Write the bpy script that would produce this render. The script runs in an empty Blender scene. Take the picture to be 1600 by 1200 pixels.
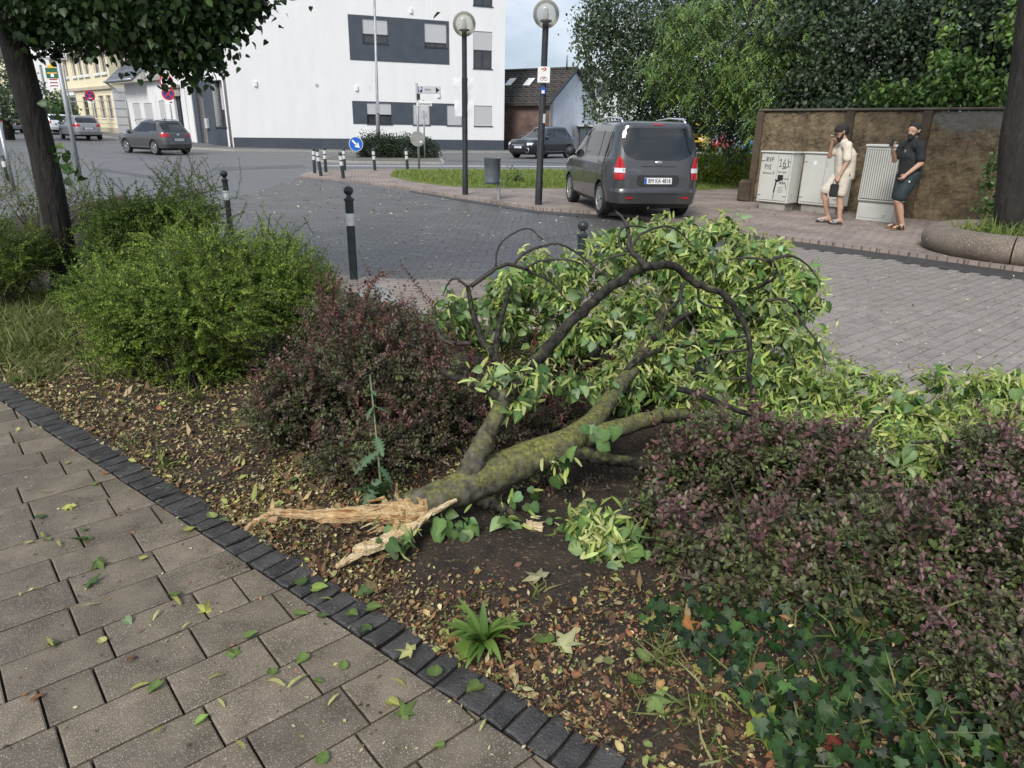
import bpy, bmesh, math, random
import numpy as np
from mathutils import Vector, Matrix

random.seed(7)
RNG = np.random.default_rng(11)
scene = bpy.context.scene
COL = scene.collection
R = math.radians

# ------------------------------------------------------------------ camera
FPX, CAM_H = 1088.0, 1.644            # focal length in photo pixels (1600 wide), eye height
PITCH, ROLL = math.atan(402 / FPX), math.atan(0.018)
_fw = np.array([0, math.cos(PITCH), -math.sin(PITCH)])
_u0 = np.array([0, math.sin(PITCH), math.cos(PITCH)])
_r0 = np.array([1.0, 0, 0])
_rt = _r0 * math.cos(ROLL) + _u0 * math.sin(ROLL)
_up = _u0 * math.cos(ROLL) - _r0 * math.sin(ROLL)
_c = np.array([0, 0, CAM_H])
cam_data = bpy.data.cameras.new('camera')
cam_data.sensor_fit = 'HORIZONTAL'
cam_data.sensor_width = 36
cam_data.lens = 36 * FPX / 1600
cam_data.clip_start = 0.05
cam_data.clip_end = 1500
cam = bpy.data.objects.new('camera', cam_data)
COL.objects.link(cam)
cam.matrix_world = Matrix(((_rt[0], _up[0], -_fw[0], 0), (_rt[1], _up[1], -_fw[1], 0), (_rt[2], _up[2], -_fw[2], CAM_H), (0, 0, 0, 1)))
scene.camera = cam

# ------------------------------------------------------------------ sky, sun, exposure
SUN_EL, SUN_AZ = R(43), R(203)        # azimuth from +Y clockwise: behind the camera, slightly left
world = bpy.data.worlds.new('World')
scene.world = world
world.use_nodes = True
wn, wl = world.node_tree.nodes, world.node_tree.links
wn.clear()
w_out = wn.new('ShaderNodeOutputWorld')
w_bg = wn.new('ShaderNodeBackground')
w_sky = wn.new('ShaderNodeTexSky')
w_sky.sky_type = 'NISHITA'
w_sky.sun_disc = False
w_sky.sun_elevation = SUN_EL
w_sky.sun_rotation = SUN_AZ
w_sky.air_density = 1.0
w_sky.dust_density = 2.5
w_tc = wn.new('ShaderNodeTexCoord')
w_map = wn.new('ShaderNodeMapping')
w_map.inputs['Scale'].default_value = (1.0, 1.0, 2.6)
w_map.inputs['Location'].default_value = (0.35, 0.1, 0.0)
w_no = wn.new('ShaderNodeTexNoise')
w_no.inputs['Scale'].default_value = 2.2
w_no.inputs['Detail'].default_value = 7
w_no.inputs['Roughness'].default_value = 0.55
w_rp = wn.new('ShaderNodeValToRGB')
w_rp.color_ramp.elements[0].position = 0.36
w_rp.color_ramp.elements[0].color = (0.5, 0.5, 0.5, 1)
w_rp.color_ramp.elements[1].position = 0.60
w_rp.color_ramp.elements[1].color = (1, 1, 1, 1)
w_cc = wn.new('ShaderNodeValToRGB')   # cloud colour: grey-blue bellies to bright tops
w_cc.color_ramp.elements[0].position = 0.42
w_cc.color_ramp.elements[0].color = (1.5, 2.0, 2.75, 1)
w_cc.color_ramp.elements[1].position = 0.72
w_cc.color_ramp.elements[1].color = (5.8, 6.0, 6.3, 1)
w_mx = wn.new('ShaderNodeMix')
w_mx.data_type = 'RGBA'
wl.new(w_tc.outputs['Generated'], w_map.inputs['Vector'])
wl.new(w_map.outputs['Vector'], w_no.inputs['Vector'])
wl.new(w_no.outputs['Fac'], w_rp.inputs['Fac'])
wl.new(w_no.outputs['Fac'], w_cc.inputs['Fac'])
wl.new(w_rp.outputs['Color'], w_mx.inputs['Factor'])
wl.new(w_sky.outputs['Color'], w_mx.inputs['A'])
wl.new(w_cc.outputs['Color'], w_mx.inputs['B'])
wl.new(w_mx.outputs['Result'], w_bg.inputs['Color'])
w_bg.inputs['Strength'].default_value = 0.125
wl.new(w_bg.outputs['Background'], w_out.inputs['Surface'])

sun_data = bpy.data.lights.new('sun', 'SUN')
sun_data.energy = 2.0
sun_data.angle = R(20)
sun_data.color = (1.0, 0.96, 0.9)
sun = bpy.data.objects.new('sun', sun_data)
COL.objects.link(sun)
_sd = Vector((math.sin(SUN_AZ) * math.cos(SUN_EL), math.cos(SUN_AZ) * math.cos(SUN_EL), math.sin(SUN_EL)))
sun.rotation_euler = _sd.to_track_quat('Z', 'Y').to_euler()
sun.location = _sd * 60

vs = scene.view_settings
vs.view_transform = 'Standard'
vs.look = 'None'
vs.gamma = 1
vs.exposure = 0.78
vs.use_curve_mapping = False
scene.render.engine = 'CYCLES'
scene.cycles.use_denoising = True
scene.cycles.max_bounces = 6
scene.cycles.diffuse_bounces = 3
scene.cycles.glossy_bounces = 3
scene.cycles.transmission_bounces = 5
scene.cycles.transparent_max_bounces = 8
scene.cycles.caustics_reflective = False
scene.cycles.caustics_refractive = False

# ------------------------------------------------------------------ where a photo pixel lies in the place
def _ray(px, py):
    return _fw + _rt * (px - 800) / FPX - _up * (py - 600) / FPX
def gz(px, py, z=0.0):
    d = _ray(px, py)
    return _c + d * ((z - CAM_H) / d[2])
def at(px, py, Y):
    d = _ray(px, py)
    return _c + d * (Y / d[1])
def at_r(px, py, r):
    d = _ray(px, py)
    return _c + d * (r / math.hypot(d[0], d[1]))
def depth(p):
    return float((np.asarray(p, float) - _c) @ _fw)
def hz(x, y):
    """height of the land: flat, the side street on the left climbs gently"""
    r = math.hypot(x, y)
    m = min(1, max(0, (-13 - x) / 6))
    m = m * m * (3 - 2 * m)
    return 0.018 * min(60, max(0, r - 42)) * m
# ------------------------------------------------------------------ helpers
def link(o, parent=None):
    COL.objects.link(o)
    if parent is not None:
        o.parent = parent
    return o
def tag(o, label, cat, group=None):
    o['label'] = label
    o['category'] = cat
    if group:
        o['group'] = group
    return o
def thing(name, label, cat, loc=(0, 0, 0), rz=0.0, group=None):
    o = bpy.data.objects.new(name, None)
    o.empty_display_size = 0.1
    COL.objects.link(o)
    o.location = [float(v) for v in loc]
    o.rotation_euler = (0, 0, rz)
    return tag(o, label, cat, group)
def struct(o):
    o['kind'] = 'structure'
    return o
def stuff(o):
    o['kind'] = 'stuff'
    return o
def copy_tree(o, parent=None):
    c = o.copy()
    COL.objects.link(c)
    if parent is not None:
        c.parent = parent
    for ch in list(o.children):
        copy_tree(ch, c)
    return c
def np_mesh(name, V, F4=None, F3=None, col=None, smooth=False):
    """fast mesh from numpy arrays of quads and/or triangles"""
    me = bpy.data.meshes.new(name)
    V = np.ascontiguousarray(V, np.float32)
    me.vertices.add(len(V))
    me.vertices.foreach_set('co', V.ravel())
    loops, starts, n = [], [], 0
    for F, k in ((F4, 4), (F3, 3)):
        if F is not None and len(F):
            F = np.asarray(F, np.int32)
            loops.append(F.ravel())
            starts.append(np.arange(len(F), dtype=np.int32) * k + n)
            n += len(F) * k
    L = np.concatenate(loops)
    S = np.concatenate(starts)
    me.loops.add(len(L))
    me.loops.foreach_set('vertex_index', L)
    me.polygons.add(len(S))
    me.polygons.foreach_set('loop_start', S)
    me.polygons.foreach_set('use_smooth', np.full(len(S), bool(smooth)))
    if col is not None:
        a = me.color_attributes.new('Col', 'FLOAT_COLOR', 'POINT')
        a.data.foreach_set('color', np.ascontiguousarray(np.c_[col, np.ones(len(col))], np.float32).ravel())
    me.update(calc_edges=True)
    me.validate()
    return me
def obj(name, me, mat=None, parent=None, loc=None, rot=None):
    o = bpy.data.objects.new(name, me)
    if mat is not None:
        for m in (mat if isinstance(mat, (list, tuple)) else [mat]):
            me.materials.append(m)
    link(o, parent)
    if loc is not None:
        o.location = [float(v) for v in loc]
    if rot is not None:
        o.rotation_euler = rot
    return o

class MB:
    """collects shapes, then becomes one mesh object"""
    def __init__(s):
        s.v, s.f, s.m = [], [], []
    def add(s, V, F, m=0):
        n = len(s.v)
        s.v += [tuple(float(c) for c in p) for p in V]
        s.f += [tuple(i + n for i in f) for f in F]
        s.m += [m] * len(F)
        return s
    def box(s, x0, x1, y0, y1, z0, z1, m=0):
        return s.add([(x0, y0, z0), (x1, y0, z0), (x1, y1, z0), (x0, y1, z0), (x0, y0, z1), (x1, y0, z1), (x1, y1, z1), (x0, y1, z1)],
                     [(0, 3, 2, 1), (4, 5, 6, 7), (0, 1, 5, 4), (1, 2, 6, 5), (2, 3, 7, 6), (3, 0, 4, 7)], m)
    def cbox(s, x0, x1, y0, y1, z0, z1, c=0.01, m=0):
        """box with chamfered edges all round"""
        V, idx = [], {}
        xs, ys, zs = (x0, x1), (y0, y1), (z0, z1)
        for i in (0, 1):
            for j in (0, 1):
                for k in (0, 1):
                    dx, dy, dz = (c if i == 0 else -c), (c if j == 0 else -c), (c if k == 0 else -c)
                    for a in range(3):
                        p = [xs[i] + dx, ys[j] + dy, zs[k] + dz]
                        p[a] = (xs[i], ys[j], zs[k])[a]
                        idx[i, j, k, a] = len(V)
                        V.append(p)
        bm = bmesh.new()
        vs_ = [bm.verts.new(p) for p in V]
        r = bmesh.ops.convex_hull(bm, input=vs_)
        bmesh.ops.dissolve_limit(bm, angle_limit=0.01, verts=bm.verts, edges=bm.edges)
        bm.verts.index_update()
        s.add([v.co for v in bm.verts], [[v.index for v in f.verts] for f in bm.faces], m)
        bm.free()
        return s
    def prism(s, poly, z0, z1, m=0, inset=0.0):
        """vertical prism over a ccw polygon; the top is inset for a worn edge"""
        n = len(poly)
        c = np.mean(np.array(poly, float), 0)
        V = [(p[0], p[1], z0) for p in poly]
        F = [tuple(range(n - 1, -1, -1))]
        if inset > 0:
            V += [(p[0], p[1], z1 - inset * 0.7) for p in poly]
            for p in poly:
                d = c - np.array(p, float)
                l = max(1e-6, float(np.hypot(*d)))
                q = np.array(p) + d / l * min(inset * 1.4, l * 0.5)
                V.append((q[0], q[1], z1))
            F += [(i, (i + 1) % n, n + (i + 1) % n, n + i) for i in range(n)]
            F += [(n + i, n + (i + 1) % n, 2 * n + (i + 1) % n, 2 * n + i) for i in range(n)]
            F.append(tuple(range(2 * n, 3 * n)))
        else:
            V += [(p[0], p[1], z1) for p in poly]
            F += [(i, (i + 1) % n, n + (i + 1) % n, n + i) for i in range(n)]
            F.append(tuple(range(n, 2 * n)))
        return s.add(V, F, m)
    def tube(s, pts, rad, seg=8, cap=True, m=0, jit=0.0):
        P = [np.array(p, float) for p in pts]
        n = len(P)
        if not hasattr(rad, '__len__'):
            rad = [rad] * n
        V, F = [], []
        t0 = P[1] - P[0]
        t0 = t0 / (np.linalg.norm(t0) + 1e-9)
        ref = np.array([0, 0, 1.0]) if abs(t0[2]) < 0.9 else np.array([1.0, 0, 0])
        u = np.cross(t0, ref)
        u /= np.linalg.norm(u)
        for i in range(n):
            t = P[min(i + 1, n - 1)] - P[max(i - 1, 0)]
            t = t / (np.linalg.norm(t) + 1e-9)
            u = u - t * (u @ t)
            u /= np.linalg.norm(u) + 1e-9
            w = np.cross(t, u)
            for k in range(seg):
                a = 2 * math.pi * k / seg
                rr = rad[i] * (1 + (random.uniform(-jit, jit) if jit else 0))
                V.append(P[i] + rr * (math.cos(a) * u + math.sin(a) * w))
        for i in range(n - 1):
            for k in range(seg):
                a, b = i * seg + k, i * seg + (k + 1) % seg
                F.append((a, b, b + seg, a + seg))
        if cap:
            F.append(tuple(range(seg - 1, -1, -1)))
            F.append(tuple(range((n - 1) * seg, n * seg)))
        return s.add(V, F, m)
    def lathe(s, prof, seg=24, m=0, c=(0, 0, 0), axis='z'):
        V, F = [], []
        n = len(prof)
        for k in range(seg):
            a = 2 * math.pi * k / seg
            for r, h in prof:
                x, y, z = r * math.cos(a), r * math.sin(a), h
                if axis == 'y':
                    x, y, z = x, h, y
                elif axis == 'x':
                    x, y, z = h, x, y
                V.append((x + c[0], y + c[1], z + c[2]))
        for k in range(seg):
            k2 = (k + 1) % seg
            for i in range(n - 1):
                F.append((k * n + i, k2 * n + i, k2 * n + i + 1, k * n + i + 1))
        return s.add(V, F, m)
    def grid(s, rows, m=0):
        """quad sheet from rows of points"""
        w = len(rows[0])
        V = [p for r in rows for p in r]
        F = [(i * w + j, i * w + j + 1, (i + 1) * w + j + 1, (i + 1) * w + j) for i in range(len(rows) - 1) for j in range(w - 1)]
        return s.add(V, F, m)
    def mesh(s, name, smooth=False):
        me = bpy.data.meshes.new(name)
        me.from_pydata(s.v, [], s.f)
        me.polygons.foreach_set('material_index', s.m)
        if smooth is True:
            me.polygons.foreach_set('use_smooth', [True] * len(s.f))
        me.update()
        if smooth == 'auto':
            me.polygons.foreach_set('use_smooth', [True] * len(s.f))
            me.set_sharp_from_angle(angle=R(38))
        return me
    def build(s, name, mat, parent=None, smooth=False, loc=None, rot=None, fix=False):
        me = s.mesh(name, smooth)
        if fix:
            bm = bmesh.new()
            bm.from_mesh(me)
            bmesh.ops.recalc_face_normals(bm, faces=bm.faces)
            bm.to_mesh(me)
            bm.free()
        return obj(name, me, mat, parent, loc, rot)

def spline(pts, n):
    """Catmull-Rom through rows of numbers"""
    P = np.array(pts, float)
    P = np.vstack([2 * P[0] - P[1], P, 2 * P[-1] - P[-2]])
    k = len(P) - 3
    out = []
    for q in np.linspace(0, k - 1e-6, n):
        i = int(q)
        t = q - i
        a, b, c, d = P[i:i + 4]
        out.append(0.5 * ((2 * b) + (c - a) * t + (2 * a - 5 * b + 4 * c - d) * t * t + (3 * b - a - 3 * c + d) * t ** 3))
    return np.array(out)
def text(name, body, size, mat, parent, loc, rot, extrude=0.002, align='CENTER', sx=1.0):
    cu = bpy.data.curves.new(name, 'FONT')
    cu.body = body
    cu.size = size
    cu.extrude = extrude
    cu.align_x = align
    cu.align_y = 'CENTER'
    cu.space_character = 1.0
    cu.resolution_u = 3
    tmp = bpy.data.objects.new(name, cu)
    me = bpy.data.meshes.new_from_object(tmp)
    bpy.data.objects.remove(tmp)
    me.materials.clear()
    o = obj(name, me, mat, parent)
    o.location = [float(v) for v in loc]
    o.rotation_euler = rot
    o.scale = (sx, 1, 1)
    return o

# ------------------------------------------------------------------ materials
def _nt(name):
    m = bpy.data.materials.new(name)
    m.use_nodes = True
    nt = m.node_tree
    return m, nt.nodes, nt.links, nt.nodes['Principled BSDF']
def c4(c):
    return (c[0], c[1], c[2], 1)
def mat(name, c1, c2=None, scale=4.0, rough=0.8, bump=0.0, bscale=None, metal=0.0, detail=6, lo=0.35, hi=0.65, c3=None, s3=60.0, t3=0.62,
        objvar=0.0, spec=0.5, stretch=(1, 1, 1), coat=0.0, rvar=0.0, emit=None, es=1.0, bdist=0.02):
    """principled surface: two noise-mixed tones, optional fine specks (c3), relief and per-object variation"""
    m, N, L, B = _nt(name)
    tc = N.new('ShaderNodeTexCoord')
    mp = N.new('ShaderNodeMapping')
    mp.inputs['Scale'].default_value = stretch
    L.new(tc.outputs['Object'], mp.inputs['Vector'])
    vec = mp.outputs['Vector']
    if objvar:
        oi = N.new('ShaderNodeObjectInfo')
        ad = N.new('ShaderNodeVectorMath')
        ad.operation = 'MULTIPLY_ADD'
        L.new(oi.outputs['Random'], ad.inputs[0])
        ad.inputs[1].default_value = (37, 91, 53)
        L.new(vec, ad.inputs[2])
        vec = ad.outputs[0]
    col = None
    if c2 is not None:
        n1 = N.new('ShaderNodeTexNoise')
        n1.inputs['Scale'].default_value = scale
        n1.inputs['Detail'].default_value = detail
        n1.inputs['Roughness'].default_value = 0.6
        L.new(vec, n1.inputs['Vector'])
        rp = N.new('ShaderNodeValToRGB')
        rp.color_ramp.elements[0].position, rp.color_ramp.elements[1].position = lo, hi
        rp.color_ramp.elements[0].color, rp.color_ramp.elements[1].color = c4(c1), c4(c2)
        L.new(n1.outputs['Fac'], rp.inputs['Fac'])
        col = rp.outputs['Color']
        if rvar:
            mr = N.new('ShaderNodeMapRange')
            mr.inputs['From Min'].default_value, mr.inputs['From Max'].default_value = 0.35, 0.65
            mr.inputs['To Min'].default_value, mr.inputs['To Max'].default_value = rough - rvar, rough + rvar
            L.new(n1.outputs['Fac'], mr.inputs['Value'])
            L.new(mr.outputs['Result'], B.inputs['Roughness'])
    else:
        B.inputs['Base Color'].default_value = c4(c1)
    if c3 is not None:
        n3 = N.new('ShaderNodeTexNoise')
        n3.inputs['Scale'].default_value = s3
        n3.inputs['Detail'].default_value = 2
        L.new(vec, n3.inputs['Vector'])
        r3 = N.new('ShaderNodeValToRGB')
        r3.color_ramp.elements[0].position, r3.color_ramp.elements[1].position = t3, t3 + 0.06
        L.new(n3.outputs['Fac'], r3.inputs['Fac'])
        mx = N.new('ShaderNodeMix')
        mx.data_type = 'RGBA'
        L.new(r3.outputs['Color'], mx.inputs['Factor'])
        if col is not None:
            L.new(col, mx.inputs['A'])
        else:
            mx.inputs['A'].default_value = c4(c1)
        mx.inputs['B'].default_value = c4(c3)
        col = mx.outputs['Result']
    if objvar:
        hs = N.new('ShaderNodeHueSaturation')
        mr = N.new('ShaderNodeMapRange')
        mr.inputs['To Min'].default_value, mr.inputs['To Max'].default_value = 1 - objvar, 1 + objvar
        L.new(oi.outputs['Random'], mr.inputs['Value'])
        L.new(mr.outputs['Result'], hs.inputs['Value'])
        if col is not None:
            L.new(col, hs.inputs['Color'])
        else:
            hs.inputs['Color'].default_value = c4(c1)
        col = hs.outputs['Color']
    if col is not None:
        L.new(col, B.inputs['Base Color'])
    if not rvar:
        B.inputs['Roughness'].default_value = rough
    B.inputs['Metallic'].default_value = metal
    B.inputs['Specular IOR Level'].default_value = spec
    if coat:
        B.inputs['Coat Weight'].default_value = coat
        B.inputs['Coat Roughness'].default_value = 0.06
    if bump:
        nb = N.new('ShaderNodeTexNoise')
        nb.inputs['Scale'].default_value = bscale or scale * 6
        nb.inputs['Detail'].default_value = 5
        L.new(vec, nb.inputs['Vector'])
        bp = N.new('ShaderNodeBump')
        bp.inputs['Strength'].default_value = bump
        bp.inputs['Distance'].default_value = bdist
        L.new(nb.outputs['Fac'], bp.inputs['Height'])
        L.new(bp.outputs['Normal'], B.inputs['Normal'])
    if emit is not None:
        B.inputs['Emission Color'].default_value = c4(emit)
        B.inputs['Emission Strength'].default_value = es
    return m
def leaf_mat(name, rough=0.5, trans=0.3, under=(1.25, 1.25, 1.35), spec=0.4):
    """leaf colour comes from the mesh ('Col'); the underside is paler; light passes through"""
    m, N, L, B = _nt(name)
    at_ = N.new('ShaderNodeVertexColor')
    at_.layer_name = 'Col'
    ge = N.new('ShaderNodeNewGeometry')
    mu = N.new('ShaderNodeMix')
    mu.data_type = 'RGBA'
    mu.blend_type = 'MULTIPLY'
    mu.inputs['B'].default_value = c4(under)
    L.new(ge.outputs['Backfacing'], mu.inputs['Factor'])
    L.new(at_.outputs['Color'], mu.inputs['A'])
    L.new(mu.outputs['Result'], B.inputs['Base Color'])
    B.inputs['Roughness'].default_value = rough
    B.inputs['Specular IOR Level'].default_value = spec
    tr = N.new('ShaderNodeBsdfTranslucent')
    L.new(at_.outputs['Color'], tr.inputs['Color'])
    ms = N.new('ShaderNodeMixShader')
    ms.inputs['Fac'].default_value = trans
    L.new(B.outputs['BSDF'], ms.inputs[1])
    L.new(tr.outputs['BSDF'], ms.inputs[2])
    L.new(ms.outputs['Shader'], N['Material Output'].inputs['Surface'])
    return m
def stripes(name, c1, c2, period, axis='Z', rough=0.6, duty=0.2, bump=0.5):
    """fine horizontal slats, too small in the picture to build singly"""
    m, N, L, B = _nt(name)
    tc = N.new('ShaderNodeTexCoord')
    sp = N.new('ShaderNodeSeparateXYZ')
    L.new(tc.outputs['Object'], sp.inputs[0])
    dv = N.new('ShaderNodeMath'); dv.operation = 'DIVIDE'; dv.inputs[1].default_value = period
    L.new(sp.outputs[axis], dv.inputs[0])
    fr = N.new('ShaderNodeMath'); fr.operation = 'FRACT'
    L.new(dv.outputs[0], fr.inputs[0])
    rp = N.new('ShaderNodeValToRGB')
    rp.color_ramp.elements[0].position, rp.color_ramp.elements[1].position = duty * 0.6, duty
    rp.color_ramp.elements[0].color, rp.color_ramp.elements[1].color = c4(c2), c4(c1)
    L.new(fr.outputs[0], rp.inputs['Fac'])
    L.new(rp.outputs['Color'], B.inputs['Base Color'])
    B.inputs['Roughness'].default_value = rough
    bp = N.new('ShaderNodeBump'); bp.inputs['Strength'].default_value = bump; bp.inputs['Distance'].default_value = 0.01
    L.new(fr.outputs[0], bp.inputs['Height'])
    L.new(bp.outputs['Normal'], B.inputs['Normal'])
    return m
def bricks(name, c1, c2, mortar, w, h, mort=0.02, offset=0.5, rough=0.8, bump=0.4, rot=0.0, vert=False, dirt=None, scale=1.0):
    """brick pattern for surfaces too far off to build piece by piece"""
    m, N, L, B = _nt(name)
    tc = N.new('ShaderNodeTexCoord')
    mp = N.new('ShaderNodeMapping')
    if vert:
        mp.inputs['Rotation'].default_value = (R(-90), 0, 0)
    else:
        mp.inputs['Rotation'].default_value = (0, 0, rot)
    L.new(tc.outputs['Object'], mp.inputs['Vector'])
    bt = N.new('ShaderNodeTexBrick')
    bt.offset = offset
    bt.inputs['Color1'].default_value, bt.inputs['Color2'].default_value, bt.inputs['Mortar'].default_value = c4(c1), c4(c2), c4(mortar)
    bt.inputs['Scale'].default_value = scale
    bt.inputs['Brick Width'].default_value, bt.inputs['Row Height'].default_value = w, h
    bt.inputs['Mortar Size'].default_value = mort
    bt.inputs['Mortar Smooth'].default_value = 0.3
    bt.inputs['Bias'].default_value = 0.0
    L.new(mp.outputs['Vector'], bt.inputs['Vector'])
    no = N.new('ShaderNodeTexNoise'); no.inputs['Scale'].default_value = 1.1; no.inputs['Detail'].default_value = 8
    L.new(tc.outputs['Object'], no.inputs['Vector'])
    mx = N.new('ShaderNodeMix'); mx.data_type = 'RGBA'; mx.blend_type = 'MULTIPLY'
    mx.inputs['Factor'].default_value = 1.0
    rp = N.new('ShaderNodeValToRGB')
    rp.color_ramp.elements[0].position, rp.color_ramp.elements[1].position = 0.3, 0.7
    rp.color_ramp.elements[0].color, rp.color_ramp.elements[1].color = c4(dirt or (0.7, 0.7, 0.7)), (1.15, 1.15, 1.15, 1)
    L.new(no.outputs['Fac'], rp.inputs['Fac'])
    L.new(bt.outputs['Color'], mx.inputs['A'])
    L.new(rp.outputs['Color'], mx.inputs['B'])
    L.new(mx.outputs['Result'], B.inputs['Base Color'])
    B.inputs['Roughness'].default_value = rough
    bp = N.new('ShaderNodeBump'); bp.inputs['Strength'].default_value = bump; bp.inputs['Distance'].default_value = 0.01; bp.invert = True
    L.new(bt.outputs['Fac'], bp.inputs['Height'])
    L.new(bp.outputs['Normal'], B.inputs['Normal'])
    return m

M = {}
M['asphalt'] = mat('asphalt', (0.10, 0.10, 0.104), (0.15, 0.149, 0.15), 0.35, 0.62, 0.35, 90, rvar=0.16, c3=(0.2, 0.2, 0.2), s3=60, t3=0.66)
M['dark_paving'] = bricks('dark_paving', (0.082, 0.079, 0.077), (0.115, 0.11, 0.106), (0.042, 0.04, 0.039), 0.24, 0.13, 0.009, rot=R(2), rough=0.5, bump=0.8, dirt=(0.8, 0.8, 0.8))
M['light_paving'] = bricks('light_paving', (0.20, 0.185, 0.172), (0.25, 0.225, 0.205), (0.07, 0.06, 0.055), 0.22, 0.115, 0.006, rot=R(25), rough=0.65, bump=0.5)
M['pink_paving'] = bricks('pink_paving', (0.27, 0.215, 0.185), (0.33, 0.27, 0.235), (0.12, 0.1, 0.085), 0.22, 0.115, 0.008, rot=R(-12), rough=0.75, bump=0.5)
M['road_paver'] = mat('road_paver', (0.22, 0.19, 0.17), (0.285, 0.25, 0.225), 6, 0.55, 0.25, 160, c3=(0.4, 0.38, 0.36), s3=140, t3=0.62, objvar=0.09, rvar=0.1)
M['joint'] = mat('joint', (0.05, 0.042, 0.034), (0.085, 0.075, 0.055), 8, 0.95, 0.5, 80)
M['paver'] = mat('paver', (0.108, 0.086, 0.060), (0.195, 0.158, 0.113), 7, 0.5, 0.35, 260, c3=(0.36, 0.31, 0.26), s3=240, t3=0.595, objvar=0.16, rvar=0.12)
M['sett'] = mat('sett', (0.03, 0.028, 0.027), (0.062, 0.058, 0.055), 14, 0.55, 0.4, 120, c3=(0.3, 0.3, 0.3), s3=220, t3=0.68, objvar=0.2, rvar=0.12)
M['soil'] = mat('soil', (0.016, 0.011, 0.007), (0.045, 0.03, 0.019), 9, 0.9, 0.9, 70, c3=(0.14, 0.10, 0.06), s3=60, t3=0.62)
M['kerbstone'] = mat('kerbstone', (0.28, 0.27, 0.25), (0.36, 0.345, 0.32), 5, 0.8, 0.3)
M['grass_ground'] = mat('grass_ground', (0.09, 0.13, 0.025), (0.17, 0.20, 0.045), 2.5, 0.95, 0.6, 40)
M['leaf'] = leaf_mat('leaf', 0.42, 0.28)
M['leaf_matte'] = leaf_mat('leaf_matte', 0.6, 0.42)
M['leaf_gloss'] = leaf_mat('leaf_gloss', 0.45, 0.15, spec=0.25)
M['litter'] = leaf_mat('litter', 0.7, 0.1, under=(1, 1, 1))
M['twig'] = mat('twig', (0.018, 0.014, 0.012), (0.05, 0.04, 0.032), 30, 0.6, 0.4, 150)
M['stem'] = mat('stem', (0.022, 0.016, 0.011), (0.05, 0.036, 0.024), 20, 0.8, 0.4, 90)
M['bark_dark'] = mat('bark_dark', (0.010, 0.009, 0.008), (0.032, 0.027, 0.022), 7, 0.9, 1.0, 26, stretch=(1, 1, 0.25), c3=(0.055, 0.04, 0.028), s3=40, t3=0.68, bdist=0.04)
M['steel'] = mat('steel', (0.36, 0.37, 0.38), (0.45, 0.46, 0.47), 6, 0.45, metal=0.7)
M['grey_post'] = mat('grey_post', (0.3, 0.31, 0.32), (0.38, 0.39, 0.4), 4, 0.5, metal=0.35)
M['black_metal'] = mat('black_metal', (0.016, 0.017, 0.019), (0.03, 0.031, 0.033), 9, 0.38, 0.1, 40)
M['bollard'] = mat('bollard', (0.02, 0.03, 0.03), (0.035, 0.045, 0.045), 9, 0.35, 0.1, 40)
M['white'] = mat('white', (0.75, 0.75, 0.74), (0.82, 0.82, 0.81), 5, 0.55)
M['sign_grey'] = mat('sign_grey', (0.45, 0.46, 0.47), (0.52, 0.53, 0.54), 6, 0.5)
M['black'] = mat('black', (0.012, 0.012, 0.013), rough=0.6)
M['red'] = mat('red', (0.5, 0.015, 0.02), rough=0.4)
M['dark_red'] = mat('dark_red', (0.3, 0.01, 0.02), rough=0.4)
M['blue'] = mat('blue', (0.01, 0.09, 0.45), rough=0.4)
M['navy'] = mat('navy', (0.012, 0.035, 0.18), rough=0.4)
M['glass_dark'] = mat('glass_dark', (0.012, 0.014, 0.016), rough=0.04, spec=0.8)
M['rubber'] = mat('rubber', (0.014, 0.014, 0.015), (0.024, 0.024, 0.024), 20, 0.8)
M['alloy'] = mat('alloy', (0.5, 0.51, 0.52), (0.6, 0.61, 0.62), 10, 0.3, metal=0.8)
M['plastic'] = mat('plastic', (0.018, 0.019, 0.02), (0.028, 0.028, 0.03), 12, 0.55)
M['chrome'] = mat('chrome', (0.7, 0.7, 0.72), rough=0.12, metal=1.0)
M['lamp_red'] = mat('lamp_red', (0.42, 0.008, 0.014), rough=0.15, coat=0.6)
M['lamp_white'] = mat('lamp_white', (0.7, 0.7, 0.72), rough=0.12, coat=0.6)
# ------------------------------------------------------------------ the ground and what is laid on it
def pxw(pts):
    return [tuple(gz(*p)[:2]) for p in pts]
def sheet(name, poly, z, m, thick=0.0):
    """flat polygon of ground covering; with thickness it becomes a kerbed slab"""
    bm = bmesh.new()
    vs_ = [bm.verts.new((p[0], p[1], z)) for p in poly]
    f = bm.faces.new(vs_)
    f.normal_update()
    if f.normal.z < 0:
        f.normal_flip()
    if thick:
        r = bmesh.ops.extrude_face_region(bm, geom=[f])
        for v in [g for g in r['geom'] if isinstance(g, bmesh.types.BMVert)]:
            v.co.z += 0
        for v in vs_:
            v.co.z -= thick
    bmesh.ops.triangulate(bm, faces=bm.faces[:])
    bmesh.ops.recalc_face_normals(bm, faces=bm.faces)
    me = bpy.data.meshes.new(name)
    bm.to_mesh(me)
    bm.free()
    return struct(obj(name, me, m))

xs = np.unique(np.r_[-500, -350, -250, -180, np.arange(-140, 60, 4.0), 80, 130, 200, 300, 500])
ys = np.unique(np.r_[-60, -20, 0, 8, 16, 24, 32, np.arange(36, 150, 4.0), 180, 240, 330, 500, 800])
V = np.array([(x, y, hz(x, y)) for y in ys for x in xs])
nx = len(xs)
F = [(j * nx + i, j * nx + i + 1, (j + 1) * nx + i + 1, (j + 1) * nx + i) for j in range(len(ys) - 1) for i in range(nx - 1)]
struct(obj('ground', np_mesh('ground', V, F), M['asphalt']))

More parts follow.
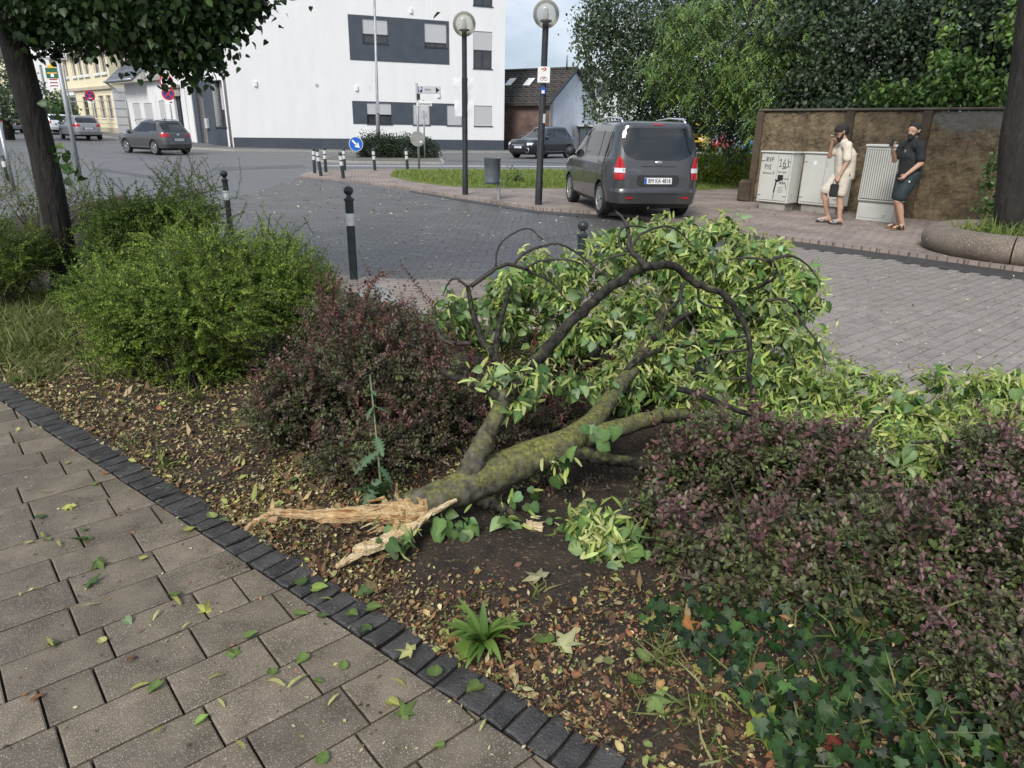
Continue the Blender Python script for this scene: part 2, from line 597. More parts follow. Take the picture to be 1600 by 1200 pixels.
dark_poly = pxw([(250, 352), (420, 412), (540, 432), (640, 437), (720, 438), (800, 437), (880, 429), (1000, 402), (1190, 380), (960, 343), (840, 334), (700, 312), (640, 301), (560, 289), (475, 274)])
sheet('junction_paving', dark_poly, 0.004, M['dark_paving'])
strip_poly = pxw([(540, 432), (640, 437), (720, 438), (800, 437), (880, 429), (1000, 402), (1190, 382), (1300, 420), (1400, 560), (1480, 640), (1330, 640), (1200, 600), (1000, 560), (800, 560), (640, 590), (500, 470), (420, 412)])
sheet('edge_paving', strip_poly, 0.008, M['pink_paving'])
sheet('concrete_patch', pxw([(590, 445), (648, 492), (700, 540), (690, 585), (640, 560), (560, 460)]), 0.013,
      mat('concrete_patch', (0.24, 0.24, 0.235), (0.33, 0.33, 0.32), 2, 0.6, 0.2, 40))
park_poly = pxw([(468, 277), (478, 272), (500, 269), (560, 267), (800, 266), (1000, 266), (1100, 281), (1200, 291), (1240, 296)]) + [(9.5, 18), (13, 12.0), (14, 6.0)] + \
    pxw([(1640, 432), (1600, 426), (1400, 398), (1190, 370), (960, 337), (840, 329), (700, 307), (640, 297), (560, 286)])
sheet('parking_paving', park_poly, 0.06, M['pink_paving'], 0.06)
# dark gutter line between the paved street and the parking strip
gut = pxw([(640, 298), (700, 308), (840, 330), (960, 338), (1190, 371), (1400, 399), (1600, 427), (1700, 441)])
gut2 = pxw([(640, 300), (700, 311), (840, 334), (960, 344), (1190, 381), (1400, 410), (1600, 441), (1700, 456)])
sheet('gutter', gut + gut2[::-1], 0.010, M['sett'])

# paved street on the right: rows of real blocks near the camera, material beyond
street_poly = pxw([(1000, 402), (1190, 380), (1400, 410), (1600, 441), (1700, 456)]) + [(9.0, 6.0), (9.0, -3.0), (3.4, -3.0)] + pxw([(1590, 705), (1480, 650), (1330, 620), (1200, 560), (1060, 470)])
street = sheet('paved_street', street_poly, 0.006, M['joint'])
def inside(p, poly):
    x, y = p
    c = False
    j = len(poly) - 1
    for i in range(len(poly)):
        xi, yi = poly[i][:2]
        xj, yj = poly[j][:2]
        if (yi > y) != (yj > y) and x < (xj - xi) * (y - yi) / (yj - yi) + xi:
            c = not c
        j = i
    return c
RA = R(40.0)
re1 = np.array([math.cos(RA), math.sin(RA)])
re2 = np.array([-re1[1], re1[0]])
PL, PW = 0.234, 0.117
spots = []
for i in range(-120, 130):
    off = (i % 2) * 0.5 + random.uniform(-0.06, 0.06)
    for j in range(-60, 90):
        c = np.array([4.0, 6.0]) + re1 * (j + off) * PL + re2 * i * PW
        if inside(c, street_poly) and c[1] > -3:
            spots.append(c)
spots.sort(key=lambda c: c[0] ** 2 + c[1] ** 2 + (400 if c[1] < 2.5 or c[0] / max(c[1], .1) > 0.85 else 0))
pm = MB().prism([(-PL / 2 + .001, -PW / 2 + .003), (PL / 2 - .001, -PW / 2 + .003), (PL / 2 - .001, PW / 2 - .003), (-PL / 2 + .001, PW / 2 - .003)], -0.03, 0, inset=0.002).mesh('paving_block')
pm.materials.append(M['road_paver'])
for c in spots[:300]:
    o = bpy.data.objects.new('paving_block', pm)
    link(o, street)
    o.location = (c[0], c[1], 0.014 + random.uniform(-.0012, .0012))
    o.rotation_euler = (random.uniform(-.006, .006), random.uniform(-.006, .006), RA + random.uniform(-.006, .006))
V, F, cols = [], [], []
q = np.array([(-PL / 2 + .0005, -PW / 2 + .0035), (PL / 2 - .0005, -PW / 2 + .0035), (PL / 2 - .0005, PW / 2 - .0035), (-PL / 2 + .0005, PW / 2 - .0035)])
for c in spots[300:]:
    n = len(V)
    zt = 0.014
    for z, k in ((0.0, 1.0), (zt, 1.0)):
        for a, b in q * k:
            p = c + re1 * a + re2 * b
            V.append((p[0], p[1], z))
    F += [(n + 4, n + 5, n + 6, n + 7)] + [(n + i, n + (i + 1) % 4, n + 4 + (i + 1) % 4, n + 4 + i) for i in range(4)]
stuff(obj('paving_block_field', np_mesh('paving_block_field', np.array(V), F), M['road_paver'], street))

rp_ = mat('road_patch', (0.075, 0.075, 0.078), (0.11, 0.11, 0.112), 1.5, .7, .3, 80)
for k, pts in enumerate(([(330, 262), (470, 258), (480, 262), (335, 267)], [(150, 262), (300, 284), (296, 287), (140, 265)], [(700, 250), (1000, 256), (1000, 258), (700, 252)])):
    sheet('road_patch', pxw(pts), .004 + .001 * k, rp_)
# lawn with worn edge
lawn_poly = pxw([(609, 277), (622, 282), (643, 287), (688, 293), (733, 297), (840, 298), (900, 298), (1000, 300), (1100, 300), (1160, 297), (1120, 288), (1085, 281), (1000, 271), (900, 268), (830, 268), (640, 268), (618, 271)])
sheet('lawn', lawn_poly, 0.085, M['grass_ground'], 0.03)

# far pavements with raised kerbs
SD = np.array([-0.70, 0.714])                       # the side street's direction
A0 = np.array([-17.2, 44.75])                       # corner of the white block
B0 = np.array([-0.96, 51.1])
FD = (B0 - A0) / np.linalg.norm(B0 - A0)
FN = np.array([FD[1], -FD[0]])                      # towards the road
SN = np.array([-SD[1], SD[0]]) * -1
if SN @ (np.array([0, 0]) - A0) < 0:
    SN = -SN
def strip(name, path, w0, w1, h, m):
    """ribbon of pavement along a path, following the land"""
    rows = []
    for (p, n) in path:
        a, b = p + n * w0, p + n * w1
        za, zb = hz(*a), hz(*b)
        rows.append([(a[0], a[1], za + h), (b[0], b[1], zb + h), (b[0], b[1], zb - 0.02)])
    return struct(MB().grid(rows).build(name, m, fix=True))
side = [(A0 + SD * t, SN) for t in np.arange(0, 62, 4.0)]
corner_n = (SN + FN) / np.linalg.norm(SN + FN)
front = [(A0 + FD * t, FN) for t in np.arange(0.0, 44, 4.0)]
strip('far_pavement', side[::-1] + front, -0.5, 2.4, 0.10, mat('far_pavement', (0.11, 0.108, 0.105), (0.17, 0.165, 0.155), 0.8, 0.8, 0.3, 30))
strip('far_kerb', side[::-1] + front, 2.4, 2.55, 0.105, M['kerbstone'])
# verge with the hedge, kerbed; white edge line on the road in front of it
verge = np.array([gz(500, 253), gz(560, 255), gz(640, 256), gz(690, 256.5), gz(686, 250), gz(600, 246), gz(520, 248)])[:, :2]
sheet('verge', [tuple(p) for p in verge], 0.12, mat('verge', (0.10, 0.10, 0.085), (0.16, 0.155, 0.13), 1, 0.9, 0.3, 30), 0.14)
vc = verge.mean(0)
sheet('verge_kerb', [tuple(vc + (p - vc) * 1.05) for p in verge], 0.10, M['kerbstone'], 0.12)
sheet('edge_line', pxw([(500, 258.5), (640, 259.0), (800, 259.5), (900, 260), (900, 261), (800, 260.6), (640, 260.2), (500, 259.5)]), 0.005, M['sign_grey'])
# ------------------------------------------------------------------ foreground pavement: every slab and every kerb sett
KP = np.array([-3.138, 3.947])                      # a point on the line between slabs and setts
KD = np.array([0.790, -0.613]); KD /= np.linalg.norm(KD)
KN = np.array([-KD[1], KD[0]])                      # towards the planting bed
base = [KP + KD * t + KN * w for t, w in ((-9, 0.0), (9, 0.0), (9, -9), (-9, -9))]
pave = sheet('pavement', [tuple(p) for p in base], 0.004, M['joint'])
def clip(poly, p0, n):
    """keep the side where (p - p0).n < 0"""
    out = []
    for i in range(len(poly)):
        a, b = np.array(poly[i]), np.array(poly[(i + 1) % len(poly)])
        da, db = (a - p0) @ n, (b - p0) @ n
        if da < 0:
            out.append(a)
        if (da < 0) != (db < 0):
            out.append(a + (b - a) * (da / (da - db)))
    return out
SA = R(41.0)
e1 = np.array([math.cos(SA), math.sin(SA)])
e2 = np.array([math.sin(SA), -math.cos(SA)])        # down the pavement
SL, SW = 0.291, 0.188
half = (SL - 0.007) / 2, (SW - 0.007) / 2
full = MB().prism([(-half[0], -half[1]), (half[0], -half[1]), (half[0], half[1]), (-half[0], half[1])], -0.03, 0, inset=0.0035).mesh('paving_slab')
full.materials.append(M['paver'])
org = np.array([-0.948, 1.797])
rng = random.Random(5)
rot_z = math.atan2(e1[1], e1[0])
count = 0
for i in range(-16, 12):
    off = rng.uniform(0.3, 0.7) + (i % 2) * 0.5
    if i == 0:
        off = 0.5
    x = -24 + off
    while x < 14:
        ln = 1.0
        if rng.random() < 0.07:
            ln = 0.5                                 # an odd half slab
        c = org + e1 * (x + ln / 2) * SL + e2 * (i + 0.5) * SW
        x += ln
        view = c[1] > 1.0 and c[0] > -5.0 and -1.15 < c[0] / max(c[1], 0.3) < 0.4
        if not view:
            continue
        hx, hy = (SL * ln - 0.007) / 2, half[1]
        quad = [c + e1 * a + e2 * b for a, b in ((-hx, hy), (hx, hy), (hx, -hy), (-hx, -hy))]
        d = [(p - KP) @ KN for p in quad]
        z = 0.030 + rng.uniform(-0.0015, 0.0015)
        if min(d) > -0.015:
            continue
        if max(d) < -0.006 and ln == 1.0:
            o = bpy.data.objects.new('paving_slab', full)
            link(o, pave)
            o.location = (c[0], c[1], z)
            o.rotation_euler = (rng.uniform(-.006, .006), rng.uniform(-.006, .006), rot_z)
        else:
            poly = clip(quad, KP - KN * 0.006, KN)
            if len(poly) < 3:
                continue
            cc = np.mean(poly, 0)
            MB().prism([tuple(p - cc) for p in poly], -0.03, 0, inset=0.0035).build('paving_slab', M['paver'], pave, loc=(cc[0], cc[1], z), fix=True)
        count += 1
kerb_poly = [KP + KD * t + KN * w for t, w in ((-9, 0.0), (9, 0.0), (9, 0.16), (-9, 0.16))]
kerb = sheet('sett_edging', [tuple(p) for p in kerb_poly], 0.006, M['soil'])
t = -2.2
while t < 5.6:
    w = rng.uniform(0.074, 0.096)
    ln = rng.uniform(0.125, 0.15)
    cc = KP + KD * (t + w / 2) + KN * (ln / 2 + 0.006)
    hw, hl = w / 2 - 0.006, ln / 2
    pts = []
    for a, b in ((-hl, -hw), (0, -hw), (hl, -hw), (hl, 0), (hl, hw), (0, hw), (-hl, hw), (-hl, 0)):
        pts.append((a + rng.uniform(-.005, .005), b + rng.uniform(-.004, .004)))
    MB().prism(pts, -0.04, 0, inset=0.006).build('sett', M['sett'], kerb, smooth=False, loc=(cc[0], cc[1], 0.026 + rng.uniform(-.003, .003)),
               rot=(rng.uniform(-.04, .04), rng.uniform(-.04, .04), math.atan2(KN[1], KN[0]) + rng.uniform(-.05, .05)))
    t += w

# planting bed: soil with clods, gently mounded
bed_far = [(-9.0, 16.5), (-6.6, 13.3), (-4.2, 10.2), (-2.3, 7.7), (-0.9, 6.3), (0.6, 5.5), (1.7, 4.75), (2.55, 4.0), (3.05, 3.2), (3.6, 1.6), (4.2, -1)]
bed_near = [KP + KD * t + KN * 0.145 for t in (6.5, 4, 2, 0, -2, -4, -7)]
bed_poly = [tuple(p) for p in bed_far] + [tuple(p) for p in bed_near]
_bp = np.array(bed_poly)
def bed_d(P):
    """distance inside the bed edge (positive inside), for an array of points"""
    P = np.atleast_2d(np.asarray(P, float))
    m = np.full(len(P), 9.0)
    ins = np.zeros(len(P), bool)
    for i in range(len(_bp)):
        a, b = _bp[i], _bp[(i + 1) % len(_bp)]
        ab = b - a
        tt = np.clip(((P - a) @ ab) / (ab @ ab), 0, 1)
        m = np.minimum(m, np.linalg.norm(P - a - tt[:, None] * ab, axis=1))
        cr = (a[1] > P[:, 1]) != (b[1] > P[:, 1])
        if a[1] != b[1]:
            ins ^= cr & (P[:, 0] < (b[0] - a[0]) * (P[:, 1] - a[1]) / (b[1] - a[1]) + a[0])
    return np.where(ins, m, -m)
from mathutils import noise as mnoise
def bed_zs(P):
    P = np.atleast_2d(np.asarray(P, float))[:, :2]
    d = bed_d(P)
    k = np.clip(d / 0.5, 0, 1)
    k = k * k * (3 - 2 * k)
    n1 = np.array([mnoise.noise((x * 2.2, y * 2.2, 0)) for x, y in P])
    n2 = np.array([mnoise.noise((x * 9, y * 9, 3)) for x, y in P])
    z = 0.018 + 0.07 * k + k * 0.03 * n1 + 0.012 * n2
    return np.where(d > -0.02, z, -0.05)
def bed_z(x, y):
    return float(bed_zs([(x, y)])[0])
def bed_grid(x0, x1, y0, y1, st):
    gx = np.arange(x0, x1 + st / 2, st)
    gy = np.arange(y0, y1 + st / 2, st)
    X, Y = np.meshgrid(gx, gy)
    P = np.c_[X.ravel(), Y.ravel()]
    w = len(gx)
    I = np.arange(len(P)).reshape(len(gy), w)
    F = np.c_[I[:-1, :-1].ravel(), I[:-1, 1:].ravel(), I[1:, 1:].ravel(), I[1:, :-1].ravel()]
    Z = bed_zs(P)
    keep = (Z[F] > -0.04).any(1)
    return np.c_[P, Z], F[keep]
Va, Fa = bed_grid(-4.2, 4.4, -0.2, 5.6, 0.05)
Vb, Fb = bed_grid(-9.2, 4.4, 5.6, 16.6, 0.2)
Vc, Fc = bed_grid(-9.2, -4.2, -0.2, 5.6, 0.2)
struct(obj('planting_bed', np_mesh('planting_bed', np.vstack([Va, Vb, Vc]), np.vstack([Fa, Fb + len(Va), Fc + len(Va) + len(Vb)]), smooth=True), M['soil']))
# ------------------------------------------------------------------ foliage engine: many small leaf faces in one mesh
def unit(a):
    return a / (np.linalg.norm(a, axis=-1, keepdims=True) + 1e-9)
def rdir(n):
    return unit(RNG.normal(size=(n, 3)))
T_HEART_V = np.array([(0, 0, 0), (.45, 0, -.06), (1, 0, -.16), (-.10, .22, .05), (.10, .45, .06), (.42, .46, .04), (.72, .26, -.02),
                      (-.10, -.22, .05), (.10, -.45, .06), (.42, -.46, .04), (.72, -.26, -.02)])
T_HEART_F = [(0, 4, 3), (0, 1, 4), (1, 5, 4), (1, 6, 5), (1, 2, 6), (0, 7, 8), (0, 8, 1), (1, 8, 9), (1, 9, 10), (1, 10, 2)]
T_BRACT_V = np.array([(0, .03, 0), (0, -.03, 0), (.3, .11, .07), (.3, -.11, .07), (.65, .12, .05), (.65, -.12, .05), (1, .05, -.1), (1, -.05, -.1)])
T_BRACT_F = [(0, 1, 3), (0, 3, 2), (2, 3, 5), (2, 5, 4), (4, 5, 7), (4, 7, 6)]
T_OVAL_V = np.array([(0, 0, 0), (.4, .3, .06), (.4, 0, -.03), (.4, -.3, .06), (1, 0, -.06), (.8, .2, 0), (.8, -.2, 0)])
T_OVAL_F = [(0, 2, 1), (0, 3, 2), (2, 5, 1), (2, 4, 5), (2, 3, 6), (2, 6, 4)]
T_OBOV_V = np.array([(0, 0, 0), (.62, .27, .05), (.62, 0, -.02), (.62, -.27, .05), (.98, .12, .0), (.98, -.12, 0)])
T_OBOV_F = [(0, 2, 1), (0, 3, 2), (1, 2, 4), (2, 5, 4), (2, 3, 5)]
T_DIAM_V = np.array([(0, 0, 0), (.5, .28, .05), (1, 0, -.05), (.5, -.28, .05)])
T_DIAM_F = [(0, 2, 1), (0, 3, 2)]
T_BLADE_V = np.array([(0, .03, 0), (0, -.03, 0), (.5, .028, .12), (.5, -.028, .12), (1, 0, -.02)])
T_BLADE_F = [(0, 1, 3), (0, 3, 2), (2, 3, 4)]
T_IVY_V = np.array([(0.25, 0, -.02), (0, 0, 0), (-.12, .3, .05), (.12, .52, .02), (.38, .30, .05), (.6, .42, 0), (.68, .16, .03), (1, 0, -.08),
                    (.68, -.16, .03), (.6, -.42, 0), (.38, -.30, .05), (.12, -.52, .02), (-.12, -.3, .05)])
T_IVY_F = [(0, i, i + 1 if i < 12 else 1) for i in range(1, 13)]
T_IVY_F = [(a, c, b) for a, b, c in T_IVY_F]
def _maple():
    P = [(0, 0, 0)]
    lobes = [(-150, .35), (-112, .62), (-88, .34), (-58, .86), (-30, .42), (0, 1.0), (30, .42), (58, .86), (88, .34), (112, .62), (150, .35)]
    V = [(0.0, 0.0, 0.0)]
    for a, r in lobes:
        V.append((r * math.cos(R(a)) * .75 + .12, r * math.sin(R(a)) * .75, .05 * math.sin(R(a * 3)) - 0.07 * r))
    return np.array(V), [(0, i, i + 1) for i in range(1, len(lobes))]
T_MAPLE_V, T_MAPLE_F = _maple()
TPL = {'heart': (T_HEART_V, T_HEART_F), 'bract': (T_BRACT_V, T_BRACT_F), 'oval': (T_OVAL_V, T_OVAL_F), 'obov': (T_OBOV_V, T_OBOV_F),
       'diam': (T_DIAM_V, T_DIAM_F), 'blade': (T_BLADE_V, T_BLADE_F), 'ivy': (T_IVY_V, T_IVY_F), 'maple': (T_MAPLE_V, T_MAPLE_F)}
VEIN = {'heart': (0, 1, 2), 'ivy': (0, 1), 'maple': (0,), 'oval': (2,), 'obov': (2,)}
class Leaves:
    def __init__(s):
        s.V, s.F, s.C, s.n = [], [], [], 0
        s.rec = []
    def add(s, kind, P, D, N, S, C, bend=0.0, width=1.0):
        """leaves at P growing along D, facing N, S long, coloured C"""
        tv, tf = TPL[kind]
        P, D, N = np.atleast_2d(P), unit(np.atleast_2d(D)), np.atleast_2d(N)
        n = len(P)
        if n == 0:
            return
        S = np.broadcast_to(np.asarray(S, float), (n,))
        N = unit(N - D * (N * D).sum(1, keepdims=True) + 1e-6)
        U = np.cross(N, D)
        b = (np.broadcast_to(np.asarray(bend, float), (n,)))[:, None]
        X = np.broadcast_to(tv[None, :, 0], (n, len(tv)))
        Z = tv[None, :, 2] - b * X * X
        W = S[:, None] * width
        vv = P[:, None, :] + S[:, None, None] * (X[..., None] * D[:, None, :] + Z[..., None] * N[:, None, :]) + (W * tv[None, :, 1])[..., None] * U[:, None, :]
        f = np.array(tf)
        s.F.append((f[None] + (np.arange(n) * len(tv))[:, None, None] + s.n).reshape(-1, 3))
        s.V.append(vv.reshape(-1, 3))
        C = np.broadcast_to(np.asarray(C, float), (n, 3))
        vf = np.ones(len(tv))
        if kind in VEIN:
            vf[list(VEIN[kind])] = 1.45
        s.C.append((C[:, None, :] * vf[None, :, None]).reshape(-1, 3))
        s.n += n * len(tv)
    def build(s, name, m, parent=None, origin=None):
        V = np.vstack(s.V)
        if origin is not None:
            V = V - np.asarray(origin, float)
        o = obj(name, np_mesh(name, V, None, np.vstack(s.F), np.vstack(s.C), smooth=True), m, parent)
        return o
def pal(colors, n, jitter=0.18, weights=None):
    c = np.array(colors, float)
    i = RNG.choice(len(c), n, p=None if weights is None else np.array(weights) / np.sum(weights))
    return np.clip(c[i] * (1 + RNG.normal(0, jitter, (n, 1))) * (1 + RNG.normal(0, 0.05, (n, 3))), 0.002, 1)
def bez(a, b, c, n):
    t = np.linspace(0, 1, n)[:, None]
    return (1 - t) ** 2 * a + 2 * t * (1 - t) * b + t * t * c

def shrub(name, label, base, blobs, twigs, kind, size, colors, weights=None, node=0.02, per=2, tlen=0.22, stems=26, spread=0.8, group=None,
          shoots=0, shoot_cols=None, tipred=None, m='leaf_matte', stem_r=0.007, shell=0.6, droop=0.1, shoot_len=0.35, lean=(0, 0)):
    """bush: stems fan out from the base, twigs near the surface carry rows of small leaves"""
    base = np.array([base[0], base[1], bed_z(*base) if bed_d([base])[0] > 0 else 0.05])
    root = thing(name, label, 'shrub', base, group=group)
    st, lv = MB(), Leaves()
    vol = np.array([b[3] * b[4] * b[5] for b in blobs]) ** 0.7
    ids = RNG.choice(len(blobs), twigs + shoots, p=vol / vol.sum())
    for k in range(twigs + shoots):
        b = np.array(blobs[ids[k]], float)
        u = rdir(1)[0]
        is_shoot = k >= twigs
        if is_shoot:
            u = unit(np.array([u[0] * 0.6, u[1] * 0.6, abs(u[2]) + 0.5]))
        r = shell + (1 - shell) * RNG.random() ** 0.6 if RNG.random() < 0.8 else RNG.random()
        tip = b[:3] + u * b[3:] * r
        tip[2] = max(tip[2], base[2] + 0.04)
        core = base + np.array([RNG.normal(0, .05), RNG.normal(0, .05), 0])
        out = unit(np.array([tip[0] - b[0], tip[1] - b[1], (tip[2] - b[2]) * 1.1 + 0.25 * b[5]]) + 1e-6)
        L = tlen * RNG.uniform(0.6, 1.3)
        if is_shoot:
            out = unit(np.array([RNG.normal(0, .35) + lean[0], RNG.normal(0, .35) + lean[1], 1.0]))
            L = shoot_len * RNG.uniform(0.5, 1.3)
            tip = tip + out * L * 0.6
        d = unit(out + 0.35 * rdir(1)[0])
        p0 = tip - d * L
        n = max(4, int(L / node))
        side = rdir(1)[0] * L * 0.15
        path = bez(p0, (p0 + tip) / 2 + side, tip + np.array([0, 0, -droop * L]), n)
        if k < stems:
            ctl = (core + p0) / 2 + np.array([0, 0, 0.12 * np.linalg.norm(p0 - core)])
            sp = bez(core, ctl, p0, 6)
            st.tube(sp, list(np.linspace(stem_r, stem_r * 0.45, 6)), 5, False)
            st.tube(path[::max(1, n // 4)], stem_r * 0.35, 4, False)
        elif k % 2 == 0 or is_shoot:
            st.tube(path[::max(1, n // 3)], 0.0016, 3, False)
        tg = unit(np.gradient(path, axis=0))
        q = np.repeat(path[1:], per, 0)
        tq = np.repeat(tg[1:], per, 0)
        m_ = len(q)
        rd = rdir(m_)
        rd = unit(rd - tq * (rd * tq).sum(1, keepdims=True))
        D = unit(rd * spread + tq * 0.55 + np.array([0, 0, 0.12]))
        N = unit(np.cross(D, np.cross(np.array([0, 0, 1.0]) + 0.5 * rdir(m_), D)))
        C = pal(colors, 1, 0.1, weights) * .5 + pal(colors, m_, 0.14, weights) * .5
        C = C * RNG.uniform(0.65, 1.35)
        if tipred is not None:
            f = np.repeat(np.linspace(0, 1, n)[1:], per)
            fac = np.clip((f - 0.45) * 1.8, 0, 1)[:, None] * (RNG.random() < tipred[1])
            C = C * (1 - fac) + np.array(tipred[0]) * fac * RNG.uniform(0.7, 1.3)
        if is_shoot and shoot_cols is not None:
            C = pal(shoot_cols, m_, 0.15)
        tp = np.repeat(np.linspace(1.0, 0.55, n)[1:], per)
        lv.add(kind, q, D, N, size * tp * RNG.uniform(0.7, 1.25, m_), C, bend=RNG.normal(0.05, 0.1, m_))
    st.v = [tuple(np.array(v) - base) for v in st.v]
    st.build('stem', M['stem'], root)
    fo = lv.build('foliage', M[m], root, base)
    stuff(fo)
    return root

G1 = [(0.29, 0.39, 0.065), (0.22, 0.32, 0.055), (0.14, 0.225, 0.045), (0.38, 0.46, 0.10)]
G2 = [(0.05, 0.085, 0.02), (0.08, 0.125, 0.026), (0.115, 0.17, 0.034)]
def blob(px, py, Y, rx, ry, rd):
    """ellipsoid seen at a photo pixel, rx/ry in pixels, rd metres deep"""
    p = at(px, py, Y)
    k = depth(p) / FPX
    return (p[0], p[1], p[2], rx * k, rd, ry * k)
HON = dict(kind='diam', size=0.025, node=0.012, per=3, tlen=0.2)
shrub('box_honeysuckle', 'large yellow-green shrub with fine leaves left of the dark red barberry', gz(310, 625)[:2],
      [blob(300, 470, 4.3, 185, 85, .62), blob(400, 440, 4.7, 110, 75, .5), blob(210, 480, 4.3, 110, 70, .45), blob(320, 400, 4.7, 150, 60, .45), blob(310, 560, 4.2, 100, 65, .38), blob(160, 450, 4.6, 75, 65, .4), blob(450, 470, 4.6, 80, 70, .4), blob(200, 540, 4.1, 80, 50, .3)],
      2900, colors=G1 + G2[:2], weights=[3, 3, 3, 1.5, 1.5, 2], shoots=110, group='green shrubs in the planting bed', shoot_len=0.28, **HON)
shrub('box_honeysuckle', 'smaller dark green shrub just right of the leaning tree trunk', at(190, 440, 7.0)[:2],
      [blob(200, 350, 6.8, 85, 50, .6), blob(270, 335, 6.9, 90, 45, .6), blob(180, 390, 6.5, 70, 45, .5)],
      1100, colors=G2 + G1[1:3], shoots=45, group='green shrubs in the planting bed', shoot_len=0.4, kind='diam', size=0.036, node=0.02, per=3, tlen=0.28)
shrub('box_honeysuckle', 'green shrub behind the barberry, next to the tall banded bollard', at(470, 500, 5.6)[:2],
      [blob(450, 420, 5.5, 75, 70, .45), blob(500, 450, 5.4, 45, 50, .35)],
      800, colors=G1[:3] + G2, shoots=24, group='green shrubs in the planting bed', kind='diam', size=0.022, node=0.014, per=3, tlen=0.2)
shrub('box_honeysuckle', 'rounded green shrub cut off by the left picture edge', at(10, 490, 5.9)[:2],
      [blob(10, 400, 5.9, 65, 75, .55), blob(-60, 380, 6.0, 90, 90, .6), blob(55, 390, 6.2, 40, 50, .4)],
      1100, colors=G1[:3] + G2, shoots=16, group='green shrubs in the planting bed', kind='diam', size=0.026, node=0.016, per=3, tlen=0.22)
# pale weedy growth behind the shrubs
shrub('weed_thicket', 'loose pale weeds with thin stalks behind the left shrub', at(60, 380, 8.8)[:2],
      [blob(40, 310, 8.8, 90, 40, .6), blob(130, 310, 9.0, 80, 35, .6), blob(300, 300, 8.8, 90, 28, .5)],
      260, colors=[(0.22, 0.26, 0.09), (0.3, 0.32, 0.14), (0.15, 0.2, 0.05)], shoots=90, shoot_len=0.55, kind='diam', size=0.035, node=0.03, per=2, tlen=0.35, stems=40)

BB = [(0.09, 0.074, 0.05), (0.105, 0.07, 0.052), (0.085, 0.115, 0.042), (0.14, 0.105, 0.08), (0.125, 0.17, 0.055)]
BAR = dict(kind='obov', colors=BB, tipred=((0.15, 0.085, 0.075), 0.22), m='leaf')
shrub('barberry', 'dark red barberry bush left of the broken branch', gz(575, 765)[:2],
      [blob(560, 600, 3.4, 150, 120, .45), blob(640, 560, 3.7, 80, 100, .4), blob(480, 620, 3.3, 95, 85, .4), blob(560, 500, 3.9, 120, 60, .4), blob(640, 680, 3.1, 80, 60, .3), blob(560, 700, 2.9, 120, 60, .3), blob(440, 640, 3.2, 80, 70, .3), blob(700, 620, 3.3, 60, 80, .3)],
      1750, size=0.031, node=0.02, per=4, tlen=0.2, weights=[3, 3, 3, 2, 2], shoots=60, shoot_cols=[(0.16, 0.075, 0.055), (0.12, 0.06, 0.045)], group='barberry bushes in the planting bed', shoot_len=0.3, **BAR)
shrub('barberry', 'shaded barberry bush behind the forking branch', at(860, 690, 4.4)[:2],
      [blob(850, 590, 4.1, 130, 80, .4), blob(960, 620, 4.0, 90, 75, .35), blob(760, 640, 3.7, 75, 85, .35), blob(860, 670, 3.5, 110, 60, .3), blob(745, 690, 3.25, 70, 65, .2), blob(890, 765, 2.9, 70, 30, .12)],
      1300, size=0.03, node=0.02, per=4, tlen=0.2, weights=[3, 3, 2, 3, 1], shoots=26, shoot_cols=[(0.16, 0.05, 0.05)], group='barberry bushes in the planting bed', **BAR)
shrub('barberry', 'purple-green barberry bush in front, right of the split wood', gz(1180, 945)[:2],
      [blob(1190, 770, 2.75, 170, 100, .34), blob(1290, 750, 2.75, 130, 85, .34), blob(1080, 740, 2.85, 90, 75, .28), blob(1220, 850, 2.25, 160, 80, .22), blob(1200, 690, 2.9, 190, 50, .3), blob(1060, 850, 2.3, 60, 70, .18), blob(1330, 840, 2.2, 110, 90, .22), blob(1180, 900, 2.08, 150, 55, .16), blob(1340, 920, 2.0, 120, 60, .16), blob(1430, 850, 2.15, 80, 90, .18), blob(1010, 790, 2.5, 40, 50, .15)],
      1750, size=0.041, node=0.026, per=4, tlen=0.15, weights=[3.5, 1.4, 4, 1.0, 3], shoots=80, shoot_cols=[(0.16, 0.085, 0.08), (0.12, 0.07, 0.06)], group='barberry bushes in the planting bed', shoot_len=0.2, **BAR)
shrub('barberry', 'barberry bush with pinkish shoot tips at the right picture edge', gz(1580, 1090)[:2],
      [blob(1530, 830, 2.3, 110, 110, .25), blob(1600, 900, 2.0, 110, 130, .22), blob(1510, 950, 1.88, 100, 80, .18), blob(1560, 720, 2.7, 90, 70, .3), blob(1560, 1040, 1.62, 110, 70, .14), blob(1470, 1040, 1.68, 70, 50, .12), blob(1600, 1130, 1.45, 80, 80, .12), blob(1440, 940, 1.95, 80, 70, .16)],
      1900, size=0.034, node=0.024, per=4, tlen=0.16, weights=[3, 1.6, 4, 1.4, 3], shoots=40, shoot_cols=[(0.22, 0.125, 0.125), (0.15, 0.085, 0.08)], group='barberry bushes in the planting bed', shoot_len=0.22,
      kind='obov', colors=BB, tipred=((0.25, 0.14, 0.14), 0.25), m='leaf')
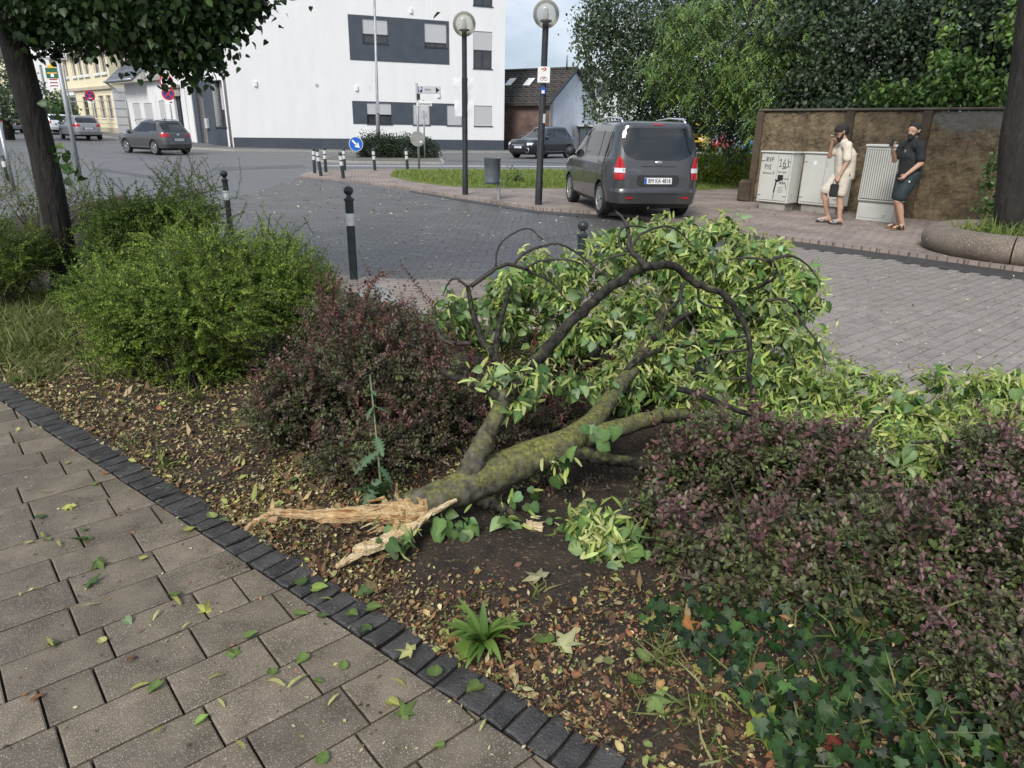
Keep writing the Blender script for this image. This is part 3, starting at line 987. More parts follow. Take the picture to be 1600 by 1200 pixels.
# ------------------------------------------------------------------ the broken-off lime branch
def bark_branch(name, lo, hi):
    """bark: dark wet wood, yellow-green moss and lichen lying on the upper side"""
    m, N, L, B = _nt(name)
    tc = N.new('ShaderNodeTexCoord')
    n1 = N.new('ShaderNodeTexNoise'); n1.inputs['Scale'].default_value = 28; n1.inputs['Detail'].default_value = 8
    L.new(tc.outputs['Object'], n1.inputs['Vector'])
    r1 = N.new('ShaderNodeValToRGB')
    r1.color_ramp.elements[0].position, r1.color_ramp.elements[1].position = .35, .7
    r1.color_ramp.elements[0].color, r1.color_ramp.elements[1].color = lo, hi
    L.new(n1.outputs['Fac'], r1.inputs['Fac'])
    vc = N.new('ShaderNodeVertexColor'); vc.layer_name = 'Col'        # how mossy this stretch is
    n2 = N.new('ShaderNodeTexNoise'); n2.inputs['Scale'].default_value = 16; n2.inputs['Detail'].default_value = 9; n2.inputs['Roughness'].default_value = .7
    L.new(tc.outputs['Object'], n2.inputs['Vector'])
    ge = N.new('ShaderNodeNewGeometry')
    sx = N.new('ShaderNodeSeparateXYZ'); L.new(ge.outputs['Normal'], sx.inputs[0])
    a1 = N.new('ShaderNodeMath'); a1.operation = 'MULTIPLY_ADD'; a1.inputs[1].default_value = .16
    L.new(sx.outputs['Z'], a1.inputs[0]); L.new(n2.outputs['Fac'], a1.inputs[2])
    a2 = N.new('ShaderNodeMath'); a2.operation = 'MULTIPLY_ADD'; a2.inputs[1].default_value = .24
    sc = N.new('ShaderNodeSeparateColor'); L.new(vc.outputs['Color'], sc.inputs[0])
    L.new(sc.outputs[0], a2.inputs[0]); L.new(a1.outputs[0], a2.inputs[2])
    r2 = N.new('ShaderNodeValToRGB'); r2.color_ramp.elements[0].position, r2.color_ramp.elements[1].position = .66, .90
    L.new(a2.outputs[0], r2.inputs['Fac'])
    n3 = N.new('ShaderNodeTexNoise'); n3.inputs['Scale'].default_value = 60; n3.inputs['Detail'].default_value = 4
    L.new(tc.outputs['Object'], n3.inputs['Vector'])
    r3 = N.new('ShaderNodeValToRGB'); r3.color_ramp.elements[0].position, r3.color_ramp.elements[1].position = .35, .65
    r3.color_ramp.elements[0].color, r3.color_ramp.elements[1].color = (.07, .072, .026, 1), (.21, .205, .06, 1)
    L.new(n3.outputs['Fac'], r3.inputs['Fac'])
    mx = N.new('ShaderNodeMix'); mx.data_type = 'RGBA'
    L.new(r2.outputs['Color'], mx.inputs['Factor']); L.new(r1.outputs['Color'], mx.inputs['A']); L.new(r3.outputs['Color'], mx.inputs['B'])
    L.new(mx.outputs['Result'], B.inputs['Base Color'])
    B.inputs['Roughness'].default_value = .7
    B.inputs['Specular IOR Level'].default_value = .2
    bp = N.new('ShaderNodeBump'); bp.inputs['Strength'].default_value = .7; bp.inputs['Distance'].default_value = .01
    L.new(n1.outputs['Fac'], bp.inputs['Height']); L.new(bp.outputs['Normal'], B.inputs['Normal'])
    return m
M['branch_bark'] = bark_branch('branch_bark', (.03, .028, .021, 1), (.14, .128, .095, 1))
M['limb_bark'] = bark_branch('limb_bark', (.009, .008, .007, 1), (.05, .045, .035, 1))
M['split_wood'] = mat('split_wood', (0.46, 0.26, 0.10), (0.74, 0.55, 0.30), 6, 0.6, 1.0, 22, stretch=(1, 9, 9), c3=(0.30, 0.13, 0.04), s3=7, t3=0.6)
M['pale_wood'] = mat('pale_wood', (0.56, 0.38, 0.18), (0.80, 0.68, 0.45), 6, 0.6, 1.0, 22, stretch=(1, 9, 9), c3=(0.4, 0.22, 0.08), s3=7, t3=.63)
M['lichen_bark'] = mat('lichen_bark', (0.035, 0.033, 0.028), (0.07, 0.065, 0.05), 20, 0.75, 0.8, 60, c3=(0.38, 0.40, 0.34), s3=38, t3=0.56)

BASE = gz(640, 830)
BASE[2] = bed_z(BASE[0], BASE[1])
branch = thing('fallen_branch', 'broken lime tree branch with split wood and wilting leaves lying on the bushes', 'branch', BASE)
def bY(Y):
    """depth of a branch point"""
    return Y * (0.875 + 0.055 * min(1, max(0, (Y - 3.2) / 1.2)))
LIMBS = []                                           # sampled limb points for attaching twigs
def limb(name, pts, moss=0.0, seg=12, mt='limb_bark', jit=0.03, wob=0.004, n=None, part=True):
    """pts: (photo x, photo y, depth Y, radius m[, moss])"""
    W = []
    for p in pts:
        q = at(p[0], p[1], bY(p[2]))
        W.append((q[0], q[1], q[2], p[3] * 0.80, p[4] if len(p) > 4 else moss))
    n = n or max(10, len(pts) * 6)
    S = spline(W, n)
    S[:, :3] += RNG.normal(0, 1, (n, 3)) * wob * np.minimum(1, S[:, 3:4] / 0.03)
    S[:, 3] = np.maximum(S[:, 3], 0.0025)
    LIMBS.append(S[:, :4].copy())
    if not part:
        return S
    mb = MB().tube(S[:, :3] - BASE, list(S[:, 3] * (1 + np.array([.035 * mnoise.noise((i * .35, S[i, 0] * 9, 1)) for i in range(n)]))), seg, True, 0, jit)
    me = mb.mesh(name, True)
    a = me.color_attributes.new('Col', 'FLOAT_COLOR', 'POINT')
    a.data.foreach_set('color', np.repeat(np.c_[S[:, 4], S[:, 4], S[:, 4], np.ones(n)], seg, 0).astype(np.float32).ravel())
    obj(name, me, M[mt], branch)
    return S
limb('trunk', [(596, 797, 2.755, .012, .2), (612, 796, 2.765, .045, .3), (640, 790, 2.79, .07, .35), (690, 776, 2.85, .086, .45), (750, 750, 2.95, .098, .7), (800, 728, 3.04, .098, .9), (850, 706, 3.13, .090, 1.0), (890, 690, 3.20, .080, 1.0),
               (930, 655, 3.42, .060, .8), (962, 610, 3.7, .052, .6), (990, 575, 3.92, .048, .5), (1012, 535, 4.12, .042, .3), (1030, 495, 4.3, .032, .2), (1050, 462, 4.4, .022, .1)], seg=22, mt='branch_bark', jit=.02, wob=.0012, n=110)
limb('limb', [(728, 752, 2.93, .072, .6), (745, 715, 2.95, .056, .5), (765, 670, 3.0, .046, .5), (788, 622, 3.1, .040, .2), (803, 604, 3.15, .038)], seg=16, mt='branch_bark')
limb('limb', [(783, 630, 3.08, .039, .1), (840, 562, 3.3, .036, .05), (900, 496, 3.5, .031), (955, 447, 3.65, .029), (1005, 419, 3.78, .027), (1050, 414, 3.85, .026),
              (1088, 443, 3.85, .024), (1130, 460, 3.82, .022), (1160, 500, 3.78, .019), (1172, 540, 3.72, .016), (1170, 580, 3.66, .013), (1176, 625, 3.6, .008)], seg=14, jit=.03, wob=.005)
limb('limb', [(786, 630, 3.08, .030), (768, 612, 3.12, .026), (735, 600, 3.2, .022), (690, 580, 3.3, .018)], moss=.1)
limb('limb', [(895, 690, 3.22, .066, .9), (950, 675, 3.36, .056, .9), (1005, 657, 3.52, .050, .9), (1060, 648, 3.68, .040, .6), (1120, 655, 3.8, .03, .3), (1200, 668, 3.9, .022)], seg=14, mt='branch_bark')
limb('limb', [(870, 706, 3.14, .05, .7), (900, 708, 3.16, .042, .6), (950, 717, 3.2, .035, .5), (1000, 727, 3.25, .030, .3), (1060, 738, 3.3, .024)], seg=12)
limb('limb', [(735, 772, 2.93, .055, .8), (765, 785, 2.9, .036, .4), (795, 800, 2.87, .030, .1), (828, 822, 2.84, .028)], seg=12)
limb('snapped_limb', [(848, 830, 2.86, .026), (880, 826, 2.88, .028), (930, 812, 2.92, .028), (985, 800, 2.97, .027), (1040, 790, 3.02, .026), (1100, 775, 3.1, .022)], mt='lichen_bark', seg=12)
# limbs behind, seen dark between the leaves
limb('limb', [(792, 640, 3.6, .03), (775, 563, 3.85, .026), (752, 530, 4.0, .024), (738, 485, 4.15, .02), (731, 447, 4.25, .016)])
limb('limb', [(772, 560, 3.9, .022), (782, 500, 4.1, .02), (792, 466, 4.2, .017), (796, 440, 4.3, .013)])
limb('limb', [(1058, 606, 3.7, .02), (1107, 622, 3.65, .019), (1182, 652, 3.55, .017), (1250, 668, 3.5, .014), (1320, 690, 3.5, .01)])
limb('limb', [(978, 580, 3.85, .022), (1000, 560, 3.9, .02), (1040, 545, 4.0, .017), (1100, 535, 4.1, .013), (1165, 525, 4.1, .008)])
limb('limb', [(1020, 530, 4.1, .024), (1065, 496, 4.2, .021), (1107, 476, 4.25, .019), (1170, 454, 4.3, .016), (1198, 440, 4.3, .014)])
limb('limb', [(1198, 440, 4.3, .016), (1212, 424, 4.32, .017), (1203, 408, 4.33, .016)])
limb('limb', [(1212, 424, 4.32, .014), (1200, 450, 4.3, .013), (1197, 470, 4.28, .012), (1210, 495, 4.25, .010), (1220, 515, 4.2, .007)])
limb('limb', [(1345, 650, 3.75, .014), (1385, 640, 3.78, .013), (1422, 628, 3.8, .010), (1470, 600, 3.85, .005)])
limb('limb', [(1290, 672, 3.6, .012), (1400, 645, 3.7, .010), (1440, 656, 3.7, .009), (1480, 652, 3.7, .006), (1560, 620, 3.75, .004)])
TW = [  # thin arching twigs
    [(737, 447, 4.25, .012), (775, 420, 4.3, .011), (803, 414, 4.35, .010), (860, 440, 4.4, .007), (885, 470, 4.4, .004)],
    [(803, 414, 4.35, .009), (822, 394, 4.4, .008), (858, 382, 4.45, .007), (880, 383, 4.45, .006), (908, 400, 4.5, .005), (945, 432, 4.5, .003)],
    [(775, 417, 4.3, .006), (777, 392, 4.32, .005), (792, 371, 4.35, .005), (824, 357, 4.4, .004), (848, 374, 4.42, .003)],
    [(818, 420, 4.35, .006), (850, 407, 4.4, .006), (900, 409, 4.42, .005), (925, 432, 4.45, .003)],
    [(731, 447, 4.25, .008), (712, 435, 4.25, .006), (700, 443, 4.25, .005), (692, 462, 4.25, .003)],
    [(735, 536, 4.0, .012), (696, 534, 4.05, .011), (682, 512, 4.1, .008), (679, 482, 4.15, .005), (684, 470, 4.15, .003)],
    [(1010, 418, 4.0, .016), (998, 404, 4.1, .014), (985, 390, 4.2, .012), (982, 360, 4.3, .011), (974, 342, 4.35, .008), (962, 331, 4.4, .006)],
    [(990, 395, 4.2, .008), (970, 385, 4.22, .007), (969, 362, 4.25, .006), (985, 353, 4.3, .005), (1010, 356, 4.35, .004)],
    [(985, 388, 4.2, .008), (1003, 365, 4.25, .007), (1040, 353, 4.3, .006), (1066, 366, 4.35, .004), (1080, 384, 4.4, .003)],
    [(978, 397, 4.2, .006), (946, 405, 4.2, .005), (920, 421, 4.2, .003)],
    [(1203, 408, 4.33, .010), (1225, 400, 4.35, .008), (1250, 405, 4.35, .006), (1275, 430, 4.35, .004), (1282, 450, 4.3, .003)],
    [(1203, 408, 4.33, .007), (1170, 403, 4.35, .006), (1140, 405, 4.35, .004)],
    [(1197, 470, 4.28, .008), (1230, 470, 4.25, .007), (1258, 510, 4.2, .006), (1280, 540, 4.15, .004), (1290, 575, 4.1, .003)],
    [(1068, 440, 4.1, .010), (1060, 470, 4.1, .009), (1040, 490, 4.1, .007), (1030, 530, 4.05, .005)],
    [(1062, 455, 4.1, .006), (1070, 490, 4.05, .005), (1090, 520, 4.0, .003)],
    [(1172, 545, 4.03, .008), (1130, 552, 4.0, .006), (1090, 565, 4.0, .004)],
    [(1172, 590, 3.95, .007), (1130, 592, 3.95, .004)],
    [(1425, 692, 3.55, .006), (1460, 690, 3.6, .006), (1495, 687, 3.65, .004)],
    [(1350, 690, 3.55, .010), (1362, 665, 3.6, .008), (1375, 650, 3.65, .005)],
    [(1090, 446, 4.12, .007), (1098, 475, 4.15, .006), (1150, 485, 4.2, .004), (1190, 500, 4.2, .003)],
]
for t_ in TW:
    limb('twig', [(a, b, y - .28, r * 1.3) for a, b, y, r in t_], seg=7, mt='twig', wob=.006, n=len(t_) * 5)

# splintered wood at the break
def splinter(name, top, bot, Ys, thick, mt, steps=16, rag=3):
    """long torn tongue of wood between two photo outlines, with real thickness and ragged edge"""
    T, Bt = spline([(a, b, y) for (a, b), y in zip(top, Ys)], steps), spline([(a, b, y) for (a, b), y in zip(bot, Ys)], steps)
    Vs, Fs = [], []
    for i in range(steps):
        j = RNG.normal(0, rag) * (0.4 if i < 3 else 1)
        a = at(T[i][0], T[i][1] + RNG.normal(0, 1.0), bY(T[i][2])) - BASE
        b = at(Bt[i][0], Bt[i][1] + j * 0.5, bY(Bt[i][2]) - 0.012) - BASE
        mid = (a + b) / 2 + np.array([0, -0.012, 0.004]) * RNG.uniform(.4, 1.6)
        bk = np.array([0.0, thick, 0.004])
        Vs += [a, mid, b, b + bk * .6, (a + b) / 2 + bk, a + bk * .6]
    for i in range(steps - 1):
        for k in range(6):
            Fs.append((i * 6 + k, i * 6 + (k + 1) % 6, (i + 1) * 6 + (k + 1) % 6, (i + 1) * 6 + k))
    Fs += [tuple(range(5, -1, -1)), tuple(range((steps - 1) * 6, steps * 6))]
    return MB().add(Vs, Fs).build(name, M[mt], branch, fix=True)
splinter('splinter', [(618, 793), (575, 794), (520, 799), (470, 801), (430, 798), (418, 801)], [(616, 803), (580, 813), (535, 817), (480, 813), (440, 808), (412, 809)], [2.74, 2.72, 2.70, 2.69, 2.69, 2.70], .03, 'split_wood', 26)
splinter('splinter', [(420, 801), (405, 808), (392, 818), (382, 826)], [(424, 808), (408, 814), (395, 822), (384, 829)], [2.69, 2.68, 2.67, 2.66], .008, 'split_wood', 8, 1)
splinter('splinter', [(680, 797), (640, 818), (600, 838), (570, 850), (550, 858)], [(668, 812), (640, 838), (605, 857), (575, 866), (556, 870)], [2.74, 2.70, 2.66, 2.63, 2.62], .03, 'pale_wood', 22)
splinter('splinter', [(566, 856), (550, 866), (536, 876), (524, 884)], [(572, 866), (555, 875), (540, 883), (527, 890)], [2.63, 2.61, 2.60, 2.59], .01, 'pale_wood', 8, 1)
splinter('splinter', [(600, 800), (612, 815), (612, 832), (596, 846)], [(622, 800), (628, 815), (624, 834), (612, 850)], [2.74, 2.72, 2.69, 2.66], .04, 'split_wood', 12)
splinter('splinter', [(672, 800), (690, 790), (712, 780)], [(676, 806), (693, 796), (714, 784)], [2.74, 2.75, 2.77], .01, 'pale_wood', 8, 1)
splinter('splinter', [(822, 814), (836, 818), (848, 820)], [(826, 834), (838, 842), (846, 846)], [2.82, 2.815, 2.81], .02, 'pale_wood', 8, 4)
splinter('splinter', [(616, 775), (618, 765), (619, 758)], [(622, 778), (622, 767), (621, 759)], [2.75, 2.75, 2.75], .006, 'split_wood', 6, .5)

S_ = spline([tuple(at(a, b, bY(y)) - BASE) + (r,) for a, b, y, r in ((665, 790, 2.80, .06), (635, 797, 2.77, .06), (612, 801, 2.75, .05), (590, 804, 2.74, .03), (560, 807, 2.72, .012))], 18)
MB().tube(S_[:, :3], list(S_[:, 3]), 14, True, 0, .16).build('splinter', M['split_wood'], branch)
for i in range(40):                                  # torn fibres bristling from the break
    a = at(610 + RNG.normal(0, 14), 803 + RNG.normal(0, 11), bY(2.75))
    d = unit(np.array([-1.0, -.25 + RNG.normal(0, .2), -.15 + RNG.normal(0, .22)])) * RNG.uniform(.03, .12)
    MB().tube([a - BASE, a + d * .6 - BASE + RNG.normal(0, .004, 3), a + d - BASE], [RNG.uniform(.003, .008), .004, .001], 5).build('splinter', M['split_wood' if i % 3 else 'pale_wood'], branch)
for i in range(14):
    a = at(832 + RNG.normal(0, 4), 826 + RNG.normal(0, 7), bY(2.83))
    d = unit(np.array([.8, -.3 + RNG.normal(0, .3), -.3 + RNG.normal(0, .4)])) * RNG.uniform(.02, .06)
    MB().tube([a - BASE, a + d - BASE], [.005, .001], 5).build('splinter', M['pale_wood'], branch)

# crown: twigs grow from the limbs into the leafy volumes, each twig hangs with leaves and pale bracts
CV = [  # photo centre, radii in px, depth Y, half depth m, twigs, bract share
    (1030, 395, 90, 50, 4.45, .35, 44, .55), (1110, 400, 110, 50, 4.5, .35, 66, .6), (1215, 450, 70, 55, 4.35, .3, 60, .6), (1150, 480, 110, 50, 4.3, .3, 50, .5),
    (1040, 500, 110, 55, 4.2, .35, 60, .5), (1010, 600, 80, 55, 3.85, .25, 34, .6), (1100, 590, 130, 60, 3.95, .3, 60, .65), (1230, 580, 110, 65, 4.0, .3, 60, .7),
    (1310, 620, 75, 55, 3.9, .25, 36, .7), (870, 420, 80, 30, 4.45, .25, 20, .45), (880, 470, 140, 50, 4.4, .35, 85, .4), (930, 540, 80, 65, 4.2, .25, 60, .4),
    (700, 495, 38, 45, 4.25, .2, 26, .15), (760, 500, 60, 50, 4.35, .25, 34, .25), (830, 560, 75, 45, 4.3, .2, 30, .3), (960, 385, 40, 28, 4.3, .2, 12, .55),
    (1190, 660, 140, 30, 3.7, .2, 24, .6), (1370, 700, 80, 45, 3.55, .25, 26, .75), (1460, 630, 90, 45, 3.75, .25, 34, .75), (1560, 640, 70, 50, 3.75, .25, 26, .8),
    (1480, 720, 110, 50, 3.4, .25, 40, .75), (1590, 720, 60, 60, 3.3, .25, 22, .75), (790, 600, 48, 34, 3.15, .12, 9, .45), (880, 605, 70, 28, 3.7, .2, 20, .2),
    (800, 780, 40, 25, 2.95, .1, 4, .1), (850, 740, 30, 45, 3.05, .1, 4, .3), (930, 830, 50, 40, 2.72, .12, 10, .55), (940, 890, 55, 55, 2.66, .12, 10, .25), (640, 880, 26, 40, 2.66, .06, 4, .2),
    (700, 815, 26, 28, 2.78, .06, 4, .1), (1090, 465, 60, 40, 4.3, .3, 22, .4)]
LP = np.vstack([l[:, :3] for l in LIMBS])
twm = MB()
leaf_rec = []                                        # (pos, dir, normal, size, colour)
bract_rec = []
tips = []
for (cx, cy, rx, ry, Y, dh, n, bs) in CV:
    p = at(cx, cy, bY(Y) + (.16 if Y > 3.8 and cx < 1300 else 0))
    k = depth(p) / FPX
    for _ in range(int(n * (.72 if cx < 1000 else .85))):
        u = rdir(1)[0] * (0.35 + 0.65 * RNG.random() ** 0.5)
        t_ = p + u * np.array([rx * k, dh, ry * k])
        if t_[2] < 0.12:
            t_[2] = 0.12 + RNG.random() * 0.05
        tips.append((t_, bs))
anchor = LP.copy()
order = sorted(range(len(tips)), key=lambda i: float(np.min(np.linalg.norm(LP - tips[i][0], axis=1))))
LEAFC = [(0.06, 0.115, 0.03), (0.09, 0.16, 0.045), (0.12, 0.20, 0.065), (0.17, 0.24, 0.12)]
BRC = [(0.38, 0.47, 0.11), (0.47, 0.54, 0.17), (0.28, 0.40, 0.09), (0.54, 0.58, 0.25)]
for i in order:
    tp, bs = tips[i]
    dd = np.linalg.norm(anchor - tp, axis=1)
    a = anchor[int(np.argmin(dd))]
    L = float(np.linalg.norm(tp - a))
    ctl = (a + tp) / 2 + np.array([0, 0, 0.25 * L]) + RNG.normal(0, .04, 3)
    path = bez(a, ctl, tp, 8)
    twm.tube(path - BASE, list(np.linspace(min(.006, .002 + L * .006), .0016, 8)), 4, False)
    anchor = np.vstack([anchor, path[2::2]])
    tg = unit(np.gradient(path, axis=0))
    m_ = RNG.integers(7, 13)
    f = RNG.uniform(0.2, 1.0, m_)
    q = np.array([path[min(7, int(v * 7.99))] for v in f]) + RNG.normal(0, .02, (m_, 3))
    dd_ = unit(RNG.normal(0, .7, (m_, 3)) + np.array([0, 0, -.75]) + tg[-1] * .4)
    hang = q + dd_ * RNG.uniform(.01, .05, (m_, 1))
    nn = unit(np.array([0, -.35, .75]) + RNG.normal(0, .55, (m_, 3)))
    cc = pal(LEAFC, m_, .2) * RNG.uniform(.7, 1.25)
    sz = RNG.uniform(.028, .072, m_)
    for j in range(m_):
        leaf_rec.append((hang[j], dd_[j], nn[j], sz[j], cc[j]))
    b_ = int(RNG.poisson(60 * bs))
    if b_:
        f = RNG.uniform(0.1, 1.0, b_)
        q = np.array([path[min(7, int(v * 7.99))] for v in f]) + RNG.normal(0, .035, (b_, 3))
        d2 = unit(RNG.normal(0, .7, (b_, 3)) + np.array([0, -.1, -.45]))
        n2 = unit(np.array([0, -.3, .8]) + RNG.normal(0, .6, (b_, 3)))
        c2 = pal(BRC, b_, .22) * RNG.uniform(.75, 1.15)
        s2 = RNG.uniform(.034, .072, b_)
        for j in range(b_):
            bract_rec.append((q[j], d2[j], n2[j], s2[j], c2[j]))
# single leaf fans in front of the trunk
for (cx, cy, Y, n, s) in ((928, 672, 3.12, 9, .085), (955, 655, 3.15, 1, .075), (1130, 670, 3.3, 2, .06), (985, 860, 2.6, 6, .075), (950, 870, 2.6, 6, .08), (905, 850, 2.62, 5, .075), (820, 790, 2.9, 4, .06), (715, 830, 2.72, 4, .07)):
    p = at(cx, cy, bY(Y))
    for _ in range(n):
        q = p + RNG.normal(0, .025, 3)
        leaf_rec.append((q, unit(np.array([RNG.normal(0, .6), -.3, -.8])), unit(np.array([RNG.normal(0, .2), -.8, .5])), s * RNG.uniform(.5, .95), pal([(0.13, 0.20, 0.10), (0.10, 0.17, 0.06)], 1)[0]))
stuff(twm.build('fine_twigs', M['twig'], branch))
leaf_rec.sort(key=lambda r: float(np.linalg.norm(r[0] - _c) / r[3]))
bract_rec.sort(key=lambda r: float(np.linalg.norm(r[0] - _c) / r[3]))
def rec_mesh(kind, rec, name, m, bend):
    lv = Leaves()
    a = [np.array([r[i] for r in rec]) for i in range(5)]
    lv.add(kind, a[0], a[1], a[2], a[3], a[4], bend=RNG.normal(bend, .12, len(rec)))
    return stuff(lv.build(name, M[m], branch, BASE))
def rec_objs(kind, rec, name, m, k=8):
    """single leaves as objects sharing a few meshes"""
    meshes = []
    for j in range(k):
        lv = Leaves()
        lv.add(kind, [(0, 0, 0)], [(1, 0, 0)], [(0, 0, 1)], 1.0, rec[int(j * len(rec) / k)][4], bend=RNG.normal(.1, .15))
        me = np_mesh(name, np.vstack(lv.V), None, np.vstack(lv.F), np.vstack(lv.C), True)
        me.materials.append(M[m])
        meshes.append(me)
    for i, r in enumerate(rec):
        d = unit(r[1])
        nn = unit(r[2] - d * (r[2] @ d))
        u = np.cross(nn, d)
        o = bpy.data.objects.new(name, meshes[i % k])
        link(o, branch)
        p = r[0] - BASE
        s = r[3]
        o.matrix_basis = Matrix(((d[0] * s, u[0] * s, nn[0] * s, p[0]), (d[1] * s, u[1] * s, nn[1] * s, p[1]), (d[2] * s, u[2] * s, nn[2] * s, p[2]), (0, 0, 0, 1)))
rec_objs('heart', leaf_rec[:300], 'leaf', 'leaf')
rec_mesh('heart', leaf_rec[300:], 'leaf_mass', 'leaf', .12)
rec_objs('bract', bract_rec[:300], 'bract', 'leaf_matte')
rec_mesh('bract', bract_rec[300:], 'bract_mass', 'leaf_matte', .1)
# ------------------------------------------------------------------ litter, ivy, weeds and single fallen leaves
def bed_pt(px, py):
    """where a photo pixel meets the soil"""
    p = gz(px, py, 0.05)
    return np.array([p[0], p[1], bed_z(p[0], p[1])])
lt = Leaves()
n = 95000
T_ = np.where(RNG.random(n) < .6, RNG.uniform(-2.6, 2.6, n), RNG.uniform(2.2, 5.6, n))
W_ = 0.10 + RNG.random(n) ** 1.3 * np.where(T_ < 2.2, 2.2, 1.2)
P2 = KP + T_[:, None] * KD + W_[:, None] * KN
msk = np.array([mnoise.noise((x * 2.3, y * 2.3, 7.0)) for x, y in P2])
bare = np.exp(-(((P2[:, 0] - 0.05) / .42) ** 2 + ((P2[:, 1] - 2.42) / .30) ** 2))
bare2 = np.exp(-(((P2[:, 0] + 1.45) / .25) ** 2 + ((P2[:, 1] - 3.0) / .16) ** 2))
keep = (msk + RNG.normal(0, .18, n) - 1.4 * bare - .8 * bare2 > np.where(T_ < 2.4, np.where(W_ < 1.3, -.8, -.4), np.where(W_ < .75, -0.5, -.02))) & (bed_d(P2) > -0.03)
P2, T_, W_ = P2[keep], T_[keep], W_[keep]
n = len(P2)
Z = bed_zs(P2) + RNG.uniform(.002, .014, n)
red = 1 / (1 + np.exp(-(T_ - 2.6) * 1.6))
tan = 1.3 * pal([(0.28, 0.225, 0.11), (0.21, 0.155, 0.075), (0.33, 0.28, 0.15), (0.16, 0.105, 0.045), (0.20, 0.22, 0.06), (0.10, 0.065, 0.03), (0.08, 0.05, 0.025)], n, .25)
rst = pal([(0.21, 0.09, 0.04), (0.13, 0.06, 0.032), (0.27, 0.16, 0.07), (0.09, 0.048, 0.026), (0.31, 0.24, 0.12), (0.18, 0.2, 0.07), (0.06, 0.036, 0.022), (0.1, 0.055, 0.03)], n, .25)
C = np.where((RNG.random(n) < red * .8)[:, None], rst, tan)
D = unit(np.c_[RNG.normal(size=(n, 2)), RNG.normal(0, .25, n)])
N = unit(np.c_[RNG.normal(0, .45, (n, 2)), np.ones(n)])
S = np.clip(RNG.lognormal(-4.45, .5, n), .004, .05) * np.where(RNG.random(n) < .10, 2.0, 1)
h = n // 2
Pz = np.c_[P2, Z]
lt.add('oval', Pz[:h], D[:h], N[:h], S[:h], C[:h], bend=RNG.normal(0, .5, h), width=1.1)
lt.add('diam', Pz[h:], D[h:], N[h:], S[h:], C[h:], bend=RNG.normal(0, .6, n - h), width=.9)
o = lt.build('leaf_litter', M['litter'])
stuff(o)
tag(o, 'dry brown and yellow leaf scraps covering the planting bed soil', 'leaf litter')
# debris blown over the paved junction and road
db = Leaves()
n = 6400
px, py = RNG.uniform(250, 1600, n), 262 + RNG.random(n) ** 1.1 * 330
P = np.array([gz(a, b, 0.012) for a, b in zip(px, py)])
keep = np.array([inside(p[:2], dark_poly) or inside(p[:2], park_poly) or inside(p[:2], street_poly) for p in P]) | (RNG.random(n) < .2)
keep &= bed_d(P[:, :2]) < -.1
P = P[keep]
inpark = np.array([inside(p[:2], park_poly) for p in P])
P[:, 2] = np.where(inpark, .068, .018)
P = P[~np.array([inside(p[:2], lawn_poly) for p in P])]
n = len(P)
db.add('diam', P, np.c_[RNG.normal(size=(n, 2)), np.zeros(n)], np.c_[RNG.normal(0, .2, (n, 2)), np.ones(n)], RNG.uniform(.015, .05, n) * np.clip(P[:, 1] / 9, .7, 2.0),
       pal([(0.42, 0.44, 0.22), (0.3, 0.33, 0.12), (0.5, 0.5, 0.34), (0.16, 0.12, 0.06)], n, .2), bend=RNG.normal(0, .3, n))
o = db.build('leaf_debris', M['litter'])
stuff(o)
tag(o, 'pale leaf scraps strewn over the dark paved junction', 'leaf litter')
# crumbs on the slabs
cr = Leaves()
n = 1700
T_, W_ = RNG.uniform(-2.0, 5.2, n), -RNG.random(n) ** 1.4 * 1.9
P2 = KP + T_[:, None] * KD + W_[:, None] * KN
near = P2[:, 1] > 1.1
P2 = P2[near]
n = len(P2)
cr.add('diam', np.c_[P2, np.full(n, .034)], np.c_[RNG.normal(size=(n, 2)), RNG.normal(0, .1, n)], np.c_[RNG.normal(0, .3, (n, 2)), np.ones(n)], RNG.uniform(.004, .019, n),
       pal([(0.16, 0.08, 0.045), (0.07, 0.04, 0.025), (0.33, 0.34, 0.12), (0.42, 0.40, 0.22), (0.3, 0.14, 0.06)], n, .2), bend=RNG.normal(0, .4, n))
o = cr.build('leaf_crumbs', M['litter'])
stuff(o)
tag(o, 'tiny brown and yellow crumbs scattered over the paving slabs', 'leaf litter')

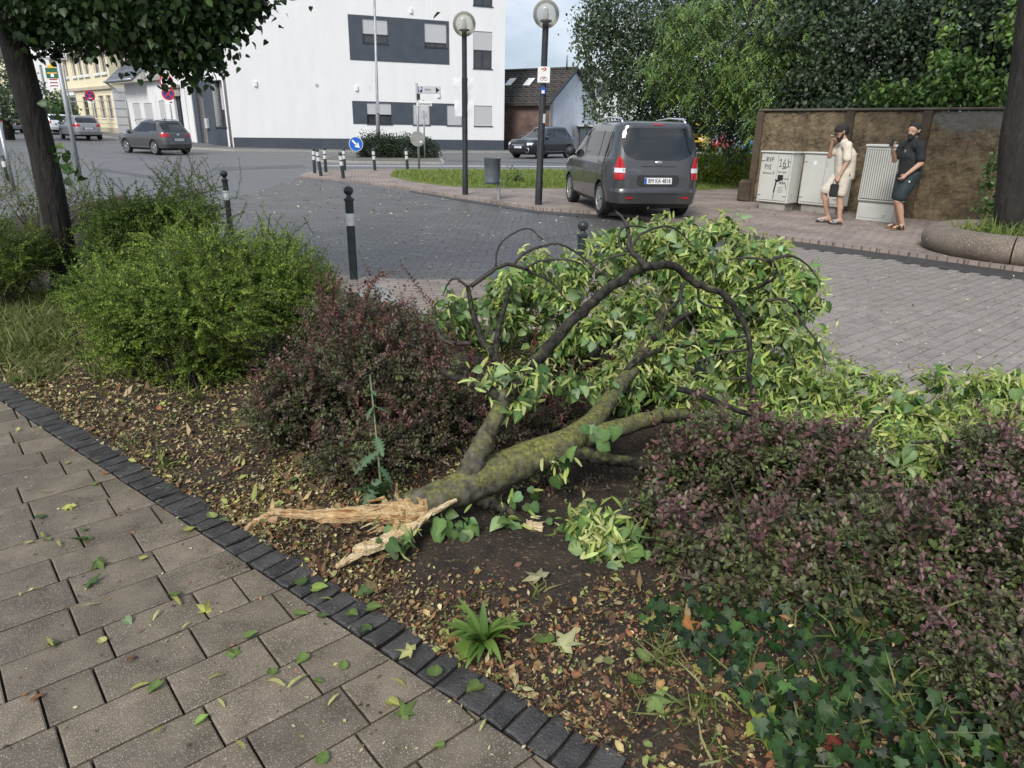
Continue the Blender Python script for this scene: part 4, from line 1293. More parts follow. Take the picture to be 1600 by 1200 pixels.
# single fallen leaves: (photo x, y, kind, length, colour, label or None)
YG, GR, DG, PB, BR, PG = (0.40, 0.42, 0.11), (0.14, 0.205, 0.055), (0.075, 0.125, 0.04), (0.5, 0.5, 0.2), (0.30, 0.14, 0.06), (0.22, 0.29, 0.16)
FL = [(103, 796, 'maple', .075, YG, 'big yellow-green leaf lying flat near the left picture edge'), (122, 846, 'maple', .095, DG, 'large dark green lobed leaf on the slabs at far left'),
      (66, 838, 'bract', .06, YG, None), (93, 851, 'bract', .055, YG, None), (64, 808, 'heart', .045, DG, None), (75, 843, 'oval', .05, GR, None),
      (158, 885, 'maple', .085, GR, 'green leaf cluster on the slabs below the large dark leaf'), (150, 908, 'maple', .08, DG, 'dark crumpled leaf pressed under the green leaf cluster'),
      (60, 923, 'bract', .05, YG, None), (145, 948, 'bract', .055, PB, None), (200, 971, 'heart', .045, PG, 'pale grey-green leaf turned underside up on a slab'),
      (270, 930, 'heart', .055, GR, None), (278, 941, 'bract', .07, YG, None), (245, 960, 'bract', .05, PB, None), (324, 945, 'maple', .085, YG, 'bright curled leaf on the slabs near the middle left'),
      (78, 1004, 'bract', .06, YG, None), (83, 1008, 'heart', .04, DG, None), (205, 1030, 'oval', .05, BR, None), (218, 1074, 'bract', .06, YG, None), (242, 1075, 'heart', .055, GR, 'green serrated leaf next to a yellow bract on the slabs'),
      (360, 1016, 'maple', .07, GR, 'crumpled green leaf at a slab corner left of the pale slab'), (392, 993, 'heart', .05, GR, None), (315, 1124, 'oval', .055, (0.27, 0.40, 0.09), 'oval light green leaf standing out near the bottom edge'),
      (248, 1143, 'bract', .045, YG, None), (335, 1060, 'bract', .05, YG, None), (345, 1098, 'bract', .045, PB, None), (60, 1090, 'oval', .05, BR, None), (38, 1088, 'oval', .03, BR, None),
      (430, 1068, 'bract', .08, PB, None), (467, 1066, 'bract', .08, PB, None), (425, 1050, 'heart', .045, GR, None), (472, 1030, 'heart', .05, GR, None), (498, 1065, 'heart', .035, GR, None),
      (537, 1039, 'heart', .04, GR, None), (622, 1067, 'bract', .06, YG, None), (640, 1105, 'maple', .085, GR, 'torn green leaf lying along a joint near the bottom middle'), (615, 1100, 'heart', .05, YG, None),
      (686, 1166, 'heart', .035, GR, None), (755, 1133, 'bract', .05, PB, None), (505, 1185, 'heart', .05, GR, None), (375, 1165, 'bract', .06, YG, None), (520, 1095, 'bract', .05, PB, None),
      (470, 960, 'heart', .05, GR, None), (505, 963, 'heart', .045, DG, None), (500, 920, 'heart', .065, (0.2, 0.28, 0.06), None), (508, 938, 'bract', .055, YG, None), (472, 910, 'heart', .06, DG, None),
      (552, 960, 'heart', .055, GR, None), (565, 982, 'maple', .07, DG, 'dark toothed leaf on the black edging setts'), (570, 925, 'heart', .07, DG, None), (585, 950, 'heart', .06, GR, None), (630, 1018, 'maple', .08, PB, 'torn yellowish leaf across the edging setts near the bottom'),
      (680, 1050, 'heart', .065, GR, None), (740, 1076, 'heart', .065, GR, None), (460, 765, 'heart', .05, DG, None), (262, 766, 'bract', .06, DG, None), (248, 764, 'bract', .04, PG, None), (296, 828, 'heart', .05, YG, None),
      (330, 806, 'heart', .06, (0.3, 0.36, 0.12), None), (165, 740, 'heart', .03, BR, None), (150, 722, 'heart', .04, GR, None), (250, 783, 'bract', .035, PB, None), (150, 755, 'oval', .045, GR, None), (70, 770, 'bract', .06, YG, None)]
for i in range(34):
    t_, w_ = random.uniform(-1.5, 5.0), -random.random() ** 1.3 * 1.6
    q = KP + KD * t_ + KN * w_
    FL.append((None, q, random.choice(['bract', 'bract', 'heart', 'oval']), random.uniform(.025, .05), random.choice([YG, PB, GR, GR, BR]), None))
_fm = {}
for i, (px, py, kind, s, c, lab) in enumerate(FL):
    if px is None:
        p = np.array([py[0], py[1], 0.036])
    else:
        p = gz(px, py, 0.036)
        d = float(bed_d([p[:2]])[0])
        if d > 0:
            p[2] = bed_z(p[0], p[1]) + .012
    key = (kind, c, i % 3)
    if key not in _fm:
        lv = Leaves()
        lv.add(kind, [(-.45, 0, 0)], [(1, 0, 0)], [(0, 0, 1)], 1.0, np.clip(np.array(c) * random.uniform(.85, 1.15), 0, 1), bend=random.uniform(-.35, .15))
        me = np_mesh('fallen_leaf', np.vstack(lv.V) + np.array([0, 0, .06]), None, np.vstack(lv.F), np.vstack(lv.C))
        me.materials.append(M['leaf_matte'])
        _fm[key] = me
    o = bpy.data.objects.new('fallen_leaf', _fm[key])
    link(o)
    o.location = p
    o.scale = (s * .92, s * .8, s * 1.3)
    o.rotation_euler = (random.uniform(-.25, .25), random.uniform(-.25, .25), random.uniform(0, 6.28))
    colw = {YG: 'yellow-green', GR: 'mid green', DG: 'dark green', PB: 'pale cream', BR: 'brown', PG: 'grey-green'}.get(c, 'light green')
    kindname = {'bract': 'narrow bract', 'heart': 'heart-shaped leaf', 'oval': 'oval scrap', 'maple': 'lobed leaf'}[kind]
    w_ = float((p[:2] - KP) @ KN); t_ = float((p[:2] - KP) @ KD)
    across = 'on the soil beside the edging' if w_ > .15 else 'on the black edging setts' if w_ > 0 else 'on the slabs next to the edging' if w_ > -.3 else 'on the slabs in mid pavement' if w_ > -.75 else 'on the slabs far from the edging'
    along = 'at the upper left' if t_ < 1.0 else 'level with the split wood' if t_ < 2.4 else 'level with the plantain tuft' if t_ < 3.4 else 'near the bottom edge'
    tag(o, lab or (colw + ' ' + kindname + ' ' + across + ', ' + along), 'leaf', 'leaves blown onto the pavement')
# bigger dead leaves on the soil
for px, py, kind, s, c, lab in ((1205, 1150, 'maple', .105, (0.30, 0.36, 0.06), 'large yellow-green maple leaf on the litter near the bottom right'), (830, 915, 'maple', .085, (0.38, 0.36, 0.20), 'crumpled beige leaf on the bare soil below the snapped limb'),
                                (890, 1005, 'maple', .09, (0.45, 0.46, 0.24), 'mottled pale leaf on the soil right of the plantain tuft'), (1150, 1100, 'maple', .09, (0.42, 0.42, 0.18), 'pale shrivelled leaf just above the large yellow-green maple leaf'),
                                (1330, 1115, 'oval', .085, (0.46, 0.36, 0.2), 'curled tan leaf among the ivy'), (1015, 990, 'maple', .06, YG, 'small yellow-green leaf at the ivy edge'), (1075, 1000, 'maple', .06, (0.4, 0.18, 0.06), 'orange-brown leaf at the ivy edge'),
                                (850, 1000, 'heart', .06, GR, 'small green leaf beside the mottled pale leaf'), (990, 1070, 'heart', .05, GR, 'green leaf on the brown litter left of the ivy'), (1030, 1110, 'maple', .075, (0.2, 0.28, 0.09), 'torn green leaf on the litter near the bottom centre'),
                                (1310, 1190, 'maple', .08, (0.2, 0.05, 0.03), 'dark red dead leaf at the bottom edge'), (730, 1010, 'heart', .07, (0.17, 0.27, 0.05), 'bright green leaf below the plantain tuft')):
    p = bed_pt(px, py)
    lv = Leaves()
    lv.add(kind, [(-.45, 0, 0)], [(1, 0, 0)], [(0, 0, 1)], 1.0, c, bend=random.uniform(-.4, .1))
    me = np_mesh('fallen_leaf', np.vstack(lv.V), None, np.vstack(lv.F), np.vstack(lv.C))
    o = obj('fallen_leaf', me, M['leaf_matte'], None, p + np.array([0, 0, .022]), (random.uniform(-.3, .3) + .2, random.uniform(-.3, .3), random.uniform(0, 6.28)))
    o.scale = (s * 1.2,) * 3
    tag(o, lab, 'leaf')

# ivy carpet
iv = Leaves()
ivpoly = [(995, 950), (1060, 910), (1180, 920), (1400, 930), (1620, 1000), (1640, 1230), (1230, 1230), (1180, 1110), (1090, 1030), (1030, 985)]
pts = []
while len(pts) < 1250:
    a, b = RNG.uniform(980, 1640), RNG.uniform(870, 1230)
    if inside((a, b), ivpoly):
        pts.append((a, b))
P = []
for a, b in pts:
    hgt = RNG.random() ** 1.5 * .13
    q = gz(a, b, .06 + hgt)
    q[2] = max(q[2], bed_z(q[0], q[1]) + .012)
    P.append(q)
P = np.array(P)
n = len(P)
D = unit(np.c_[RNG.normal(0, .7, n), RNG.normal(-.5, .5, n), RNG.normal(-.45, .3, n)])
N = unit(np.c_[RNG.normal(0, .5, n), RNG.normal(-.35, .55, n), np.full(n, .65)])
iv.add('ivy', P, D, N, RNG.uniform(.02, .052, n), pal([(0.014, 0.034, 0.010), (0.022, 0.05, 0.014), (0.04, 0.085, 0.02), (0.014, 0.026, 0.013)], n, .18, [3, 3, 1.6, 2]), bend=RNG.normal(.1, .1, n))
o = iv.build('ivy', M['leaf_gloss'])
stuff(o)
tag(o, 'dark green ivy covering the ground under the right barberries', 'ivy')

# grass at the left of the bed, thin tufts in the litter
def tuft(lv, p, n, L, cols, lean=.6, wd=1.0):
    P = np.repeat(np.array(p)[None], n, 0) + np.c_[RNG.normal(0, L * .18, (n, 2)), np.zeros(n)]
    D = unit(np.c_[RNG.normal(0, lean, (n, 2)), np.ones(n)])
    N = unit(np.c_[RNG.normal(size=(n, 2)), np.full(n, .4)])
    lv.add('blade', P, D, N, L * RNG.uniform(.5, 1.2, n), pal(cols, n, .15), bend=RNG.uniform(.1, .9, n), width=wd)
GC = [(0.13, 0.18, 0.04), (0.2, 0.24, 0.07), (0.09, 0.13, 0.03), (0.28, 0.28, 0.12)]
gr = Leaves()
for _ in range(360):
    a, b = RNG.uniform(-40, 250), RNG.uniform(440, 600)
    if b < 470 + .35 * a - 30 or RNG.random() < .25:
        continue
    tuft(gr, bed_pt(a, b), 16, RNG.uniform(.07, .16), GC, .7)
for _ in range(200):
    a, b = RNG.uniform(-40, 110), RNG.uniform(470, 560)
    tuft(gr, bed_pt(a, b), 18, RNG.uniform(.09, .2), GC, .7)
for _ in range(70):
    tuft(gr, bed_pt(RNG.uniform(1000, 1560), RNG.uniform(930, 1200)), 8, RNG.uniform(.06, .15), GC, .9)
o = gr.build('rough_grass', M['leaf_matte'])
stuff(o)
tag(o, 'rough grass at the left end of the bed and thinly among the ivy', 'grass')
for px, py, k, L, lab in ((260, 722, 26, .1, 'flattened dry grass tuft in the litter near the edging'), (205, 690, 14, .09, 'thin grass tuft left of the flattened tuft'), (300, 640, 16, .14, 'pale grass tuft at the foot of the large green shrub'),
                          (840, 935, 10, .08, 'wispy seedling on the bare soil'), (355, 680, 14, .08, 'small weed tuft below the barberry edge'), (1380, 1000, 12, .22, 'long grass blades rising through the ivy')):
    lv = Leaves()
    p = bed_pt(px, py)
    tuft(lv, p, k, L, GC, .9, 1.6)
    o = lv.build('grass_tuft', M['leaf_matte'], None, p)
    o.location = p
    tag(o, lab, 'grass')
# ribwort plantain: a rosette of strap leaves
def strap(L, w, curve, c, twist=0.0):
    """one long leaf with a folded midrib, arching over"""
    n = 9
    Vs, Fs = [], []
    for i in range(n):
        t_ = i / (n - 1)
        ang = R(78) - curve * t_
        if i == 0:
            x = z = 0.0
        else:
            x += L / (n - 1) * math.cos(ang)
            z += L / (n - 1) * math.sin(ang)
        ww = w * (math.sin(math.pi * min(1, .12 + t_ * .9)) ** .8) + .002
        Vs += [(x, ww, z + ww * .35), (x, 0, z), (x, -ww, z + ww * .35)]
        if i:
            a = (i - 1) * 3
            Fs += [(a, a + 1, a + 4, a + 3), (a + 1, a + 2, a + 5, a + 4)]
    col = np.tile(np.array(c), (len(Vs), 1)) * (1 + .12 * np.tile([0, 1, 0], n)[:, None])
    return np_mesh('leaf', np.array(Vs), Fs, None, col, True)
p = bed_pt(757, 1000)
pl = thing('plantain', 'tuft of long ribbed strap leaves on the soil in front of the trunk', 'weed', p)
for i in range(34):
    L = random.uniform(.10, .21)
    me = strap(L, random.uniform(.007, .013), random.uniform(.6, 2.3), random.choice([(0.11, 0.19, 0.035), (0.15, 0.24, 0.05), (0.08, 0.15, 0.03)]))
    obj('leaf', me, M['leaf'], pl, (random.uniform(-.012, .012), random.uniform(-.012, .012), 0), (random.uniform(-.1, .1), random.uniform(-.25, .35), random.uniform(0, 6.28)))
# prickly lettuce: stem with deeply lobed leaves, two large basal leaves
p = bed_pt(598, 800)
le = thing('prickly_lettuce', 'tall grey-green weed with jagged leaves in front of the left barberry', 'weed', p)
top = at(578, 585, 2.86) - p
st_ = bez(np.zeros(3), np.array([.0, -.02, top[2] * .5]), top, 10)
MB().tube(st_, list(np.linspace(.006, .003, 10)), 6).build('stem', mat('weed_stem', (0.14, 0.2, 0.09), rough=.6), le, True)
def jag(L, w, c, lob=5):
    V = [(0, 0, 0)]
    n = lob * 2 + 2
    up_, dn_ = [], []
    for i in range(1, n):
        t_ = i / n
        ww = w * math.sin(math.pi * min(1, .15 + .8 * t_)) * (1.0 if i % 2 else .45)
        zz = -.35 * L * t_ * t_
        up_.append((L * t_ - (.05 * L if i % 2 else 0), ww, zz + .02 * L))
        dn_.append((L * t_ - (.05 * L if i % 2 else 0), -ww, zz + .02 * L))
    mid = [(L * i / n, 0, -.35 * L * (i / n) ** 2) for i in range(n + 1)]
    Vs = mid + up_ + dn_
    m0, u0, d0 = 0, n + 1, n + 1 + len(up_)
    Fs = [(0, 1, u0), (0, d0, 1)]
    for i in range(1, n - 1):
        Fs += [(i, i + 1, u0 + i), (i, u0 + i, u0 + i - 1), (i, d0 + i, i + 1), (i, d0 + i - 1, d0 + i)]
    Fs += [(n - 1, n, u0 + len(up_) - 1), (n - 1, d0 + len(dn_) - 1, n)]
    col = np.tile(np.array(c), (len(Vs), 1))
    col[:n + 1] *= 1.9
    return np_mesh('leaf', np.array(Vs), None, Fs, col, True)
for f, ang, L, w in ((.25, -2.2, .13, .035), (.4, -.6, .11, .03), (.5, -2.6, .13, .035), (.62, -1.2, .10, .028), (.7, -2.9, .10, .028), (.8, -.2, .085, .022), (.88, -2.0, .07, .02), (.95, -1.0, .05, .014), (1, -2.6, .04, .012)):
    q = st_[min(9, int(f * 9))]
    obj('leaf', jag(L, w, (0.085, 0.14, 0.075)), M['leaf_matte'], le, q, (random.uniform(-.5, .5), random.uniform(-.2, .5), ang))
for ang, L, w, tl in ((-1.9, .22, .045, -1.1), (-1.2, .2, .04, -1.2), (-2.6, .16, .035, -.9)):
    obj('leaf', jag(L, w, (0.045, 0.085, 0.03), 3), M['leaf_matte'], le, (0, 0, .03), (0, tl, ang), )
# wild barley
bar_m = mat('barley', (0.26, 0.33, 0.1), (0.36, 0.4, 0.16), 40, .6)
for (a, b, lab) in ((((1310, 1110), (1330, 1010), (1395, 900)), (1312, 1130), 'drooping barley ear low over the ivy'), (((1375, 985), (1350, 880), (1340, 840)), (1330, 1000), 'barley ear hanging in front of the purple-green barberry'), (((1400, 830), (1385, 800), (1372, 770)), (1320, 850), 'upper barley ear beside the barberry')):
    pth = [at(q[0], q[1], 2.1 + .12 * i) for i, q in enumerate(a)]
    base_ = pth[0].copy()
    root = thing('wild_barley', lab, 'grass', base_)
    S_ = spline([p_ - base_ for p_ in pth], 10)
    g0 = np.array([0.03, 0.15, -max(0.02, base_[2] + S_[-1][2] - .05)]) + S_[-1]
    S_ = np.vstack([S_, spline([S_[-1], (S_[-1] + g0) / 2 + np.array([.03, 0, 0]), g0], 6)[1:]])
    MB().tube(S_, .0012, 4).build('stalk', bar_m, root)
    lv = Leaves()
    hd = S_[0] - S_[3]
    ax = unit(hd)
    m_ = 60
    f = RNG.random(m_)
    lv.add('blade', S_[0] - ax * (f * .075)[:, None] , unit(ax + .3 * rdir(m_)), rdir(m_), .035, pal([(0.3, 0.38, 0.12), (0.4, 0.44, 0.2)], m_), width=.6)
    lv.add('diam', S_[0] - ax * (f * .075)[:, None], unit(ax + .25 * rdir(m_)), rdir(m_), .012, pal([(0.28, 0.36, 0.12)], m_))
    lv.build('ear', M['leaf_matte'], root)
# ------------------------------------------------------------------ street furniture
M['reflect'] = mat('reflect', (0.55, 0.56, 0.56), (0.66, 0.66, 0.65), 20, .5)
M['globe'] = None
def globe_mat():
    m, N, L, B = _nt('smoked_globe')
    B.inputs['Base Color'].default_value = (0.62, 0.60, 0.54, 1)
    B.inputs['Roughness'].default_value = 0.08
    B.inputs['Transmission Weight'].default_value = 0.0
    tr = N.new('ShaderNodeBsdfTransparent'); tr.inputs['Color'].default_value = (0.86, 0.87, 0.83, 1)
    fr = N.new('ShaderNodeFresnel'); fr.inputs['IOR'].default_value = 1.35
    ad = N.new('ShaderNodeMath'); ad.operation = 'ADD'; ad.inputs[1].default_value = .20
    L.new(fr.outputs[0], ad.inputs[0])
    ms = N.new('ShaderNodeMixShader')
    L.new(ad.outputs[0], ms.inputs['Fac']); L.new(tr.outputs[0], ms.inputs[1]); L.new(B.outputs[0], ms.inputs[2])
    L.new(ms.outputs[0], N['Material Output'].inputs['Surface'])
    return m
M['globe'] = globe_mat()

def ball_bollard(label, p, h=0.95, r=.04, band=True, tilt=(0, 0)):
    b = thing('bollard', label, 'bollard', p, group='ball-topped bollards along the planting bed')
    b.rotation_euler = (tilt[0], tilt[1], 0)
    MB().lathe([(0, 0), (r, 0), (r, h - .16), (r * 1.25, h - .155), (r * 1.25, h - .135), (r * .8, h - .12), (r * .55, h - .105), (r * .55, h - .095), (0, h - .09)], 20).build('post', M['bollard'], b, 'auto')
    MB().lathe([(max(.0005, .052 * math.sin(a)), h - .052 - .052 * math.cos(a)) for a in np.linspace(0, math.pi, 13)], 20).build('ball', M['bollard'], b, True)
    if band:
        MB().lathe([(r + .002, h - .42), (r + .002, h - .29), (r, h - .288)], 20).build('band', M['reflect'], b, True)
    return b
ball_bollard('tall bollard with white band behind the left barberry', gz(553, 437), 1.02, .045)
ball_bollard('bollard with its ball top seen above the large green shrub', gz(362, 372), .98, .04, band=True)
ball_bollard('bollard mostly hidden behind the fallen branch, only its ball shows', gz(905, 470), .80, .045, band=False)

def band_bollard(label, px, top, bot, tilt=0.0):
    p = gz(*bot)
    p[2] = 0.06
    hh = 0.2
    lo, hi = .3, 1.6
    for _ in range(30):
        m_ = (lo + hi) / 2
        v = np.array([p[0], p[1], p[2] + m_]) - _c
        y = 600 - FPX * (v @ _up) / (v @ _fw)
        lo, hi = (m_, hi) if y > top else (lo, m_)
    h = lo
    b = thing('bollard', label, 'bollard', p, group='banded bollards on the tip of the paved island')
    b.rotation_euler = (0, tilt, 0)
    r = .055
    MB().lathe([(0, 0), (r, 0), (r, h - .06), (r * .75, h - .02), (0, h)], 14).build('post', M['bollard'], b, 'auto')
    MB().lathe([(r + .003, h - .40), (r + .003, h - .28)], 14).build('band', M['reflect'], b, True)
    MB().lathe([(r + .003, h - .24), (r + .003, h - .12)], 14).build('band', M['reflect'], b, True)
for lab, x, top, bot, tl in (('leftmost banded bollard at the tip of the island', 491, 230, (492, 273.5), .02), ('second banded bollard from the island tip, tilted', 498, 231, (502, 278), -.09),
                             ('third banded bollard, set back behind the first two', 509, 229, (509.5, 271.5), 0), ('bollard nearest the camera in the island group, tilted', 533, 237, (537, 282), -.08),
                             ('bollard just behind the tilted near one', 539, 230, (539, 269), 0), ('lone bollard in front of the hedge', 584, 231, (586, 269), -.04), ('bollard at the left end of the lawn', 634, 231, (637, 268), -.05)):
    band_bollard(lab, x, top, bot, tl)

# globe lamps
def lamp(label, base_px, h=None, rad=.075, gr=.2, tilt=0.0):
    p = gz(*base_px)
    p[2] = .06
    root = thing('globe_lamp', label, 'street lamp', p, group='globe lamps on black posts')
    root.rotation_euler = (0, tilt, 0)
    MB().lathe([(0, 0), (rad, 0), (rad, .5), (rad * .92, .52), (rad * .92, h * .55), (rad * .82, h * .56), (rad * .82, h - .42), (.12, h - .40), (.12, h - .37), (.03, h - .36), (0, h - .36)], 18).build('post', M['black_metal'], root, 'auto')
    cz = h - gr
    MB().lathe([(max(.0005, gr * math.sin(a)), cz - gr * math.cos(a)) for a in np.linspace(.28, math.pi, 20)], 30).build('globe', M['globe'], root, True)
    b = MB().lathe([(0, h - .37), (.055, h - .36), (.055, h - .25), (.04, h - .245), (.04, h - .16), (.02, h - .14), (0, h - .14)], 14).build('lamp_holder', M['sign_grey'], root, 'auto')
    return root
def height_at(base, px_top):
    lo, hi = .2, 15
    for _ in range(40):
        m_ = (lo + hi) / 2
        v = np.array([base[0], base[1], base[2] + m_]) - _c
        y = 600 - FPX * (v @ _up) / (v @ _fw)
        lo, hi = (m_, hi) if y > px_top else (lo, m_)
    return lo
b1, b2 = gz(727, 308), gz(841, 324)
h1, h2 = height_at(b1, 22), height_at(b2, 4)
l1 = lamp('globe lamp on a black post with a plastic sleeve, left of the bin', (727, 308), h1, .072, .262)
l2 = lamp('globe lamp with the white cycle route sign, between bin and van', (841, 324), h2, .078, .262, .012)
# translucent sleeve on the first lamp
sl = mat('sleeve', (0.62, 0.64, 0.66), (0.72, 0.74, 0.76), 6, .35)
z0, z1 = height_at(b1, 186), height_at(b1, 126)
for x0, x1, yy in ((-.23, -.06, -.02), (.06, .22, -.03)):
    MB().grid([[(x0 * (1 + .03 * k), yy - .01 * math.sin(k * 2 + i), z0 + (z1 - z0) * k / 5) if i == 0 else (x1, -.075, z0 + (z1 - z0) * k / 5) for i in (0, 1)] for k in range(6)]).build('sleeve', sl, l1)
MB().lathe([(.08, z0), (.08, z1)], 16).build('sleeve_band', M['black_metal'], l1)
# cycle route sign on the second lamp
sz0, sz1 = height_at(b2, 134), height_at(b2, 110)
sy = -.085
sg = MB().box(-.125, .125, sy - .012, sy, sz0, sz1).build('sign_plate', M['white'], l2)
MB().box(-.128, .128, sy - .009, sy + .003, sz1 - .004, sz1 + .01).box(-.128, .128, sy - .009, sy + .003, sz0 - .01, sz0 + .004).build('sign_frame', M['sign_grey'], l2)
sm = (sz0 + sz1) / 2
MB().add([(-.05, sy - .014, sm + .09), (.0, sy - .014, sm + .09), (.0, sy - .014, sm + .115), (-.05, sy - .014, sm + .115)], [(0, 1, 2, 3)]).add([(-.02, sy - .014, sm + .16), (.06, sy - .014, sm + .1025), (-.02, sy - .014, sm + .045), (-.0, sy - .014, sm + .045), (.0, sy - .014, sm + .16), (.02, sy - .014, sm + .1025)], [(0, 5, 1), (5, 2, 1)]).build('arrow', M['red'], l2)
bk = MB()
for cx in (-.038, .038):
    bk.tube([(cx + .03 * math.cos(a), sy - .014, sm - .08 + .03 * math.sin(a)) for a in np.linspace(0, 6.283, 15)], .004, 4)
bk.tube([(-.038, sy - .014, sm - .08), (-.015, sy - .014, sm - .035), (.02, sy - .014, sm - .035), (.038, sy - .014, sm - .08)], .003, 4).tube([(-.015, sy - .014, sm - .035), (.0, sy - .014, sm - .08), (.022, sy - .014, sm - .035)], .003, 4)
bk.build('cycle_symbol', M['dark_red'], l2)
MB().box(-.045, .045, -.082, -.075, sz0 - .22, sz0 - .09).build('sticker', M['blue'], l2)
MB().box(-.03, .03, -.086, -.083, sz0 - .21, sz0 - .15).build('sticker', M['white'], l2)
MB().box(.02, .07, -.082, -.06, sz0 - .78, sz0 - .6).build('sticker', M['sign_grey'], l2)
# litter bin
p = gz(779, 316); p[2] = .06
bn = thing('litter_bin', 'grey litter bin hung on a short steel post on the paved strip', 'litter bin', p)
hb = height_at(p, 246)
MB().lathe([(0, 0), (.038, 0), (.038, hb), (.03, hb + .004), (0, hb + .005)], 14).build('post', M['grey_post'], bn, 'auto')
zb0, zb1 = height_at(p, 287), height_at(p, 247)
bm_ = mat('bin_grey', (0.07, 0.085, 0.095), (0.10, 0.115, 0.125), 6, .45)
MB().lathe([(0, zb0), (.155, zb0), (.17, zb0 + .02), (.175, zb0 + .05), (.17, zb0 + .06), (.185, zb1 - .03), (.192, zb1 - .02), (.192, zb1), (.18, zb1), (.175, zb1 - .03), (.16, zb0 + .1)], 26, c=(-.15, -.02, 0)).build('bucket', bm_, bn, 'auto')
MB().lathe([(.178, zb1 - .035), (.12, zb1 - .09), (.0, zb1 - .16)], 18, c=(-.15, -.02, 0)).build('bin_bag', M['sign_grey'], bn, True)
MB().box(-.05, .05, -.05, .05, zb0 + .05, zb0 + .10).box(-.05, .05, -.05, .05, zb1 - .12, zb1 - .07).build('bracket', M['grey_post'], bn)
# parking direction sign and street name sign on one post
p = gz(655, 267.5); p[2] = .085
sgn = thing('direction_signpost', 'leaning grey post with parking arrow sign and street name plate', 'sign', p)
hp = height_at(p, 130)
SD_ = p[1]
pxm = depth(p + np.array([0, 0, 2])) / FPX
lx = (648 - 655) * pxm + .14
MB().tube([(0, 0, 0), (lx * .1, 0, hp)], .045, 12).build('post', M['grey_post'], sgn, True)
def zat(y):
    return height_at(p, y)
w_ = 36 * pxm
x0 = lx * .1 + .02
MB().cbox(x0, x0 + w_, -.09, -.05, zat(146), zat(134), .01).build('arrow_plate', M['sign_grey'], sgn)
MB().box(x0 + .02, x0 + .19, -.096, -.091, zat(144.3), zat(135.6)).build('parking_panel', M['navy'], sgn)
text('parking_letter', 'P', .2, M['white'], sgn, (x0 + .105, -.099, zat(141)), (R(90), 0, 0))
MB().tube([(x0 + .04, -.098, zat(138.4)), (x0 + .105, -.098, zat(136.6)), (x0 + .17, -.098, zat(138.4))], .012, 4).build('parking_roof', M['white'], sgn)
text('sign_text', 'Park', .1, M['bollard'], sgn, (x0 + w_ * .48, -.094, zat(139.8)), (R(90), 0, 0), sx=1.1)
MB().box(x0 + .27, x0 + .33, -.094, -.0905, zat(142), zat(138)).build('sign_emblem', M['steel'], sgn)
MB().add([(x0 + w_ * .8, -.096, zat(145)), (x0 + w_ * .97, -.096, zat(140.3)), (x0 + w_ * .8, -.096, zat(136))], [(0, 1, 2)]).build('arrow', M['black'], sgn)
w2 = 22.5 * pxm
MB().cbox(x0 + .0, x0 + w2, -.085, -.05, zat(165.6), zat(158.6), .008).build('name_plate', M['white'], sgn)
text('street_name', 'Germaniastr.', .135, M['black'], sgn, (x0 + w2 * .52, -.092, zat(162.1)), (R(90), 0, 0), sx=.72)
MB().box(x0 - .02, x0 + .1, -.08, -.06, zat(156), zat(146.5)).build('small_plate', M['black_metal'], sgn)
MB().lathe([(0, -.075), (.27, -.075), (.27, -.06), (0, -.06)], 24, c=(-.02, 0, zat(217)), axis='y').build('round_plate', mat('plate_back', (0.2, 0.21, 0.2), (0.26, 0.27, 0.26), 5, .6), sgn)
MB().box(.06, .14, -.085, -.078, zat(223), zat(220)).build('sticker', M['white'], sgn)
# thinner sign post behind it
p = gz(664, 251); p[2] = .12
ps = thing('sign_post', 'thin grey post with a narrow back-turned sign, behind the street name plate', 'sign', p)
hp2 = height_at(p, 156)
MB().tube([(0, 0, 0), (0, 0, hp2)], .04, 10).build('post', M['grey_post'], ps, True)
MB().box(-.12, .18, -.07, -.045, height_at(p, 174), height_at(p, 158)).build('plate', M['sign_grey'], ps)
MB().box(-.05, .16, -.07, -.045, height_at(p, 184), height_at(p, 176)).build('plate', M['grey_post'], ps)
# blue keep-right sign
p = gz(558, 250.5); p[2] = .12
kr = thing('keep_right_sign', 'round blue sign with white diagonal arrow, left of the hedge', 'sign', p)
zc = height_at(p, 225)
MB().tube([(0, 0, 0), (0, 0, zc + .2)], .035, 10).build('post', M['grey_post'], kr, True)
MB().lathe([(0, -.06), (.335, -.06), (.335, -.045), (0, -.045)], 32, c=(0, 0, zc), axis='y').build('disc', M['white'], kr)
MB().lathe([(0, -.064), (.315, -.064), (.315, -.059)], 32, c=(0, 0, zc), axis='y').build('face', mat('sign_blue', (0.005, 0.11, 0.5), rough=.4), kr)
a = np.array([.70, -.71]); b = np.array([.71, .70])
def arr(u, v):
    q = a * u + b * v
    return (q[0], -.068, zc + q[1])
MB().add([arr(-.24, -.04), arr(.06, -.04), arr(.06, .04), arr(-.24, .04)], [(0, 1, 2, 3)]).add([arr(.03, -.14), arr(.25, 0), arr(.03, .14)], [(0, 1, 2)]).build('arrow', M['white'], kr)
# tall leaning mast
p = gz(592, 247); p[2] = .12
ms_ = thing('lamp_mast', 'tall thin leaning grey mast rising out of the hedge', 'lamp post', p)
q1 = at(585, 0, p[1]) - p
MB().tube([(0, 0, 0), q1 * .33, q1 * .33 + q1 * .02, q1 * 1.25], [.11, .095, .07, .05], 12).build('mast', M['grey_post'], ms_, True)
MB().box(-.02, .12, -.14, -.1, height_at(p, 177), height_at(p, 158)).build('small_sign', M['grey_post'], ms_, loc=(q1[0] * .18, 0, 0))
